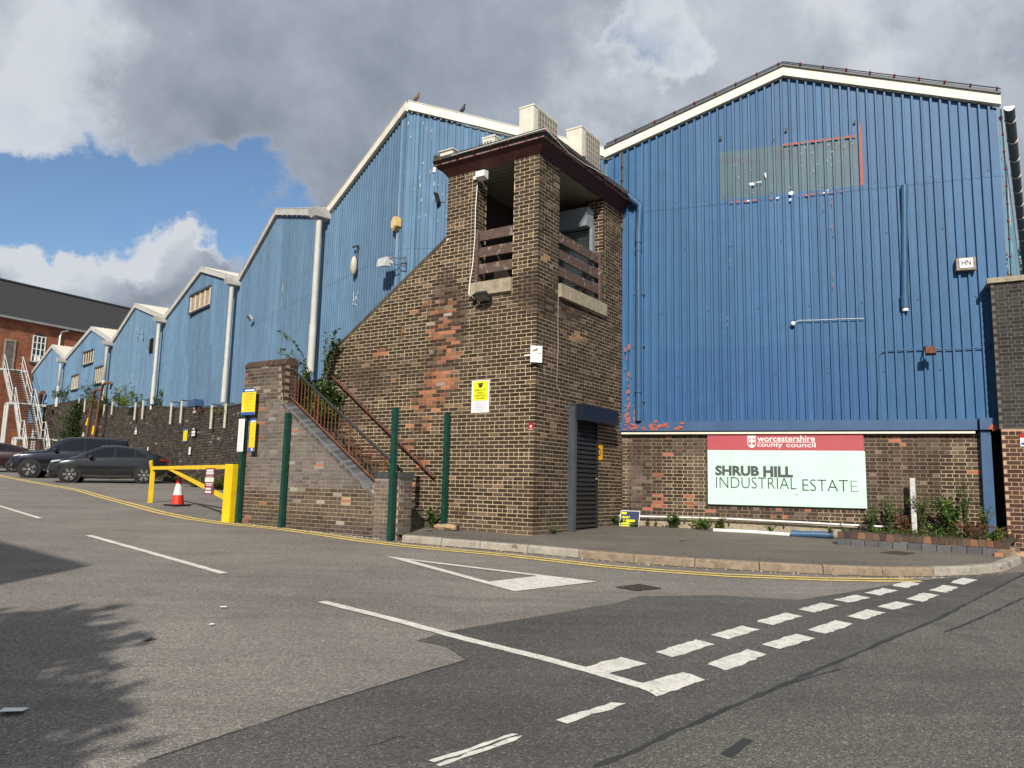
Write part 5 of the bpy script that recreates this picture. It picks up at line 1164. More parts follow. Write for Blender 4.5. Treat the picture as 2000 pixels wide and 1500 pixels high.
# fittings on the near bays
F = BAYS[0][1]; u, w = F.at(773, 437, .1)
al = thing('alarm_box', 'faded yellow six-sided alarm box on the nearest shed bay', 'alarm box', F.P(u, .03, w)); m = MB(); hx = [(u+.16*math.cos(math.pi/6+k*math.pi/3)*1.05, w+.19*math.sin(math.pi/6+k*math.pi/3)) for k in range(6)]
m.prism(F, hx, .03, .16); m.build('housing', mat('alarm_yellow', (.60, .42, .15), rough=.6, var=.25, scale=8), al); m = MB(); m.prism(F, [(a*.75+u*.25, b_*.75+w*.25) for a, b_ in hx], .16, .18); m.build('cover', mat('alarm_cream', (.68, .52, .28), rough=.6, var=.2), al)
m = MB(); m.tube([F.P(u+.02, .05, w+.2), F.P(u+.02, .05, w+.75), F.P(u+.1, .05, w+.85)], .007, 5); m.tube([F.P(u-.02, .05, w-.15), F.P(u-.03, .05, w-.9)], .007, 5); m.build('cable', mat('pale_cable'), al)
u, w = F.at(782, 510, .15)
fl2 = thing('wall_floodlight', 'large silver floodlight on a frame at the bend of the nearest shed bay', 'light', F.P(u, .05, w))
m = MB(); m.tube([F.P(u, .03, w-.12), F.P(u, .03, w+.14)], .014, 6); m.tube([F.P(u, .03, w+.1), F.P(u-.28, .36, w+.10)], .012, 6); m.tube([F.P(u, .03, w-.1), F.P(u-.28, .36, w-.02)], .012, 6); m.build('frame', DGREY, fl2)
m = MB(); m.hexa([F.P(u-.66, .20, w-.0), F.P(u-.24, .20, w-.06), F.P(u-.22, .46, w-.12), F.P(u-.64, .46, w-.05), F.P(u-.72, .24, w+.20), F.P(u-.26, .24, w+.14), F.P(u-.24, .40, w+.12), F.P(u-.70, .40, w+.17)]); m.build('housing', mat('galvanised', (.5, .52, .53), rough=.5, var=.3, scale=12), fl2)
u, w = F.at(694, 515, .1)
hb = thing('bulkhead_lamp', 'dead bulkhead lamp hanging from a bracket on the nearest shed bay', 'light', F.P(u, .05, w)); m = MB(); m.tube([F.P(u-.16, .12, w+.50), F.P(u+.12, .1, w+.46)], .03, 6); m.tube([F.P(u+.06, .06, w+.5), F.P(u+.02, .1, w+.1)], .02, 6); m.build('bracket', DGREY, hb)
m = MB(); m.ball(F.P(u-.0, .14, w-.06), .12, 8, 8, sc=(.8, .8, 2.2)); m.build('lens', mat('lamp_cream', (.5, .47, .36), rough=.4, var=.2), hb)
F = BAYS[1][1]; u, w = F.at(493, 624, .1); floodlight('small grey floodlight on the second shed bay', F.P(u, .03, w), F.n, .34, mat('galvanised', (.5, .52, .53), rough=.5, var=.3, scale=12), tilt=.7)
# pigeons on the verge
def pigeon(label, px, py, F, col):
    u, w = F.at(px, py, .08); P0 = np.array(F.P(u, .08, w)); t = thing('pigeon', label, 'pigeon', P0, group='pigeons on the shed ridge'); ax = np.array([F.d[0], F.d[1], 0])
    m = MB()
    prof = [(-.17, .015, .035), (-.12, .035, .06), (-.05, .065, .10), (.0, .07, .13), (.05, .062, .17), (.075, .04, .215), (.085, .032, .24), (.10, .036, .265), (.125, .025, .27), (.15, .008, .262)]; prof = [(x*.5, r__*.75, z_*.95) for x, r__, z_ in prof]
    m.tube([P0+ax*x+np.array([0, 0, z_+.03]) for x, r__, z_ in prof], .01, 8)
    n_ = 8; k = 0
    for i, (x, r__, z_) in enumerate(prof):
        c_ = P0+ax*x+np.array([0, 0, z_+.03])
        for j in range(n_):
            v_ = np.array(m.v[i*n_+j])-c_; m.v[i*n_+j] = tuple(c_+v_/.01*r__)
    b_ = m.build('body', mat('pigeon_'+label[:4].strip(), col, var=.3, scale=30), t)
    m = MB()
    for s in (-1, 1): q = P0+np.array([F.n[0], F.n[1], 0])*s*.025; m.tube([q+np.array([0, 0, .005]), q+np.array([0, 0, .1])], .006, 5)
    m.build('legs', mat('pigeon_leg', (.2, .06, .05), var=0), t)
Fp = BAYS[0][2]
pigeon('dark pigeon perched part way down the shed verge', 903, 226, Fp, (.04, .04, .05)); pigeon('brown pigeon perched beside the shed ridge', 813, 203, Fp, (.16, .1, .08))
# ---------------------------------------------------------------- dark retaining wall under the bays
dw = thing('retaining_wall', 'long soot-black brick retaining wall below the pale blue bays', 'wall', (-14, 33, 1.4))
WTOP = [(3.6, 3.7)]
wt = {0: 4.3, 1: 4.3, 2: 4.3, 3: 4.25, 4: 4.4, 5: 4.62, 6: 5.1, 7: 5.22, 8: 5.75, 9: 6.35, 10: 6.42, 11: 6.5, 12: 6.5}
bricks = []; cap = MB(); back_ = MB()
def dwcol(u, w):
    r = random.random(); c = jit((.072, .060, .051), .35)
    if r < .08: c = jit((.10, .08, .065), .3)
    if r < .01: c = jit((.22, .19, .17), .3)
    return c
for i in range(0, 11):
    A_, B_ = ROWP[i+1], ROWP[i]; F = Fr.ab(A_, B_); F = Fr(F.o+F.n*.22, F.d, F.n); F.len = float(np.linalg.norm(B_-A_)); t0, t1 = wt[i+1], wt[i]
    if i == 10: pass
    top = lambda u, F=F, t0=t0, t1=t1: t0+(t1-t0)*u/F.len
    gzb = min(gz(*F.P(0, 0, 0)[:2]), gz(*F.P(F.len, 0, 0)[:2]))-.1
    bricks += courses(F, 0, F.len, gzb, max(t0, t1), dwcol, gauge=.11, Lb=.32, jt=.018, proud=.012, depth=.05, top=top, seed=60+i, bond=3, wob=.008)
    mortar(dw, F, 0, F.len, gzb-.2, top, lambda u, w: tuple(x*random.uniform(.7, 1.3) for x in (.038, .032, .027)), step=.5)
    cap.hexa([F.P(0, .03, t0-.001), F.P(F.len, .03, t1-.001), F.P(F.len, -.5, t1-.001), F.P(0, -.5, t0-.001), F.P(0, .03, t0+.06), F.P(F.len, .03, t1+.06), F.P(F.len, -.5, t1+.06), F.P(0, -.5, t0+.06)])
lay(dw, bricks); cap.build('wall_cap', mat('wall_cap', (.05, .05, .045), rough=.95, var=.4, scale=6), dw)
def rowpt(px, py, i, v=.3):
    """point on the wall below half bay i seen at this pixel"""
    F = Fr.ab(ROWP[i+1], ROWP[i]); F = Fr(F.o+F.n*.22, F.d, F.n); u, w = F.at(px, py, v-.22); return F, u, w
# white bracket pairs on the wall top
BRK = mat('bracket_white', (.62, .58, .46), rough=.7, var=.2, scale=12)
BLAB = ['rightmost pair by the stair wall', 'second pair from the stair wall', 'third pair from the stair wall', 'fourth pair, among yellow-green weeds', 'leftmost pair near the white stairs']
BR_ = [([((413, 791), (407, 838)), ((440, 788), (433, 836))], 4), ([((334, 786), (326, 829)), ((354, 783), (346, 827))], 5), ([((264, 786), (257, 821)), ((279, 782), (272, 819))], 6), ([((203, 790), (198, 814)), ((219, 781), (212, 811))], 7), ([((154, 778), (149, 806)), ((166, 776), (161, 805))], 8)]
for n_, (prs_, i) in enumerate(BR_):
    t = None
    for (a, b_) in prs_:
        F, u, w1_ = rowpt(*a, i, .42); _, u2, w0_ = rowpt(*b_, i, .42)
        if t is None: t = thing('wall_bracket', 'cream steel support brackets on the black wall top, '+BLAB[n_], 'bracket', F.P(u, .2, w0_), group='bracket pairs on the retaining wall')
        m = MB(); m.box(F, u-.05, u+.05, .15, .2, w0_, w1_); m.build('upright', BRK, t)
        m = MB(); m.box(F, u-.03, u+.03, -.25, .2, w1_, w1_+.05); m.build('arm', DGREY, t); m = MB(); m.tube([F.P(u, .15, w1_-.35), F.P(u, -.2, w1_)], .02, 5); m.build('strut', DGREY, t)
# blue boxed vents on the ledge
for (px, py, i, lab) in ((384, 788, 5, 'blue box vent on the wall ledge by the second bracket pair'), (299, 784, 6, 'blue box vent on the wall ledge by the third bracket pair')):
    F, u, w = rowpt(px, py, i, .2); t = thing('ledge_vent', lab, 'vent', F.P(u, 0, w-.2), group='blue vents on the wall ledge')
    m = MB(); m.box(F, u-.35, u+.25, -.2, .15, w-.12, w+.16); m.build('hood', BLUEB, t); m = MB(); m.tube([F.P(u-.1, .0, w-.12), F.P(u-.1, .0, w-.4)], .08, 8); m.build('spout', PIPEW, t)
# small wall notices and marks
for (p0, p1, i, kind, lab) in (((357, 864), (367, 837), 5, 0, 'yellow notice with blue ends on the black retaining wall'), ((373, 853), (383, 834), 5, 1, 'black and white notice right of the yellow wall notice'), ((262, 849), (269, 834), 6, 1, 'black and white notice between second and third bracket pairs'), ((368, 888), (373, 873), 5, 2, 'small white plate low on the black wall'), ((160, 853), (166, 843), 8, 1, 'white notice at the foot of the rusty poles'), ((287, 885), (290, 873), 6, 2, 'small white plate above the rear of the grey car')):
    F, ua, wa = rowpt(*p0, i, .26); _, ub, wb = rowpt(*p1, i, .26)
    pts_ = [(0, 1, .88, 1, SBLU, 'header'), (0, 1, 0, .1, SBLU, 'footer')] if kind == 0 else [(.1, .9, .35, .62, SWHI, 'text_block'), (.1, .9, .05, .28, SWHI, 'text_block'), (.3, .7, .75, .92, SWHI, 'symbol')] if kind == 1 else []
    panel('wall_notice', lab, F, ua, ub, wa, wb, .04, (SYEL, SBLK, SWHI)[kind], pts_, group='notices on the retaining wall')
# rusty pole frame
F, u, w = rowpt(172, 858, 8, .9)
def rp(px, py, v=.9): F_, u_, w_ = rowpt(px, py, 8, v); return F_.P(u_, v-.22, w_)
pl = thing('rusty_pole_frame', 'pair of tall rusty bent poles with yellow bands before the black wall', 'pole', (*rp(175, 870)[:2], 1.7))
m = MB(); m.tube([rp(166, 872), rp(173, 828), rp(180, 785), rp(184, 765), rp(189, 761), rp(197, 762)], .075, 7); m.build('pole', RUST, pl)
m = MB(); m.tube([rp(181, 870), rp(189, 820), rp(196, 775), rp(201, 752), rp(206, 748), rp(217, 748), rp(218, 752)], .075, 7); m.build('pole', RUST, pl)
m = MB(); m.tube([rp(170, 830), rp(174, 817)], .09, 7); m.build('yellow_band', SYEL, pl); m = MB(); m.tube([rp(182, 848), rp(185, 832)], .09, 7); m.build('yellow_band', SYEL, pl)
m = MB(); m.tube([rp(218, 752), rp(215, 760)], .05, 6); m.build('hook', BLACK, pl)
# ---------------------------------------------------------------- red brick mill behind
dM = vpdir((1870, 972)); q_ = ray(17, 690); q_ = EYE+q_*(59/q_[1]); FM = Fr(q_[:2], dM, (dM[1], -dM[0])); FM.n = FM.n if FM.n@q_[:2] < 0 else -FM.n
mill = thing('red_brick_mill', 'red brick mill with steep slate roof behind the blue bays', 'building', FM.P(0, 0, 2))
def mbrick():
    m = bpy.data.materials.new('mill_brick'); m.use_nodes = True; t = m.node_tree; ns = t.nodes; lk = t.links.new; b = ns['Principled BSDF']; b.inputs['Roughness'].default_value = .9
    g = ns.new('ShaderNodeNewGeometry'); mp = ns.new('ShaderNodeMapping'); mp.inputs['Rotation'].default_value = (0, 0, -math.atan2(dM[1], dM[0])); lk(g.outputs['Position'], mp.inputs[0])
    sp = ns.new('ShaderNodeSeparateXYZ'); lk(mp.outputs[0], sp.inputs[0]); cb_ = ns.new('ShaderNodeCombineXYZ'); lk(sp.outputs[0], cb_.inputs[0]); lk(sp.outputs[2], cb_.inputs[1])
    br_ = ns.new('ShaderNodeTexBrick'); br_.inputs['Scale'].default_value = 1; br_.inputs['Brick Width'].default_value = .23; br_.inputs['Row Height'].default_value = .078; br_.inputs['Mortar Size'].default_value = .009; br_.inputs['Color1'].default_value = (.33, .085, .035, 1); br_.inputs['Color2'].default_value = (.20, .055, .028, 1); br_.inputs['Mortar'].default_value = (.24, .16, .10, 1); lk(cb_.outputs[0], br_.inputs['Vector'])
    n = ns.new('ShaderNodeTexNoise'); n.inputs['Scale'].default_value = 1.3; n.inputs['Detail'].default_value = 8; lk(g.outputs['Position'], n.inputs['Vector']); mr_ = ns.new('ShaderNodeMapRange'); mr_.inputs[1].default_value = .3; mr_.inputs[2].default_value = .7; mr_.inputs[3].default_value = .65; mr_.inputs[4].default_value = 1.3; lk(n.outputs[0], mr_.inputs[0])
    x = ns.new('ShaderNodeVectorMath'); x.operation = 'SCALE'; lk(br_.outputs[0], x.inputs[0]); lk(mr_.outputs[0], x.inputs['Scale']); lk(x.outputs[0], b.inputs['Base Color']); return m
MILLB = mbrick()
ze = FM.at(0, 615)[1]; za = FM.at(170, 648)[1]; eav = (ze+za)/2
u_a, u_b = FM.at(-250, 700)[0], FM.at(420, 700)[0]
m = MB(); m.box(FM, u_a, u_b, -12, 0, .5, eav); m.build('wall', MILLB, mill)
for k in range(3): m = MB(); m.box(FM, u_a, u_b, .0, .06+.05*k, eav-.45+.15*k, eav-.31+.15*k); m.build('corbel_course', MILLB, mill)
SLATE = mat('slate_roof', (.030, .030, .034), rough=.8, var=.25, scale=5, bump=.3, bscale=20, spots=(1.2, .70, (.085, .085, .09)))
u1_, _ = FM.at(128, 577); q2 = ray(128, 576); 
# ridge sits 6 m behind the wall face
FMr = Fr(FM.P(0, -6.5, 0), FM.d, FM.n); zr_ = FMr.at(128, 576)[1]
m = MB(); m.add([FM.P(u_a, .35, eav-.05), FM.P(u_b, .35, eav-.05), FM.P(u_b, -6.5, zr_), FM.P(u_a, -6.5, zr_), FM.P(u_a, -13.2, eav-.05), FM.P(u_b, -13.2, eav-.05)], [(0, 1, 2, 3), (3, 2, 5, 4), (0, 3, 4), (1, 5, 2)]); rf = m.build('roof', SLATE, mill)
m = MB(); m.tube([FM.P(u_a, -6.5, zr_+.05), FM.P(u_b, -6.5, zr_+.05)], .14, 6); m.build('ridge_tiles', SLATE, rf)
m = MB(); m.box(FM, u_a, u_b, .3, .5, eav-.2, eav-.03); m.build('gutter', mat('gutter_grey', (.25, .26, .27), var=.2), rf)
(ua, wa), (ub, wb) = FM.at(60, 706), FM.at(90, 652)
wn = MB(); arc = [(ua, wa), (ub, wa), (ub, wb-.35)]+[(ub+(ua-ub)*k/8, wb-.35+.35*math.sin(math.pi*k/8)) for k in range(1, 8)]+[(ua, wb-.35)]
wn.prism(FM, arc, -.2, .02); wn = wn.build('window', GLASS, mill)
for k in range(4):
    x = ua+(ub-ua)*k/3; m = MB(); m.box(FM, x-.035, x+.035, .02, .06, wa+.05, wb-.3); m.build('glazing_bar', WHITE, wn)
for k in range(5):
    z_ = wa+(wb-.35-wa)*k/4; m = MB(); m.box(FM, ua, ub, .02, .055, z_, z_+.055); m.build('glazing_bar', WHITE, wn)
m = MB(); m.box(FM, ua+.2, ub-.3, .02, .03, wa+.1, wa+.55); m.build('pale_blind', WHITE, wn)
m = MB(); m.box(FM, ua-.15, ub+.15, .0, .12, wa-.16, wa); m.build('sill', DGREY, wn)
(ua, wa), (ub, wb) = FM.at(6, 722), FM.at(28, 668)
dr_ = MB().box(FM, ua, ub, .0, .05, wa, wb).build('door', mat('old_door', (.13, .11, .10), rough=.8, var=.4, scale=3), mill)
m = MB(); m.box(FM, ua-.12, ua, .0, .08, wa, wb+.15); m.box(FM, ub, ub+.12, 0, .08, wa, wb+.15); m.box(FM, ua, ub, 0, .082, wb, wb+.15); m.build('frame', mat('old_frame', (.28, .25, .20), var=.3), dr_)
u, w = FM.at(133, 646, .3); m = MB(); m.tube([FM.P(u, .35, w), FM.P(u-.45, .15, w-.15), FM.P(u-.5, .12, w-.6), FM.P(u-.5, .12, w-4)], .08, 7); m.build('downpipe', WHITE, mill)
# ---------------------------------------------------------------- white fire escape
fe = thing('fire_escape', 'white steel fire escape stairs with landings against the mill', 'stairs', (-30, 47, 2))
def at_y(px, py, Y): r = ray(px, py); return EYE+r*(Y/r[1])
WS = mat('white_steel', (.52, .52, .50), rough=.5, var=.15, scale=4)
lev = [(at_y(22, 723, 57), 1.1), (at_y(44, 789, 52.6), 1.1), (at_y(62, 856, 48.2), 1.1), (at_y(76, 905, 45), 1.1)]
dst = np.array(lev[2][0])-np.array(lev[0][0]); dxy = dst[:2]/np.linalg.norm(dst[:2]); sdv = np.array([-dxy[1], dxy[0]]); sdv = sdv if sdv[0] > 0 else -sdv
def fp(c, s, z): return (c[0]+sdv[0]*s, c[1]+sdv[1]*s, z)
for k, (c, wd) in enumerate(lev[:3]):
    m = MB(); P_ = [fp(c-np.array([*dxy*.6, 0]), -.95, c[2]-.12), fp(c-np.array([*dxy*.6, 0]), 1.0 if k == 0 else 1.9, c[2]-.12), fp(c+np.array([*dxy*.6, 0]), 1.0 if k == 0 else 1.9, c[2]-.12), fp(c+np.array([*dxy*.6, 0]), -.95, c[2]-.12)]
    m.hexa(P_+[(p[0], p[1], p[2]+.14) for p in P_]); m.build('landing', WS, fe)
for k in range(3):
    a, b_ = lev[k][0]+np.array([*dxy*.6, 0]), lev[k+1][0]-np.array([*dxy*.6, 0]); n_ = 15
    for s in (-.52, .52):
        m = MB(); m.hexa([fp(a, s-.04, a[2]-.3), fp(a, s+.04, a[2]-.3), fp(b_, s+.04, b_[2]-.3), fp(b_, s-.04, b_[2]-.3), fp(a, s-.04, a[2]), fp(a, s+.04, a[2]), fp(b_, s+.04, b_[2]), fp(b_, s-.04, b_[2])]); m.build('stringer', WS, fe)
        for h in (.55, 1.05):
            a2 = lev[k][0]-np.array([*dxy*.5, 0]); m = MB(); m.tube([fp(a2, s*1.12, a2[2]+h), fp(a, s*1.12, a[2]+h), fp(b_, s*1.12, b_[2]+h), fp(b_, s*1.12, b_[2]+h-.9) if h > 1 else fp(b_, s*1.12, b_[2]+h)], .03, 6); m.build('handrail', WS, fe)
        for f in (0, .5, 1): c = a+(b_-a)*f; m = MB(); m.tube([fp(c, s*1.12, c[2]-.1), fp(c, s*1.12, c[2]+1.05)], .028, 6); m.build('rail_post', WS, fe)
    for i in range(n_):
        c = a+(b_-a)*(i+.5)/n_; m = MB(); P_ = [fp(c-np.array([*dxy*.14, 0]), -.5, c[2]-.03), fp(c-np.array([*dxy*.14, 0]), .5, c[2]-.03), fp(c+np.array([*dxy*.14, 0]), .5, c[2]-.03), fp(c+np.array([*dxy*.14, 0]), -.5, c[2]-.03)]; m.hexa(P_+[(p[0], p[1], p[2]+.04) for p in P_]); m.build('tread', TREAD, fe)
for k in (1, 2):
    for s in (-.9, .9):
        for f in (-.5, .5): c = lev[k][0]+np.array([*dxy*f, 0]); m = MB(); m.tube([fp(c, s, c[2]-.1), fp(c, s, gz(c[0], c[1])-.1)], .09, 6); m.build('column', WS, fe)
# bent rusty duct on the ledge
Fd = Fr.ab(ROWP[12], ROWP[11]); u, w = Fd.at(77, 790, .3); m = MB(); m.tube([Fd.P(u-.1, .3, w-.2), Fd.P(u-.05, .3, w+.35), Fd.P(u+.25, .3, w+.75), Fd.P(u+.8, .3, w+.8)], .16, 8); tag(m.build('rusty_duct', RUST), 'rusty bent duct rising beside the white stairs', 'duct')
m = MB(); m.tube([Fd.P(u+.8, .3, w+.7), Fd.P(u+.6, .3, w+.1)], .05, 6); 
# ---------------------------------------------------------------- yellow barrier, cone
def P3(q, o=0.0): return np.array([q[0], q[1], gz(q[0], q[1])+o])
gR, gL = gp(450, 1019), gp(293, 982); gd = (gL-gR)[:2]; gd /= np.linalg.norm(gd); FGt = Fr(gR[:2], gd, (gd[1], -gd[0])); FGt.n = FGt.n if FGt.n@gR[:2] < 0 else -FGt.n
glen = float(np.linalg.norm((gL-gR)[:2])); zt0 = FGt.at(445, 907)[1]; zarm = zt0-.05
gate = thing('barrier_gate', 'yellow steel swing barrier across the car park entrance', 'gate', gR)
FPo = Fr(gR[:2], dL, -dR)
m = MB(); m.box(FPo, -.13, .13, -.13, .13, gR[2]-.1, zt0); m.build('hinge_post', YELLOW, gate)
m = MB(); m.box(FGt, .16, .27, -.05, .05, gR[2]+.40, zt0-.01); m.build('arm_upright', YELLOW, gate)
for z_ in (zt0-.22, gR[2]+.55): m = MB(); m.box(FGt, .10, .2, -.075, .075, z_, z_+.04); m.build('hinge', DGREY, gate)
zl_ = FGt.at(290, 914)[1]
m = MB(); m.hexa([FGt.P(.27, -.04, zt0-.10), FGt.P(glen+.1, -.04, zl_-.05), FGt.P(glen+.1, .04, zl_-.05), FGt.P(.27, .04, zt0-.10), FGt.P(.27, -.04, zt0-.01), FGt.P(glen+.1, -.04, zl_+.04), FGt.P(glen+.1, .04, zl_+.04), FGt.P(.27, .04, zt0-.01)]); m.build('arm', YELLOW, gate)
qa, qb = FGt.at(330, 914), FGt.at(441, 974)
m = MB(); m.hexa([FGt.P(qa[0], -.03, qa[1]-.04), FGt.P(.27, -.03, qb[1]-.05), FGt.P(.27, .03, qb[1]-.05), FGt.P(qa[0], .03, qa[1]-.04), FGt.P(qa[0]-.12, -.03, qa[1]+.0), FGt.P(.27, -.03, qb[1]+.05), FGt.P(.27, .03, qb[1]+.05), FGt.P(qa[0]-.12, .03, qa[1]+.0)]); m.build('brace', YELLOW, gate)
sp_ = thing('barrier_post', 'slim yellow catch post at the free end of the barrier', 'post', gL)
m = MB(); m.box(FGt, glen-.05, glen+.05, -.05, .05, gL[2]-.1, zl_-.052); m.build('shaft', YELLOW, sp_); m = MB(); m.tube([FGt.P(glen+.02, 0, zl_-.12), FGt.P(glen-.08, 0.09, zl_+.18)], .05, 6); m.build('catch', YELLOW, sp_)
FGr = Fr(FGt.P(0, 0, 0), -FGt.d, FGt.n); (ua, wa), (ub, wb) = FGr.at(398, 965, .06), FGr.at(419, 914, .06)
panel('barrier_notice', 'maroon and white security notice hanging on the barrier', FGr, ua, ub, wa, wb, .05, SMAR, [(.12, .88, .86, .95, SWHI, 'text_line'), (.1, .92, .76, .84, SWHI, 'text_line'), (.15, .85, .68, .70, SWHI, 'text_line'), (.0, 1, .47, .64, SWHI, 'white_panel'), (.12, .88, .38, .42, SWHI, 'text_line'), (.2, .8, .32, .35, SWHI, 'text_line'), (.15, .75, .17, .25, SWHI, 'text_line'), (.1, .8, .05, .13, SWHI, 'text_line')])
cq_ = gp(346, 988); cone = thing('traffic_cone', 'red and white traffic cone behind the yellow barrier', 'cone', cq_)
CR = mat('cone_red', (.62, .035, .015), rough=.5, var=.12, scale=9); CWh = mat('cone_white', (.70, .70, .66), rough=.5, var=.15, scale=12)
m = MB(); Fc = Fr(cq_[:2], dL, -dR); m.box(Fc, -.24, .24, -.24, .24, cq_[2]-.01, cq_[2]+.045); m.build('base', BLACK, cone)
c3 = (cq_[0], cq_[1], cq_[2]+.045)
m = MB(); m.lathe(c3, [(.165, 0), (.125, .24)], 18); m.build('lower_band', CR, cone); m = MB(); m.lathe(c3, [(.127, .24), (.07, .53)], 18); m.build('white_sleeve', CWh, cone); m = MB(); m.lathe(c3, [(.066, .53), (.045, .67), (.04, .72), (.028, .73)], 14); m.build('tip', CR, cone)
# ---------------------------------------------------------------- cars
def car(label, pf, pr, spec, paint, name='parked_car'):
    pf = P3(pf); pr = P3(pr); fx = (pf-pr)[:3]; fx /= np.linalg.norm(fx); ly = np.cross([0, 0, 1.0], fx); ly /= np.linalg.norm(ly); uz = np.cross(fx, ly); wb_ = float(np.linalg.norm(pf-pr)); s = spec
    # pf, pr: contact points of the near-side wheels; origin = rear axle, car's centre line lies away from the viewer
    near = 1 if (ly@(pf-EYE)) < 0 else -1                             # side of the car turned to us
    og = pr-ly*near*(s['w']-.10)
    def X(x, y, z): return og+fx*x+ly*y+uz*z
    t = thing(name, label, 'car', og+fx*wb_/2)
    def interp(tab, x):
        return float(np.interp(x, [a for a, b in tab], [b for a, b in tab]))
    xs_ = sorted(set([a for a, b in s['top']]+[a for a, b in s['belt']]+list(np.linspace(s['top'][0][0], s['top'][-1][0], 30))))
    rings = []
    for x in xs_:
        zt_, zb_ = interp(s['top'], x), interp(s['belt'], x); w_ = s['w']*interp(s['plan'], x); zt_ = max(zt_, zb_+.005); lo = interp(s['bot'], x)
        cab = min(1, max(0, (zt_-zb_)/.45)); wr_ = w_*(.90-.17*cab)
        rings.append([(0, lo), (w_*.88, lo), (w_*.985, lo+.14), (w_, .36*lo+.64*zb_*.8), (w_*.985, zb_-.10), (w_*.94, zb_), (wr_, zt_-.035*(1+cab)), (wr_*.80, zt_-.008), (0, zt_)])
    nr = len(rings[0]); m = MB()
    vs = []
    for x, r in zip(xs_, rings):
        vs += [X(x, y, z_) for y, z_ in r]+[X(x, -y, z_) for y, z_ in r[1:-1][::-1]]
    K_ = nr*2-2; fs = []
    for i in range(len(xs_)-1):
        for k in range(K_): fs.append((i*K_+k, i*K_+(k+1) % K_, (i+1)*K_+(k+1) % K_, (i+1)*K_+k))
    m.add(vs, fs, smooth=True); m.add(vs[:K_], [tuple(range(K_))]); m.add(vs[-K_:], [tuple(range(K_-1, -1, -1))]); m.build('body', paint, t)
    def side(x, f): 
        i = min(range(len(xs_)), key=lambda j: abs(xs_[j]-x)); a = [np.interp(x, xs_, [r[5][j] for r in rings]) for j in (0, 1)]; b = [np.interp(x, xs_, [r[6][j] for r in rings]) for j in (0, 1)]
        return a[0]+(b[0]-a[0])*f, a[1]+(b[1]-a[1])*f
    for sd in (1, -1):
        for (xa, xb, fa0, fa1, fb0, fb1) in s['glass']:
            m = MB(); n_ = 6; lo_, hi_ = [], []
            for k in range(n_+1):
                x = xa+(xb-xa)*k/n_; f0 = fa0+(fb0-fa0)*k/n_; f1 = fa1+(fb1-fa1)*k/n_
                y0, z0 = side(x, f0); y1, z1 = side(x, f1); lo_.append(X(x, sd*(y0+.006), z0)); hi_.append(X(x, sd*(y1+.006), z1))
            for k in range(n_): m.quad(lo_[k], lo_[k+1], hi_[k+1], hi_[k])
            m.build('window', CARGLASS, t)
    for (xa, xb, nm) in s['screens']:
        m = MB(); n_ = 5; rows_ = []
        for k in range(n_+1):
            x = xa+(xb-xa)*k/n_; r = [(np.interp(x, xs_, [q[j][0] for q in rings]), np.interp(x, xs_, [q[j][1] for q in rings])) for j in (6, 7, 8)]
            rows_.append([X(x, r[0][0]*.95, r[0][1]+.008), X(x, r[1][0], r[1][1]+.008), X(x, 0, r[2][1]+.008), X(x, -r[1][0], r[1][1]+.008), X(x, -r[0][0]*.95, r[0][1]+.008)])
        for a, b in zip(rows_, rows_[1:]):
            for j in range(4): m.quad(a[j], a[j+1], b[j+1], b[j])
        m.build(nm, CARGLASS, t)
    R = s['R']
    for ax in (0, wb_):
        for sd in (1, -1):
            w_ = s['w']*interp(s['plan'], ax); m = MB(); cc = X(ax, sd*(w_-.03), R*1.02); n_ = 20
            ar = [cc+(fx*math.cos(2*math.pi*k/n_)+uz*math.sin(2*math.pi*k/n_))*(R*1.17)+ly*sd*.036 for k in range(n_)]; ar2 = [p-ly*sd*.25 for p in ar]
            m.add(ar+ar2, [tuple(range(n_))]+[(k, (k+1) % n_, n_+(k+1) % n_, n_+k) for k in range(n_)]); m.build('wheel_arch', BLACK, t)
            c0 = X(ax, sd*(w_-.10), R); m = MB(); out = ly*sd
            pr_ = [(R*.70, -.10), (R*.96, -.10), (R, -.06), (R, .08), (R*.96, .115), (R*.72, .118)]; vs2 = []
            for (rr_, o_) in pr_: vs2 += [c0+out*o_+(fx*math.cos(2*math.pi*k/n_)+uz*math.sin(2*math.pi*k/n_))*rr_ for k in range(n_)]
            m.add(vs2, [(i*n_+k, i*n_+(k+1) % n_, (i+1)*n_+(k+1) % n_, (i+1)*n_+k) for i in range(len(pr_)-1) for k in range(n_)], smooth=True); wh = m.build('tyre', TYRE, t)
            m = MB(); m.add([c0+out*.06+(fx*math.cos(2*math.pi*k/n_)+uz*math.sin(2*math.pi*k/n_))*R*.71 for k in range(n_)], [tuple(range(n_))]); m.build('brake', BLACK, wh)
            m = MB(); ns_ = s['spokes']
            for k in range(ns_):
                a = 2*math.pi*k/ns_; dv = fx*math.cos(a)+uz*math.sin(a); pv = -fx*math.sin(a)+uz*math.cos(a); w0_, w1_ = R*.10, R*.055
                for g2 in (-1, 1):
                    b0 = c0+out*.10+pv*w0_*.3*g2; b1 = c0+out*.115+dv*R*.70+pv*R*.09*g2
                    m.add([b0+pv*w1_*.6, b0-pv*w1_*.6, b1-pv*w1_*.5, b1+pv*w1_*.5], [(0, 1, 2, 3)])
            m.add([c0+out*.116+(fx*math.cos(2*math.pi*k/10)+uz*math.sin(2*math.pi*k/10))*R*.15 for k in range(10)], [tuple(range(10))]); m.build('rim', RIM, wh)
    fr = s['top'][-1][0]; re = s['top'][0][0]
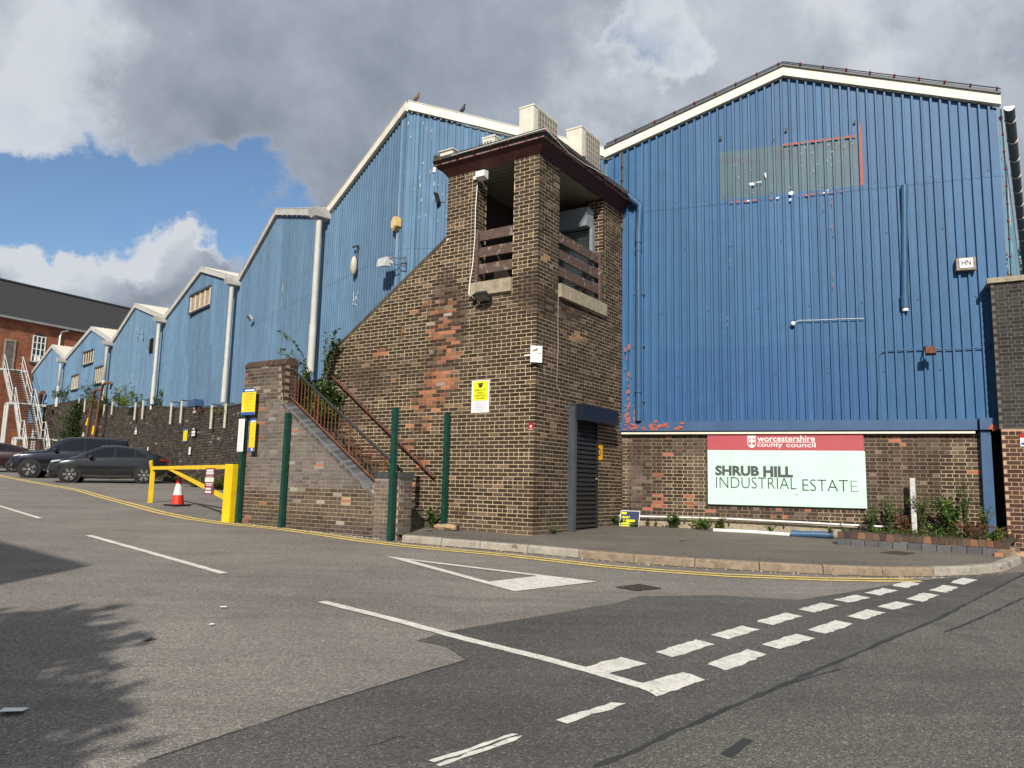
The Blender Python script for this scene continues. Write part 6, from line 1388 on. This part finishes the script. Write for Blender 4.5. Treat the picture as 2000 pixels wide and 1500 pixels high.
    for sd in (1, -1):
        for nm, mt_, pts in s['lamps']:
            m = MB(); m.add([X(x, sd*y, z_) for x, y, z_ in pts], [tuple(range(len(pts)))]); m.build(nm, mt_, t)
        mx_, mz_ = s['mirror']; m = MB(); m.ball(X(mx_, sd*(s['w']+.10), mz_), .1, 8, 6, sc=(1.0, 1.0, .75)); m.tube([X(mx_, sd*(s['w']-.12), mz_-.05), X(mx_, sd*(s['w']+.05), mz_-.03)], .025, 5); m.build('mirror', BLACK, t)
        for (xa, xb, za, zb) in s.get('trim', ()):
            m = MB(); y_ = s['w']*1.004; m.quad(X(xa, sd*y_, za), X(xb, sd*y_, za), X(xb, sd*(y_-.005), zb), X(xa, sd*(y_-.005), zb)); m.build('sill_trim', BLACK, t)
        for xd in s['doors']:
            zb_ = interp(s['belt'], xd); m = MB(); y_ = s['w']+.004; m.quad(X(xd, sd*y_, .38), X(xd+.012, sd*y_, .38), X(xd+.012, sd*(s['w']*.985+.004), zb_-.1), X(xd, sd*(s['w']*.985+.004), zb_-.1)); m.build('door_gap', BLACK, t)
    pl_ = MB(); px_ = fr+.012; pl_.quad(X(px_, -.26, s['plate']), X(px_, .26, s['plate']), X(px_, .26, s['plate']+.11), X(px_, -.26, s['plate']+.11)); pl_.build('number_plate', SWHI, t)
    m = MB(); m.quad(X(fr+.006, -.6, s['plate']-.12), X(fr+.006, .6, s['plate']-.12), X(fr+.006, .55, s['plate']+.16), X(fr+.006, -.55, s['plate']+.16)); m.build('grille', BLACK, t)
    return t
TYRE = mat('tyre', (.016, .016, .016), rough=.85, var=.2); RIM = mat('alloy_rim', (.55, .55, .54), rough=.3, metal=.7, var=.05); CARGLASS = mat('car_glass', (.012, .016, .022), rough=.04, var=0, spec=.22)
GREYCAR = mat('grey_car_paint', (.040, .042, .046), rough=.22, metal=.7, var=.03, coat=.8); NAVYCAR = mat('navy_car_paint', (.024, .028, .042), rough=.22, metal=.7, var=.03, coat=.8); REDCAR = mat('maroon_car_paint', (.022, .006, .009), rough=.3, metal=.2, var=.03, coat=.45)
HL = mat('headlamp', (.42, .44, .46), rough=.1, var=0, spec=.8); TL = mat('tail_lamp', (.28, .008, .01), rough=.15, var=0, spec=.7)
coupe = dict(w=.91, R=.345, spokes=6, plate=.46,
    top=[(-.86, .92), (-.80, 1.02), (-.55, 1.16), (-.1, 1.36), (.45, 1.50), (1.1, 1.56), (1.6, 1.53), (2.0, 1.36), (2.45, 1.10), (2.75, 1.01), (3.2, .93), (3.42, .80), (3.52, .60)],
    belt=[(-.86, .90), (-.3, 1.06), (.6, 1.04), (1.6, 1.0), (2.5, .985), (2.75, .97), (3.2, .88), (3.42, .76), (3.52, .55)],
    bot=[(-.86, .45), (-.5, .28), (0, .22), (2.7, .22), (3.2, .22), (3.52, .28)], plan=[(-.86, .78), (-.4, .95), (0, 1), (2.6, 1), (3.1, .95), (3.4, .82), (3.52, .66)],
    glass=[(-.02, .35, .12, .35, .1, .9), (.42, 1.10, .1, .92, .1, .95), (1.16, 2.18, .1, .95, .1, .8)], screens=[(1.68, 2.44, 'windscreen'), (-.62, -.05, 'rear_window')],
    lamps=[('headlamp', HL, [(3.40, .74, .80), (3.28, .86, .82), (3.02, .895, .87), (3.06, .885, .92), (3.36, .76, .88)]), ('tail_lamp', TL, [(-.87, .45, .93), (-.84, .72, .90), (-.55, .89, .96), (-.55, .88, 1.02), (-.86, .5, 1.0)]), ('fog_lamp', HL, [(3.47, .70, .40), (3.43, .78, .40), (3.43, .78, .47), (3.47, .70, .47)])],
    mirror=(1.98, 1.05), doors=(2.12, 1.10), trim=[(.45, 2.25, .24, .34)])
suv = dict(w=.98, R=.385, spokes=5, plate=.72,
    top=[(-.98, 1.0), (-.95, 1.45), (-.85, 1.80), (-.2, 1.87), (.8, 1.89), (1.5, 1.86), (1.75, 1.78), (2.35, 1.28), (2.7, 1.22), (3.3, 1.16), (3.65, 1.06), (3.76, .80)],
    belt=[(-.98, .96), (-.6, 1.20), (.6, 1.20), (1.7, 1.18), (2.4, 1.17), (3.3, 1.10), (3.65, 1.0), (3.76, .7)],
    bot=[(-.98, .55), (-.5, .38), (0, .3), (2.9, .3), (3.4, .33), (3.76, .42)], plan=[(-.98, .88), (-.6, .97), (0, 1), (2.9, 1), (3.4, .95), (3.65, .86), (3.76, .74)],
    glass=[(-.8, -.05, .1, .9, .1, .95), (.02, .80, .1, .95, .1, .95), (.88, 2.05, .1, .95, .1, .7)], screens=[(1.78, 2.32, 'windscreen')],
    lamps=[('headlamp', HL, [(3.66, .74, .92), (3.55, .90, .94), (3.30, .945, .98), (3.32, .94, 1.06), (3.62, .76, 1.03)]), ('tail_lamp', TL, [(-.99, .80, .95), (-.9, .88, .95), (-.9, .86, 1.3), (-.99, .8, 1.3)]), ('fog_lamp', HL, [(3.72, .74, .52), (3.62, .86, .52), (3.60, .87, .66), (3.70, .76, .66)])],
    mirror=(1.98, 1.26), doors=(1.98, .85), trim=[(.5, 2.4, .32, .42)])
fr1 = np.array([-17.57, 30.7, 0]); re1 = np.array([-15.10, 31.75, 0])
car('graphite coupe-styled hatchback parked nearest the yellow barrier', fr1, re1, coupe, GREYCAR)
ddir = (fr1-re1)/np.linalg.norm(fr1-re1)
fr2 = np.array([-21.25, 34.0, 0]); car('dark navy off-road car parked behind the graphite hatchback', fr2, fr2-ddir*2.92, suv, NAVYCAR)
fr3 = np.array([-28.0, 38.6, 0]); car('maroon car mostly hidden at the left edge of the row', fr3, fr3-ddir*2.64, coupe, REDCAR)
# ---------------------------------------------------------------- plants
LEAF = leafmat('leaves', (.1, .2, .05)); STEM = mat('stem', (.09, .10, .045), rough=.8, var=.3)
GREENS = [(.085, .15, .030), (.060, .115, .028), (.12, .19, .045), (.045, .085, .025)]
def leafquad(mb, p, d, up, l_, w_, col):
    s = np.cross(d, up); s /= np.linalg.norm(s)+1e-9; mid = p+d*l_*.5+up*l_*.08; tip = p+d*l_
    mb.add([p, mid+s*w_, tip, mid-s*w_], [(0, 1, 2), (0, 2, 3)], col)
def plant(label, base, h, spread, nst, nl, leaf, cols, seed, name='weed', group='weeds along the wall', droop=.2, lean=(0, 0), cat='plant', wfrac=.28):
    r = random.Random(seed); base = np.array(base, float); t = thing(name, label, cat, base, group=group); ms, ml = MB(), MB()
    for k in range(nst):
        a = r.uniform(0, 6.283); out = np.array([math.cos(a), math.sin(a), 0])*spread*r.uniform(.15, 1)+np.array([lean[0], lean[1], 0]); hh_ = h*r.uniform(.55, 1.0)
        pts = [base+out*.15*f+out*.85*f*f+np.array([0, 0, hh_*(f-droop*f*f*f)]) for f in (0, .25, .5, .75, 1.0)]; ms.tube(pts, .006+.004*h, 4, caps=False, r2=.002)
        for j in range(nl):
            f = r.uniform(.12, 1)**.8; i = min(3, int(f*4)); p = pts[i]+(pts[i+1]-pts[i])*(f*4-i); d = np.array([r.gauss(0, 1), r.gauss(0, 1), r.gauss(.15, .5)]); d /= np.linalg.norm(d); up = np.array([r.gauss(0, .4), r.gauss(0, .4)-.3, 1.0]); up /= np.linalg.norm(up)
            c = r.choice(cols); k_ = r.uniform(.6, 1.35); leafquad(ml, p, d, up, leaf*r.uniform(.6, 1.25), leaf*wfrac*r.uniform(.7, 1.2), (c[0]*k_, c[1]*k_, c[2]*k_))
    ms.build('stems', STEM, t); ml.build('foliage', LEAF, t); return t
def bush(label, base, rx, h, ncl, nl, leaf, cols, seed, name='weed', group=None):
    r = random.Random(seed); base = np.array(base, float); t = thing(name, label, 'plant', base, group=group); ms, ml = MB(), MB()
    for k in range(ncl):
        a = r.uniform(0, 6.283); f = r.random()**.7; hz = h*(.12+.88*r.random()**1.3)*(1-.45*f); c = base+np.array([math.cos(a)*rx*f, math.sin(a)*rx*f, hz]); cr_ = r.uniform(.10, .22)*(rx+h)*.6
        ms.tube([base+np.array([math.cos(a)*rx*f*.3, math.sin(a)*rx*f*.3, 0]), (base+c)/2, c], .004+.004*h, 4, caps=False, r2=.002)
        for j in range(nl):
            d = np.array([r.gauss(0, 1), r.gauss(0, 1), r.gauss(0, 1)]); p = c+d*cr_*.5; dd = np.array([r.gauss(0, 1), r.gauss(0, 1), r.gauss(.1, .6)]); dd /= np.linalg.norm(dd); up = np.array([r.gauss(0, .6), r.gauss(0, .6), 1]); up /= np.linalg.norm(up)
            cc = r.choice(cols); k_ = r.uniform(.55, 1.4); leafquad(ml, p, dd, up, leaf*r.uniform(.6, 1.3), leaf*.3*r.uniform(.7, 1.2), tuple(x*k_ for x in cc))
    ms.build('stems', STEM, t); ml.build('foliage', LEAF, t); return t
def atw(px, v, z0=None):
    """foot of a plant in front of the sign wall at this picture column"""
    u = FG.at(px, 1030, v)[0]; p = FG.P(u, v, 0); return (p[0], p[1], gz(p[0], p[1])+.115 if z0 is None else z0)
G1, RD, YG = GREENS, [(.22, .03, .03), (.16, .05, .03), (.10, .10, .03)], [(.20, .21, .035), (.14, .19, .04), (.10, .16, .03)]
plant('upright weed beside the black shutter door', atw(1183, .45), .55, .10, 5, 26, .075, G1, 1); plant('low dark weed clump between the door and the leaning board', atw(1203, .42), .28, .2, 8, 18, .07, [GREENS[3], GREENS[1]], 2)
plant('low weeds in front of the leaning navy board', atw(1236, .55), .16, .18, 8, 14, .05, G1, 3); plant('thin purple-leaved seedling right of the leaning board', atw(1265, .16), .26, .07, 4, 12, .05, [(.08, .05, .03), (.06, .08, .03)], 4); plant('single thin stalk of weed left of the dark bush', atw(1282, .14), .22, .03, 2, 14, .05, G1, 5)
plant('bushy dark green weed by the white rail', atw(1313, .18), .36, .26, 14, 26, .075, [GREENS[3], GREENS[1], GREENS[0]], 6); plant('spiky light green dandelion clump under the sign', atw(1372, .25), .26, .28, 16, 10, .14, [(.14, .22, .05), (.11, .18, .035)], 7, wfrac=.13); plant('taller yellow-green weed under the sign left part', atw(1408, .22), .34, .14, 8, 18, .10, YG, 8, wfrac=.18)
plant('small spreading weed over the white trunking', atw(1506, .35), .24, .18, 8, 16, .05, G1, 9); plant('small weed left of the low planter wall', atw(1622, .55), .30, .08, 5, 18, .06, YG, 10); plant('leafy weed climbing the left end of the planter wall', atw(1650, .7), .36, .14, 7, 18, .06, G1, 11)
plant('slender weed on the planter wall face', atw(1676, .80), .24, .05, 3, 14, .06, GREENS[:2], 12); plant('low weed sprig before the planter wall', atw(1770, 1.25), .14, .14, 5, 9, .07, [GREENS[3]], 13); plant('upright sprig at the middle of the planter wall', atw(1822, 1.28), .22, .06, 4, 11, .07, [GREENS[1]], 14); plant('flat weed at the foot of the planter wall', atw(1868, 1.45), .13, .20, 7, 12, .06, G1, 15)
for k, (px, v, h, sp, ns, nl, lf, cols, lab) in enumerate([(1700, .40, .55, .22, 9, 26, .07, G1, 'tall spindly weed right of the estate sign'), (1738, .35, .75, .22, 12, 34, .06, [(.10, .17, .035), (.075, .14, .03)], 'feathery bright green bush right of the estate sign'), (1768, .40, .42, .22, 14, 30, .05, RD, 'red-leaved herb clump at the foot of the white stake'), (1800, .30, .80, .22, 13, 36, .06, [(.07, .12, .025), (.10, .15, .03)], 'tall green weed behind the white stake'), (1856, .42, .78, .34, 18, 42, .075, [(.12, .22, .035), (.09, .17, .03), (.05, .09, .025)], 'large bright green bush near the blue post'), (1885, .45, 1.15, .22, 9, 30, .06, [(.05, .08, .03), (.09, .13, .04)], 'tall dark seeding weed before the blue post'), (1926, .50, .75, .20, 10, 26, .06, [(.06, .09, .03), (.16, .17, .06)], 'straggling weed in front of the blue post'), (1895, .75, .35, .42, 18, 36, .045, RD, 'red-stemmed herb spilling over the planter wall'), (1950, .8, .30, .25, 10, 22, .045, RD, 'red-leaved sprawl at the foot of the blue post'), (1940, 1.4, .45, .16, 9, 26, .07, YG, 'bright grass-like weed at the right end of the planter wall'), (1905, 1.3, .38, .16, 10, 18, .05, [(.07, .055, .03), (.10, .09, .04)], 'dry brown weed hanging on the planter wall')]):
    p = atw(px, v); plant(lab, (p[0], p[1], p[2]+(.12 if v < 1 else 0)), h*1.3, sp*1.25, int(ns*1.35), int(nl*1.4), lf*.78, [tuple(min(.3, x*1.25) for x in c) for c in cols], 30+k)
for k, (px, v, rx, h, cols, lab) in enumerate([(1720, .5, .35, .35, G1, 'low leafy ground cover at the left of the planter bed'), (1785, .55, .35, .32, [(.07, .12, .03), (.14, .07, .03)], 'low mixed weeds around the white stake'), (1835, .55, .4, .45, [(.10, .18, .035), (.06, .11, .025)], 'bright weeds filling the middle of the planter bed'), (1905, .6, .45, .42, [(.06, .10, .03), (.13, .05, .03), (.09, .14, .04)], 'mixed red and green weeds before the blue post')]):
    p = atw(px, v); bush(lab, (p[0], p[1], p[2]+.1), rx, h*.65, 24, 26, .045, [tuple(min(.3, x*1.3) for x in c) for c in cols], 130+k, group='weeds along the wall')
tb = T(2.12, -.28, .77); plant('leafy weed at the bottom of the steps by the green post', tb, .55, .16, 7, 22, .10, G1, 50, wfrac=.24); plant('small grass tuft at the tower foot', FR.P(.62, .1, .76), .13, .12, 9, 8, .09, G1, 51, wfrac=.08); plant('weed growing on the lower steps', T(2.75, -.45, 1.1), .5, .14, 6, 16, .07, G1, 52)
bush('dark ivy and bramble mass at the head of the steps', T(5.75, -.45, 2.9), .75, 1.05, 90, 60, .085, [(.04, .075, .02), (.055, .10, .025), (.10, .15, .04)], 53, name='bramble', group=None); bush('yellow-green bramble shoots behind the railing', T(5.05, -.8, 2.75), .4, .75, 40, 30, .075, YG+[(.06, .10, .03)], 54, name='bramble', group=None); bush('bramble spilling over the landing wall', T(5.5, .2, 3.4), .6, .65, 60, 50, .085, [(.05, .09, .025), (.08, .13, .035)], 57, name='bramble', group=None)
plant('arching buddleia shoot leaning left above the stair wall', T(5.75, -.3, 3.7), 1.9, .12, 3, 40, .11, [(.10, .15, .07), (.07, .11, .05)], 55, name='buddleia', group=None, lean=(-.95, .35)); plant('upright buddleia shoots above the railing', T(5.35, -.3, 3.7), 1.75, .30, 6, 44, .11, [(.10, .15, .07), (.07, .11, .05)], 56, name='buddleia', group=None, lean=(.1, 0)); plant('twiggy buddleia shoot leaning right above the landing wall', T(5.3, -.1, 3.7), .95, .12, 3, 26, .09, [(.10, .15, .07)], 58, name='buddleia', group=None, lean=(.55, 0))
plant('dead brown plant tangled in the steps', T(3.2, -.35, 1.65), .7, .25, 8, 16, .06, [(.10, .05, .03), (.14, .08, .05)], 59, group=None)
for k, (px, py, i, h, sp, ns, nl, lf, cols, lab) in enumerate([(128, 776, 9, 1.6, .8, 12, 40, .2, G1, 'bush on the wall top beneath the far downpipe'), (186, 778, 8, 2.0, .9, 14, 34, .18, [(.06, .10, .03), (.05, .08, .03)], 'dark scrub behind the rusty poles'), (209, 794, 8, 1.2, 1.0, 16, 44, .2, YG, 'yellow-green weeds overhanging the wall beside the rusty poles'), (240, 788, 7, 1.5, .9, 16, 44, .18, YG, 'leafy weeds on the wall between two bracket pairs'), (262, 788, 7, 1.0, .8, 14, 34, .16, YG, 'yellow weeds on the wall by the third bracket pair'), (315, 786, 6, .9, .4, 8, 24, .14, G1, 'small bush on the wall at a downpipe foot'), (448, 800, 4, .45, .6, 12, 22, .12, YG, 'yellow-green moss weeds on the wall top by the stair wall'), (400, 800, 4, .35, .5, 10, 18, .1, RD, 'rusty red weeds on the wall top')]):
    F, u, w = rowpt(px, py, i, .1); bush(lab, F.P(u, -.05, w-.15), sp*.9, h*.8, int(ns*1.6), 34, lf*.62, cols, 70+k, group='weeds on the retaining wall')
F, u, w = rowpt(142, 866, 8, .5); bush('ivy bush climbing the black wall above the navy car', F.P(u, .25, w), .75, 2.7, 44, 50, .16, [(.045, .085, .022), (.035, .06, .02), (.08, .12, .03)], 90, name='ivy_bush', group=None)
F, u, w = rowpt(102, 812, 9, .3); plant('small fern on the black wall face', F.P(u, .05, w), .7, .4, 8, 24, .14, G1, 91, group=None)
F, u, w = rowpt(385, 950, 5, .5); plant('long dry grass at the foot of the black wall', F.P(u, .3, gz(*F.P(u, .3, 0)[:2])), .55, 1.2, 60, 12, .25, [(.20, .16, .06), (.14, .15, .045), (.10, .12, .03)], 92, name='grass_tuft', group=None, wfrac=.06)
F, u, w = rowpt(425, 955, 4, .5); plant('rough grass by the wall right of the cone', F.P(u, .3, gz(*F.P(u, .3, 0)[:2])), .5, 1.1, 50, 12, .25, [(.18, .15, .06), (.12, .14, .04)], 93, name='grass_tuft', group=None, wfrac=.06)
# ---------------------------------------------------------------- low planter wall, rails, pipes and litter by the sign wall
pA, pB = gp(1636, 1064, .115), gp(1975, 1087, .115); FPl = Fr.ab(pA[:2], pB[:2]); plw = thing('planter_wall', 'low edging wall of grey and brown bricks below the weeds', 'wall', pA)
nbk = int(FPl.len/.112)
for k in range(nbk):
    u0_ = k*FPl.len/nbk; zb_ = gz(*FPl.P(u0_, 0, 0)[:2])+.115; l_ = FPl.len/nbk-.01
    m = MB(); m.box(FPl, u0_, u0_+l_, -.22, .0+random.uniform(-.008, .008), zb_+.125, zb_+.235+random.uniform(-.008, .008), jit(random.choice([(.09, .065, .05), (.11, .075, .055), (.10, .07, .055), (.085, .06, .05), (.12, .085, .065), (.22, .11, .075)]), .25)); m.build('edge_brick', BRICK_S, plw)
for k in range(int(FPl.len/.225)):
    u0_ = k*.225; zb_ = gz(*FPl.P(u0_, 0, 0)[:2])+.115; m = MB(); m.box(FPl, u0_, u0_+.214, -.2, .02, zb_-.02, zb_+.115, jit((.115, .115, .118), .2)); m.build('base_brick', BRICK_S, plw)
m = MB(); m.hexa([FPl.P(.01, -.19, pA[2]-.05), FPl.P(FPl.len, -.19, pB[2]-.05), FPl.P(FPl.len, -.012, pB[2]-.05), FPl.P(.01, -.012, pA[2]-.05), FPl.P(.01, -.19, pA[2]+.21), FPl.P(FPl.len, -.19, pB[2]+.21), FPl.P(FPl.len, -.012, pB[2]+.21), FPl.P(.01, -.012, pA[2]+.21)], (.2, .15, .11)); m.build('mortar', MORTAR, plw)
soil = MB(); soil.quad(FG.P(4.6, .02, .93), FPl.P(.1, -.15, pA[2]+.17), FPl.P(FPl.len, -.15, pB[2]+.17), FG.P(7.6, .02, .93)); tag(soil.build('soil_bed', mat('soil', (.06, .045, .03), rough=1, var=.4, scale=15)), 'dark soil bed behind the low planter wall', 'soil')
rub = thing('brick_rubble', 'broken brick rubble at the right end of the planter wall', 'rubble', gp(1975, 1083, .115)); r_ = random.Random(8)
for k in range(16):
    x, y = r_.uniform(1945, 2010), r_.uniform(1066, 1088); p = gp(x, y, .115); Fq = Fr(p[:2], dG, FG.n); s = r_.uniform(.04, .1); m = MB(); hz = (1090-y)*.006
    m.hexa([Fq.P(-s, -s*.6, p[2]-.02), Fq.P(s*.9, -s*.5, p[2]-.02), Fq.P(s, s*.6, p[2]-.02), Fq.P(-s*.9, s*.5, p[2]-.02), Fq.P(-s*.9, -s*.5, p[2]+s*.8), Fq.P(s*.8, -s*.4, p[2]+s), Fq.P(s*.9, s*.5, p[2]+s*.9), Fq.P(-s*.8, s*.5, p[2]+s*.7)], jit(r_.choice([(.34, .15, .09), (.24, .15, .10), (.15, .12, .09)]), .25)); m.build('brick_fragment', BRICK_S, rub)
def gpath(pts, v): return [FG.P(*(lambda q: (q[0], v, q[1]))(FG.at(*p, v))) for p in pts]
wr_ = thing('white_conduit', 'thin white conduit rail on clips along the sign wall foot', 'pipe', FG.P(2, .14, .95)); m = MB(); m.tube(gpath([(1208, 1007.5), (1300, 1009.5), (1420, 1013), (1560, 1020), (1650, 1025), (1735, 1029)], .14), .020, 7); m.build('pipe', WHITE, wr_)
for x, y in ((1337, 1013), (1424, 1017), (1532, 1022), (1680, 1030)):
    q = FG.at(x, y, .12); m = MB(); m.box(FG, q[0]-.012, q[0]+.012, .05, .13, q[1]-.06, q[1]); m.build('clip', DGREY, wr_)
m = MB(); m.tube(gpath([(1393, 1035.5), (1470, 1039), (1548, 1045)], .40), .038, 8); tag(m.build('white_trunking', WHITE), 'white plastic trunking lying on the pavement under the sign', 'pipe')
bp_ = thing('fallen_blue_pipe', 'length of blue drainpipe lying on the pavement by the planter wall', 'pipe', FG.P(4, .5, .8)); m = MB(); m.tube(gpath([(1545, 1042.5), (1628, 1045)], .52), .068, 10); m.build('pipe', BLUEP, bp_); m = MB(); m.tube(gpath([(1545, 1042.5), (1556, 1043)], .52), .078, 10); m.build('socket', BLUEP, bp_)
(ua, wa), (ub, wb) = FG.at(1211, 1033, .36), FG.at(1248, 999, .36); nb2 = thing('leaning_board', 'small navy advertising board with yellow lettering leaning at the wall foot', 'sign', FG.P(ua, .4, wa))
def LB(x, y, o=0): return FG.P(ua+(ub-ua)*x, .42-.18*y+o, .80+(wb-.80)*y)
m = MB(); m.hexa([LB(0, 0), LB(1, 0), LB(1, 0, -.02), LB(0, 0, -.02), LB(0, 1), LB(1, 1), LB(1, 1, -.02), LB(0, 1, -.02)]); m.build('board', mat('navy_board', (.016, .03, .085), rough=.4, var=.1), nb2)
LEM = mat('sign_lemon', (.80, .82, .02)); text('SMART', lambda a, b: LB(.07+a, .55+b, .004), .44, .14, LEM, nb2, .03)
for (x0, x1, y0, y1) in ((.06, .3, .8, .93), (.06, .78, .36, .48), (.06, .7, .20, .31), (.06, .55, .05, .15)): m = MB(); m.quad(LB(x0, y0, .004), LB(x1, y0, .004), LB(x1, y1, .004), LB(x0, y1, .004)); m.build('lettering_block', LEM, nb2)
for e_ in (((0, 0), (0, 1)), ((0, 1), (1, 1)), ((1, 1), (1, 0))): m = MB(); m.tube([LB(*e_[0], .008), LB(*e_[1], .008)], .009, 5); m.build('frame', SWHI, nb2)
q0, q1 = FG.at(1787, 1045, .32), FG.at(1787, 934, .32); m = MB(); m.box(FG, q0[0]-.045, q0[0]+.045, .25, .32, .8, q1[1]); tag(m.build('white_stake', mat('old_white', (.5, .5, .5), rough=.8, var=.45, scale=14)), 'weathered white wooden stake standing before the sign wall', 'post')
q = T(1.72, -.32, .76); Fq = Fr(q[:2], dL, -dR); z0 = gz(*q[:2])+.115
bag = thing('paper_bag', 'crumpled brown paper bag on the pavement by the green post', 'litter', (q[0], q[1], z0)); m = MB(); r_ = random.Random(5); n_ = 9; vs = []
for i in range(n_):
    x = -.27+.54*i/(n_-1); rr_ = .066*(1-.25*abs(i-4)/4)
    for k in range(8):
        a_ = 2*math.pi*k/8; vs.append(Fq.P(x+r_.uniform(-.02, .02), math.cos(a_)*rr_*1.2*r_.uniform(.8, 1.15), z0+max(.004, .052+math.sin(a_)*rr_*r_.uniform(.75, 1.2))))
m.add(vs, [(i*8+k, i*8+(k+1) % 8, (i+1)*8+(k+1) % 8, (i+1)*8+k) for i in range(n_-1) for k in range(8)]); m.build('bag', mat('kraft_paper', (.42, .29, .17), rough=.8, var=.2, scale=12), bag); m = MB(); m.add(vs[:8], [tuple(range(8))]); m.build('open_end', mat('bag_inside', (.05, .04, .03)), bag)
def litter(label, px, py, s, mt_, seed, off=.008):
    p = gp(px, py, off); r = random.Random(seed); a = r.uniform(0, 1.5); m = MB(); c, d = np.array([math.cos(a), math.sin(a)])*s, np.array([-math.sin(a), math.cos(a)])*s*.7
    pts = [p[:2]-c-d, p[:2]+c-d, p[:2]+c+d, p[:2]-c+d]; m.add([(q[0], q[1], G0+GX*q[0]+GY*q[1]+off+r.uniform(.002, .02)) for q in pts]+[(p[0], p[1], p[2]+.012)], [(0, 1, 4), (1, 2, 4), (2, 3, 4), (3, 0, 4)]); tag(m.build('litter', mt_), label, 'litter')
litter('square scrap of white paper in the shadow at lower left', 26, 1390, .065, SWHI, 1); litter('white wrapper at the foot of the steps', 838, 1036, .09, SWHI, 2, .125); litter('small white scrap on the road left of the long line', 436, 1187, .03, SWHI, 3); litter('scrap of white litter near the tree shadow edge', 414, 1220, .025, SWHI, 4); litter('brown leaf on the pavement before the sign wall', 1332, 1055, .05, mat('dry_leaf', (.3, .2, .1), var=.2), 5, .125); litter('dark flattened can on the road centre left', 290, 1249, .05, BLACK, 6)
# ---------------------------------------------------------------- tree beyond the right wall
def leafmass(ml, c, rad, n, leaf, cols, r, shell=.55):
    for k in range(n):
        d = np.array([r.gauss(0, 1) for _ in range(3)]); d /= np.linalg.norm(d); p = c+d*rad*(shell+(1-shell)*r.random())*np.array([1, 1, .85]); dd = np.array([r.gauss(0, 1), r.gauss(0, 1), r.gauss(-.1, .6)]); dd /= np.linalg.norm(dd); up = np.array([r.gauss(0, .5), r.gauss(0, .5), 1]); up /= np.linalg.norm(up)
        cc = r.choice(cols); k_ = r.uniform(.6, 1.3); leafquad(ml, p, dd, up, leaf*r.uniform(.7, 1.3), leaf*.4, tuple(x*k_ for x in cc))
def tree(label, base, h, rad, nc, nl, leaf, cols, seed, spiky=0.0, zs=1.05, zc=.68):
    r = random.Random(seed); base = np.array(base, float); t = thing('leafy_tree', label, 'tree', base); mt_, ml = MB(), MB(); mt_.tube([base, base+np.array([.1, 0, h*.45]), base+np.array([0, .1, h*.8])], .05*h*.4, 8, r2=.03*h*.3)
    for k in range(nc):
        d = np.array([r.gauss(0, 1), r.gauss(0, 1), r.gauss(0, .8)]); d /= np.linalg.norm(d); c = base+np.array([0, 0, h*zc])+d*rad*np.array([1, 1, zs])*r.uniform(.35, 1); mt_.tube([base+np.array([0, 0, h*.4]), (base+np.array([0, 0, h*.5])+c)/2+np.array([0, 0, -.1]), c], .035, 5, r2=.01); leafmass(ml, c, rad*r.uniform(.22, .36), nl, leaf, cols, r)
        if spiky:
            e = c+d*spiky*r.uniform(.6, 1.4); mt_.tube([c, e], .012, 4, r2=.004)
            for j in range(26): p = c+(e-c)*r.random(); dd = d*1.2+np.array([r.gauss(0, .6), r.gauss(0, .6), r.gauss(0, .6)]); dd /= np.linalg.norm(dd); leafquad(ml, p, dd, np.array([0, 0, 1.0]), leaf*1.2, leaf*.25, jit(cols[0], .3))
    mt_.build('trunk', mat('bark', (.08, .06, .045), rough=.95, var=.4, scale=9), t); ml.build('crown', LEAF, t); return t
q = at_y(2018, 600, 26); tree('green tree showing above the slate-grey wall at the right edge', (q[0], q[1], gz(q[0], q[1])), 10.2, 2.6, 60, 130, .16, GREENS[:3], 101)
# ---------------------------------------------------------------- what stands behind the photographer and shades the road
K_ = gp(180, 1105)-SD*16.0; e1 = np.array([-.745, .666]); e2 = np.array([-.129, -.991]); nbz = thing('brick_office_block', 'plain brick office block behind the photographer shading the left road', 'building', (K_[0]-6, K_[1], 0))
c_ = [K_[:2], K_[:2]+e1*22, K_[:2]+e1*22+e2*16, K_[:2]+e2*16]
m = MB(); m.hexa([(p[0], p[1], -.6) for p in c_]+[(p[0], p[1], K_[2]) for p in c_]); m.build('wall', MILLB, nbz)
F = Fr(c_[0], e1, (e1[1], -e1[0]))
for i in range(6):
    for z_ in (1.2, 4.2, 7.0): m = MB(); m.box(F, 1.5+i*3.2, 3+i*3.2, -.03, .03, z_, z_+1.5); m.build('window', GLASS, nbz)
tree('bushy tree behind the photographer throwing the ragged shadow', (-5.35, -3.6, 0), 6.0, 2.05, 300, 190, .19, GREENS[:3], 102, spiky=.55, zs=1.5, zc=.62)
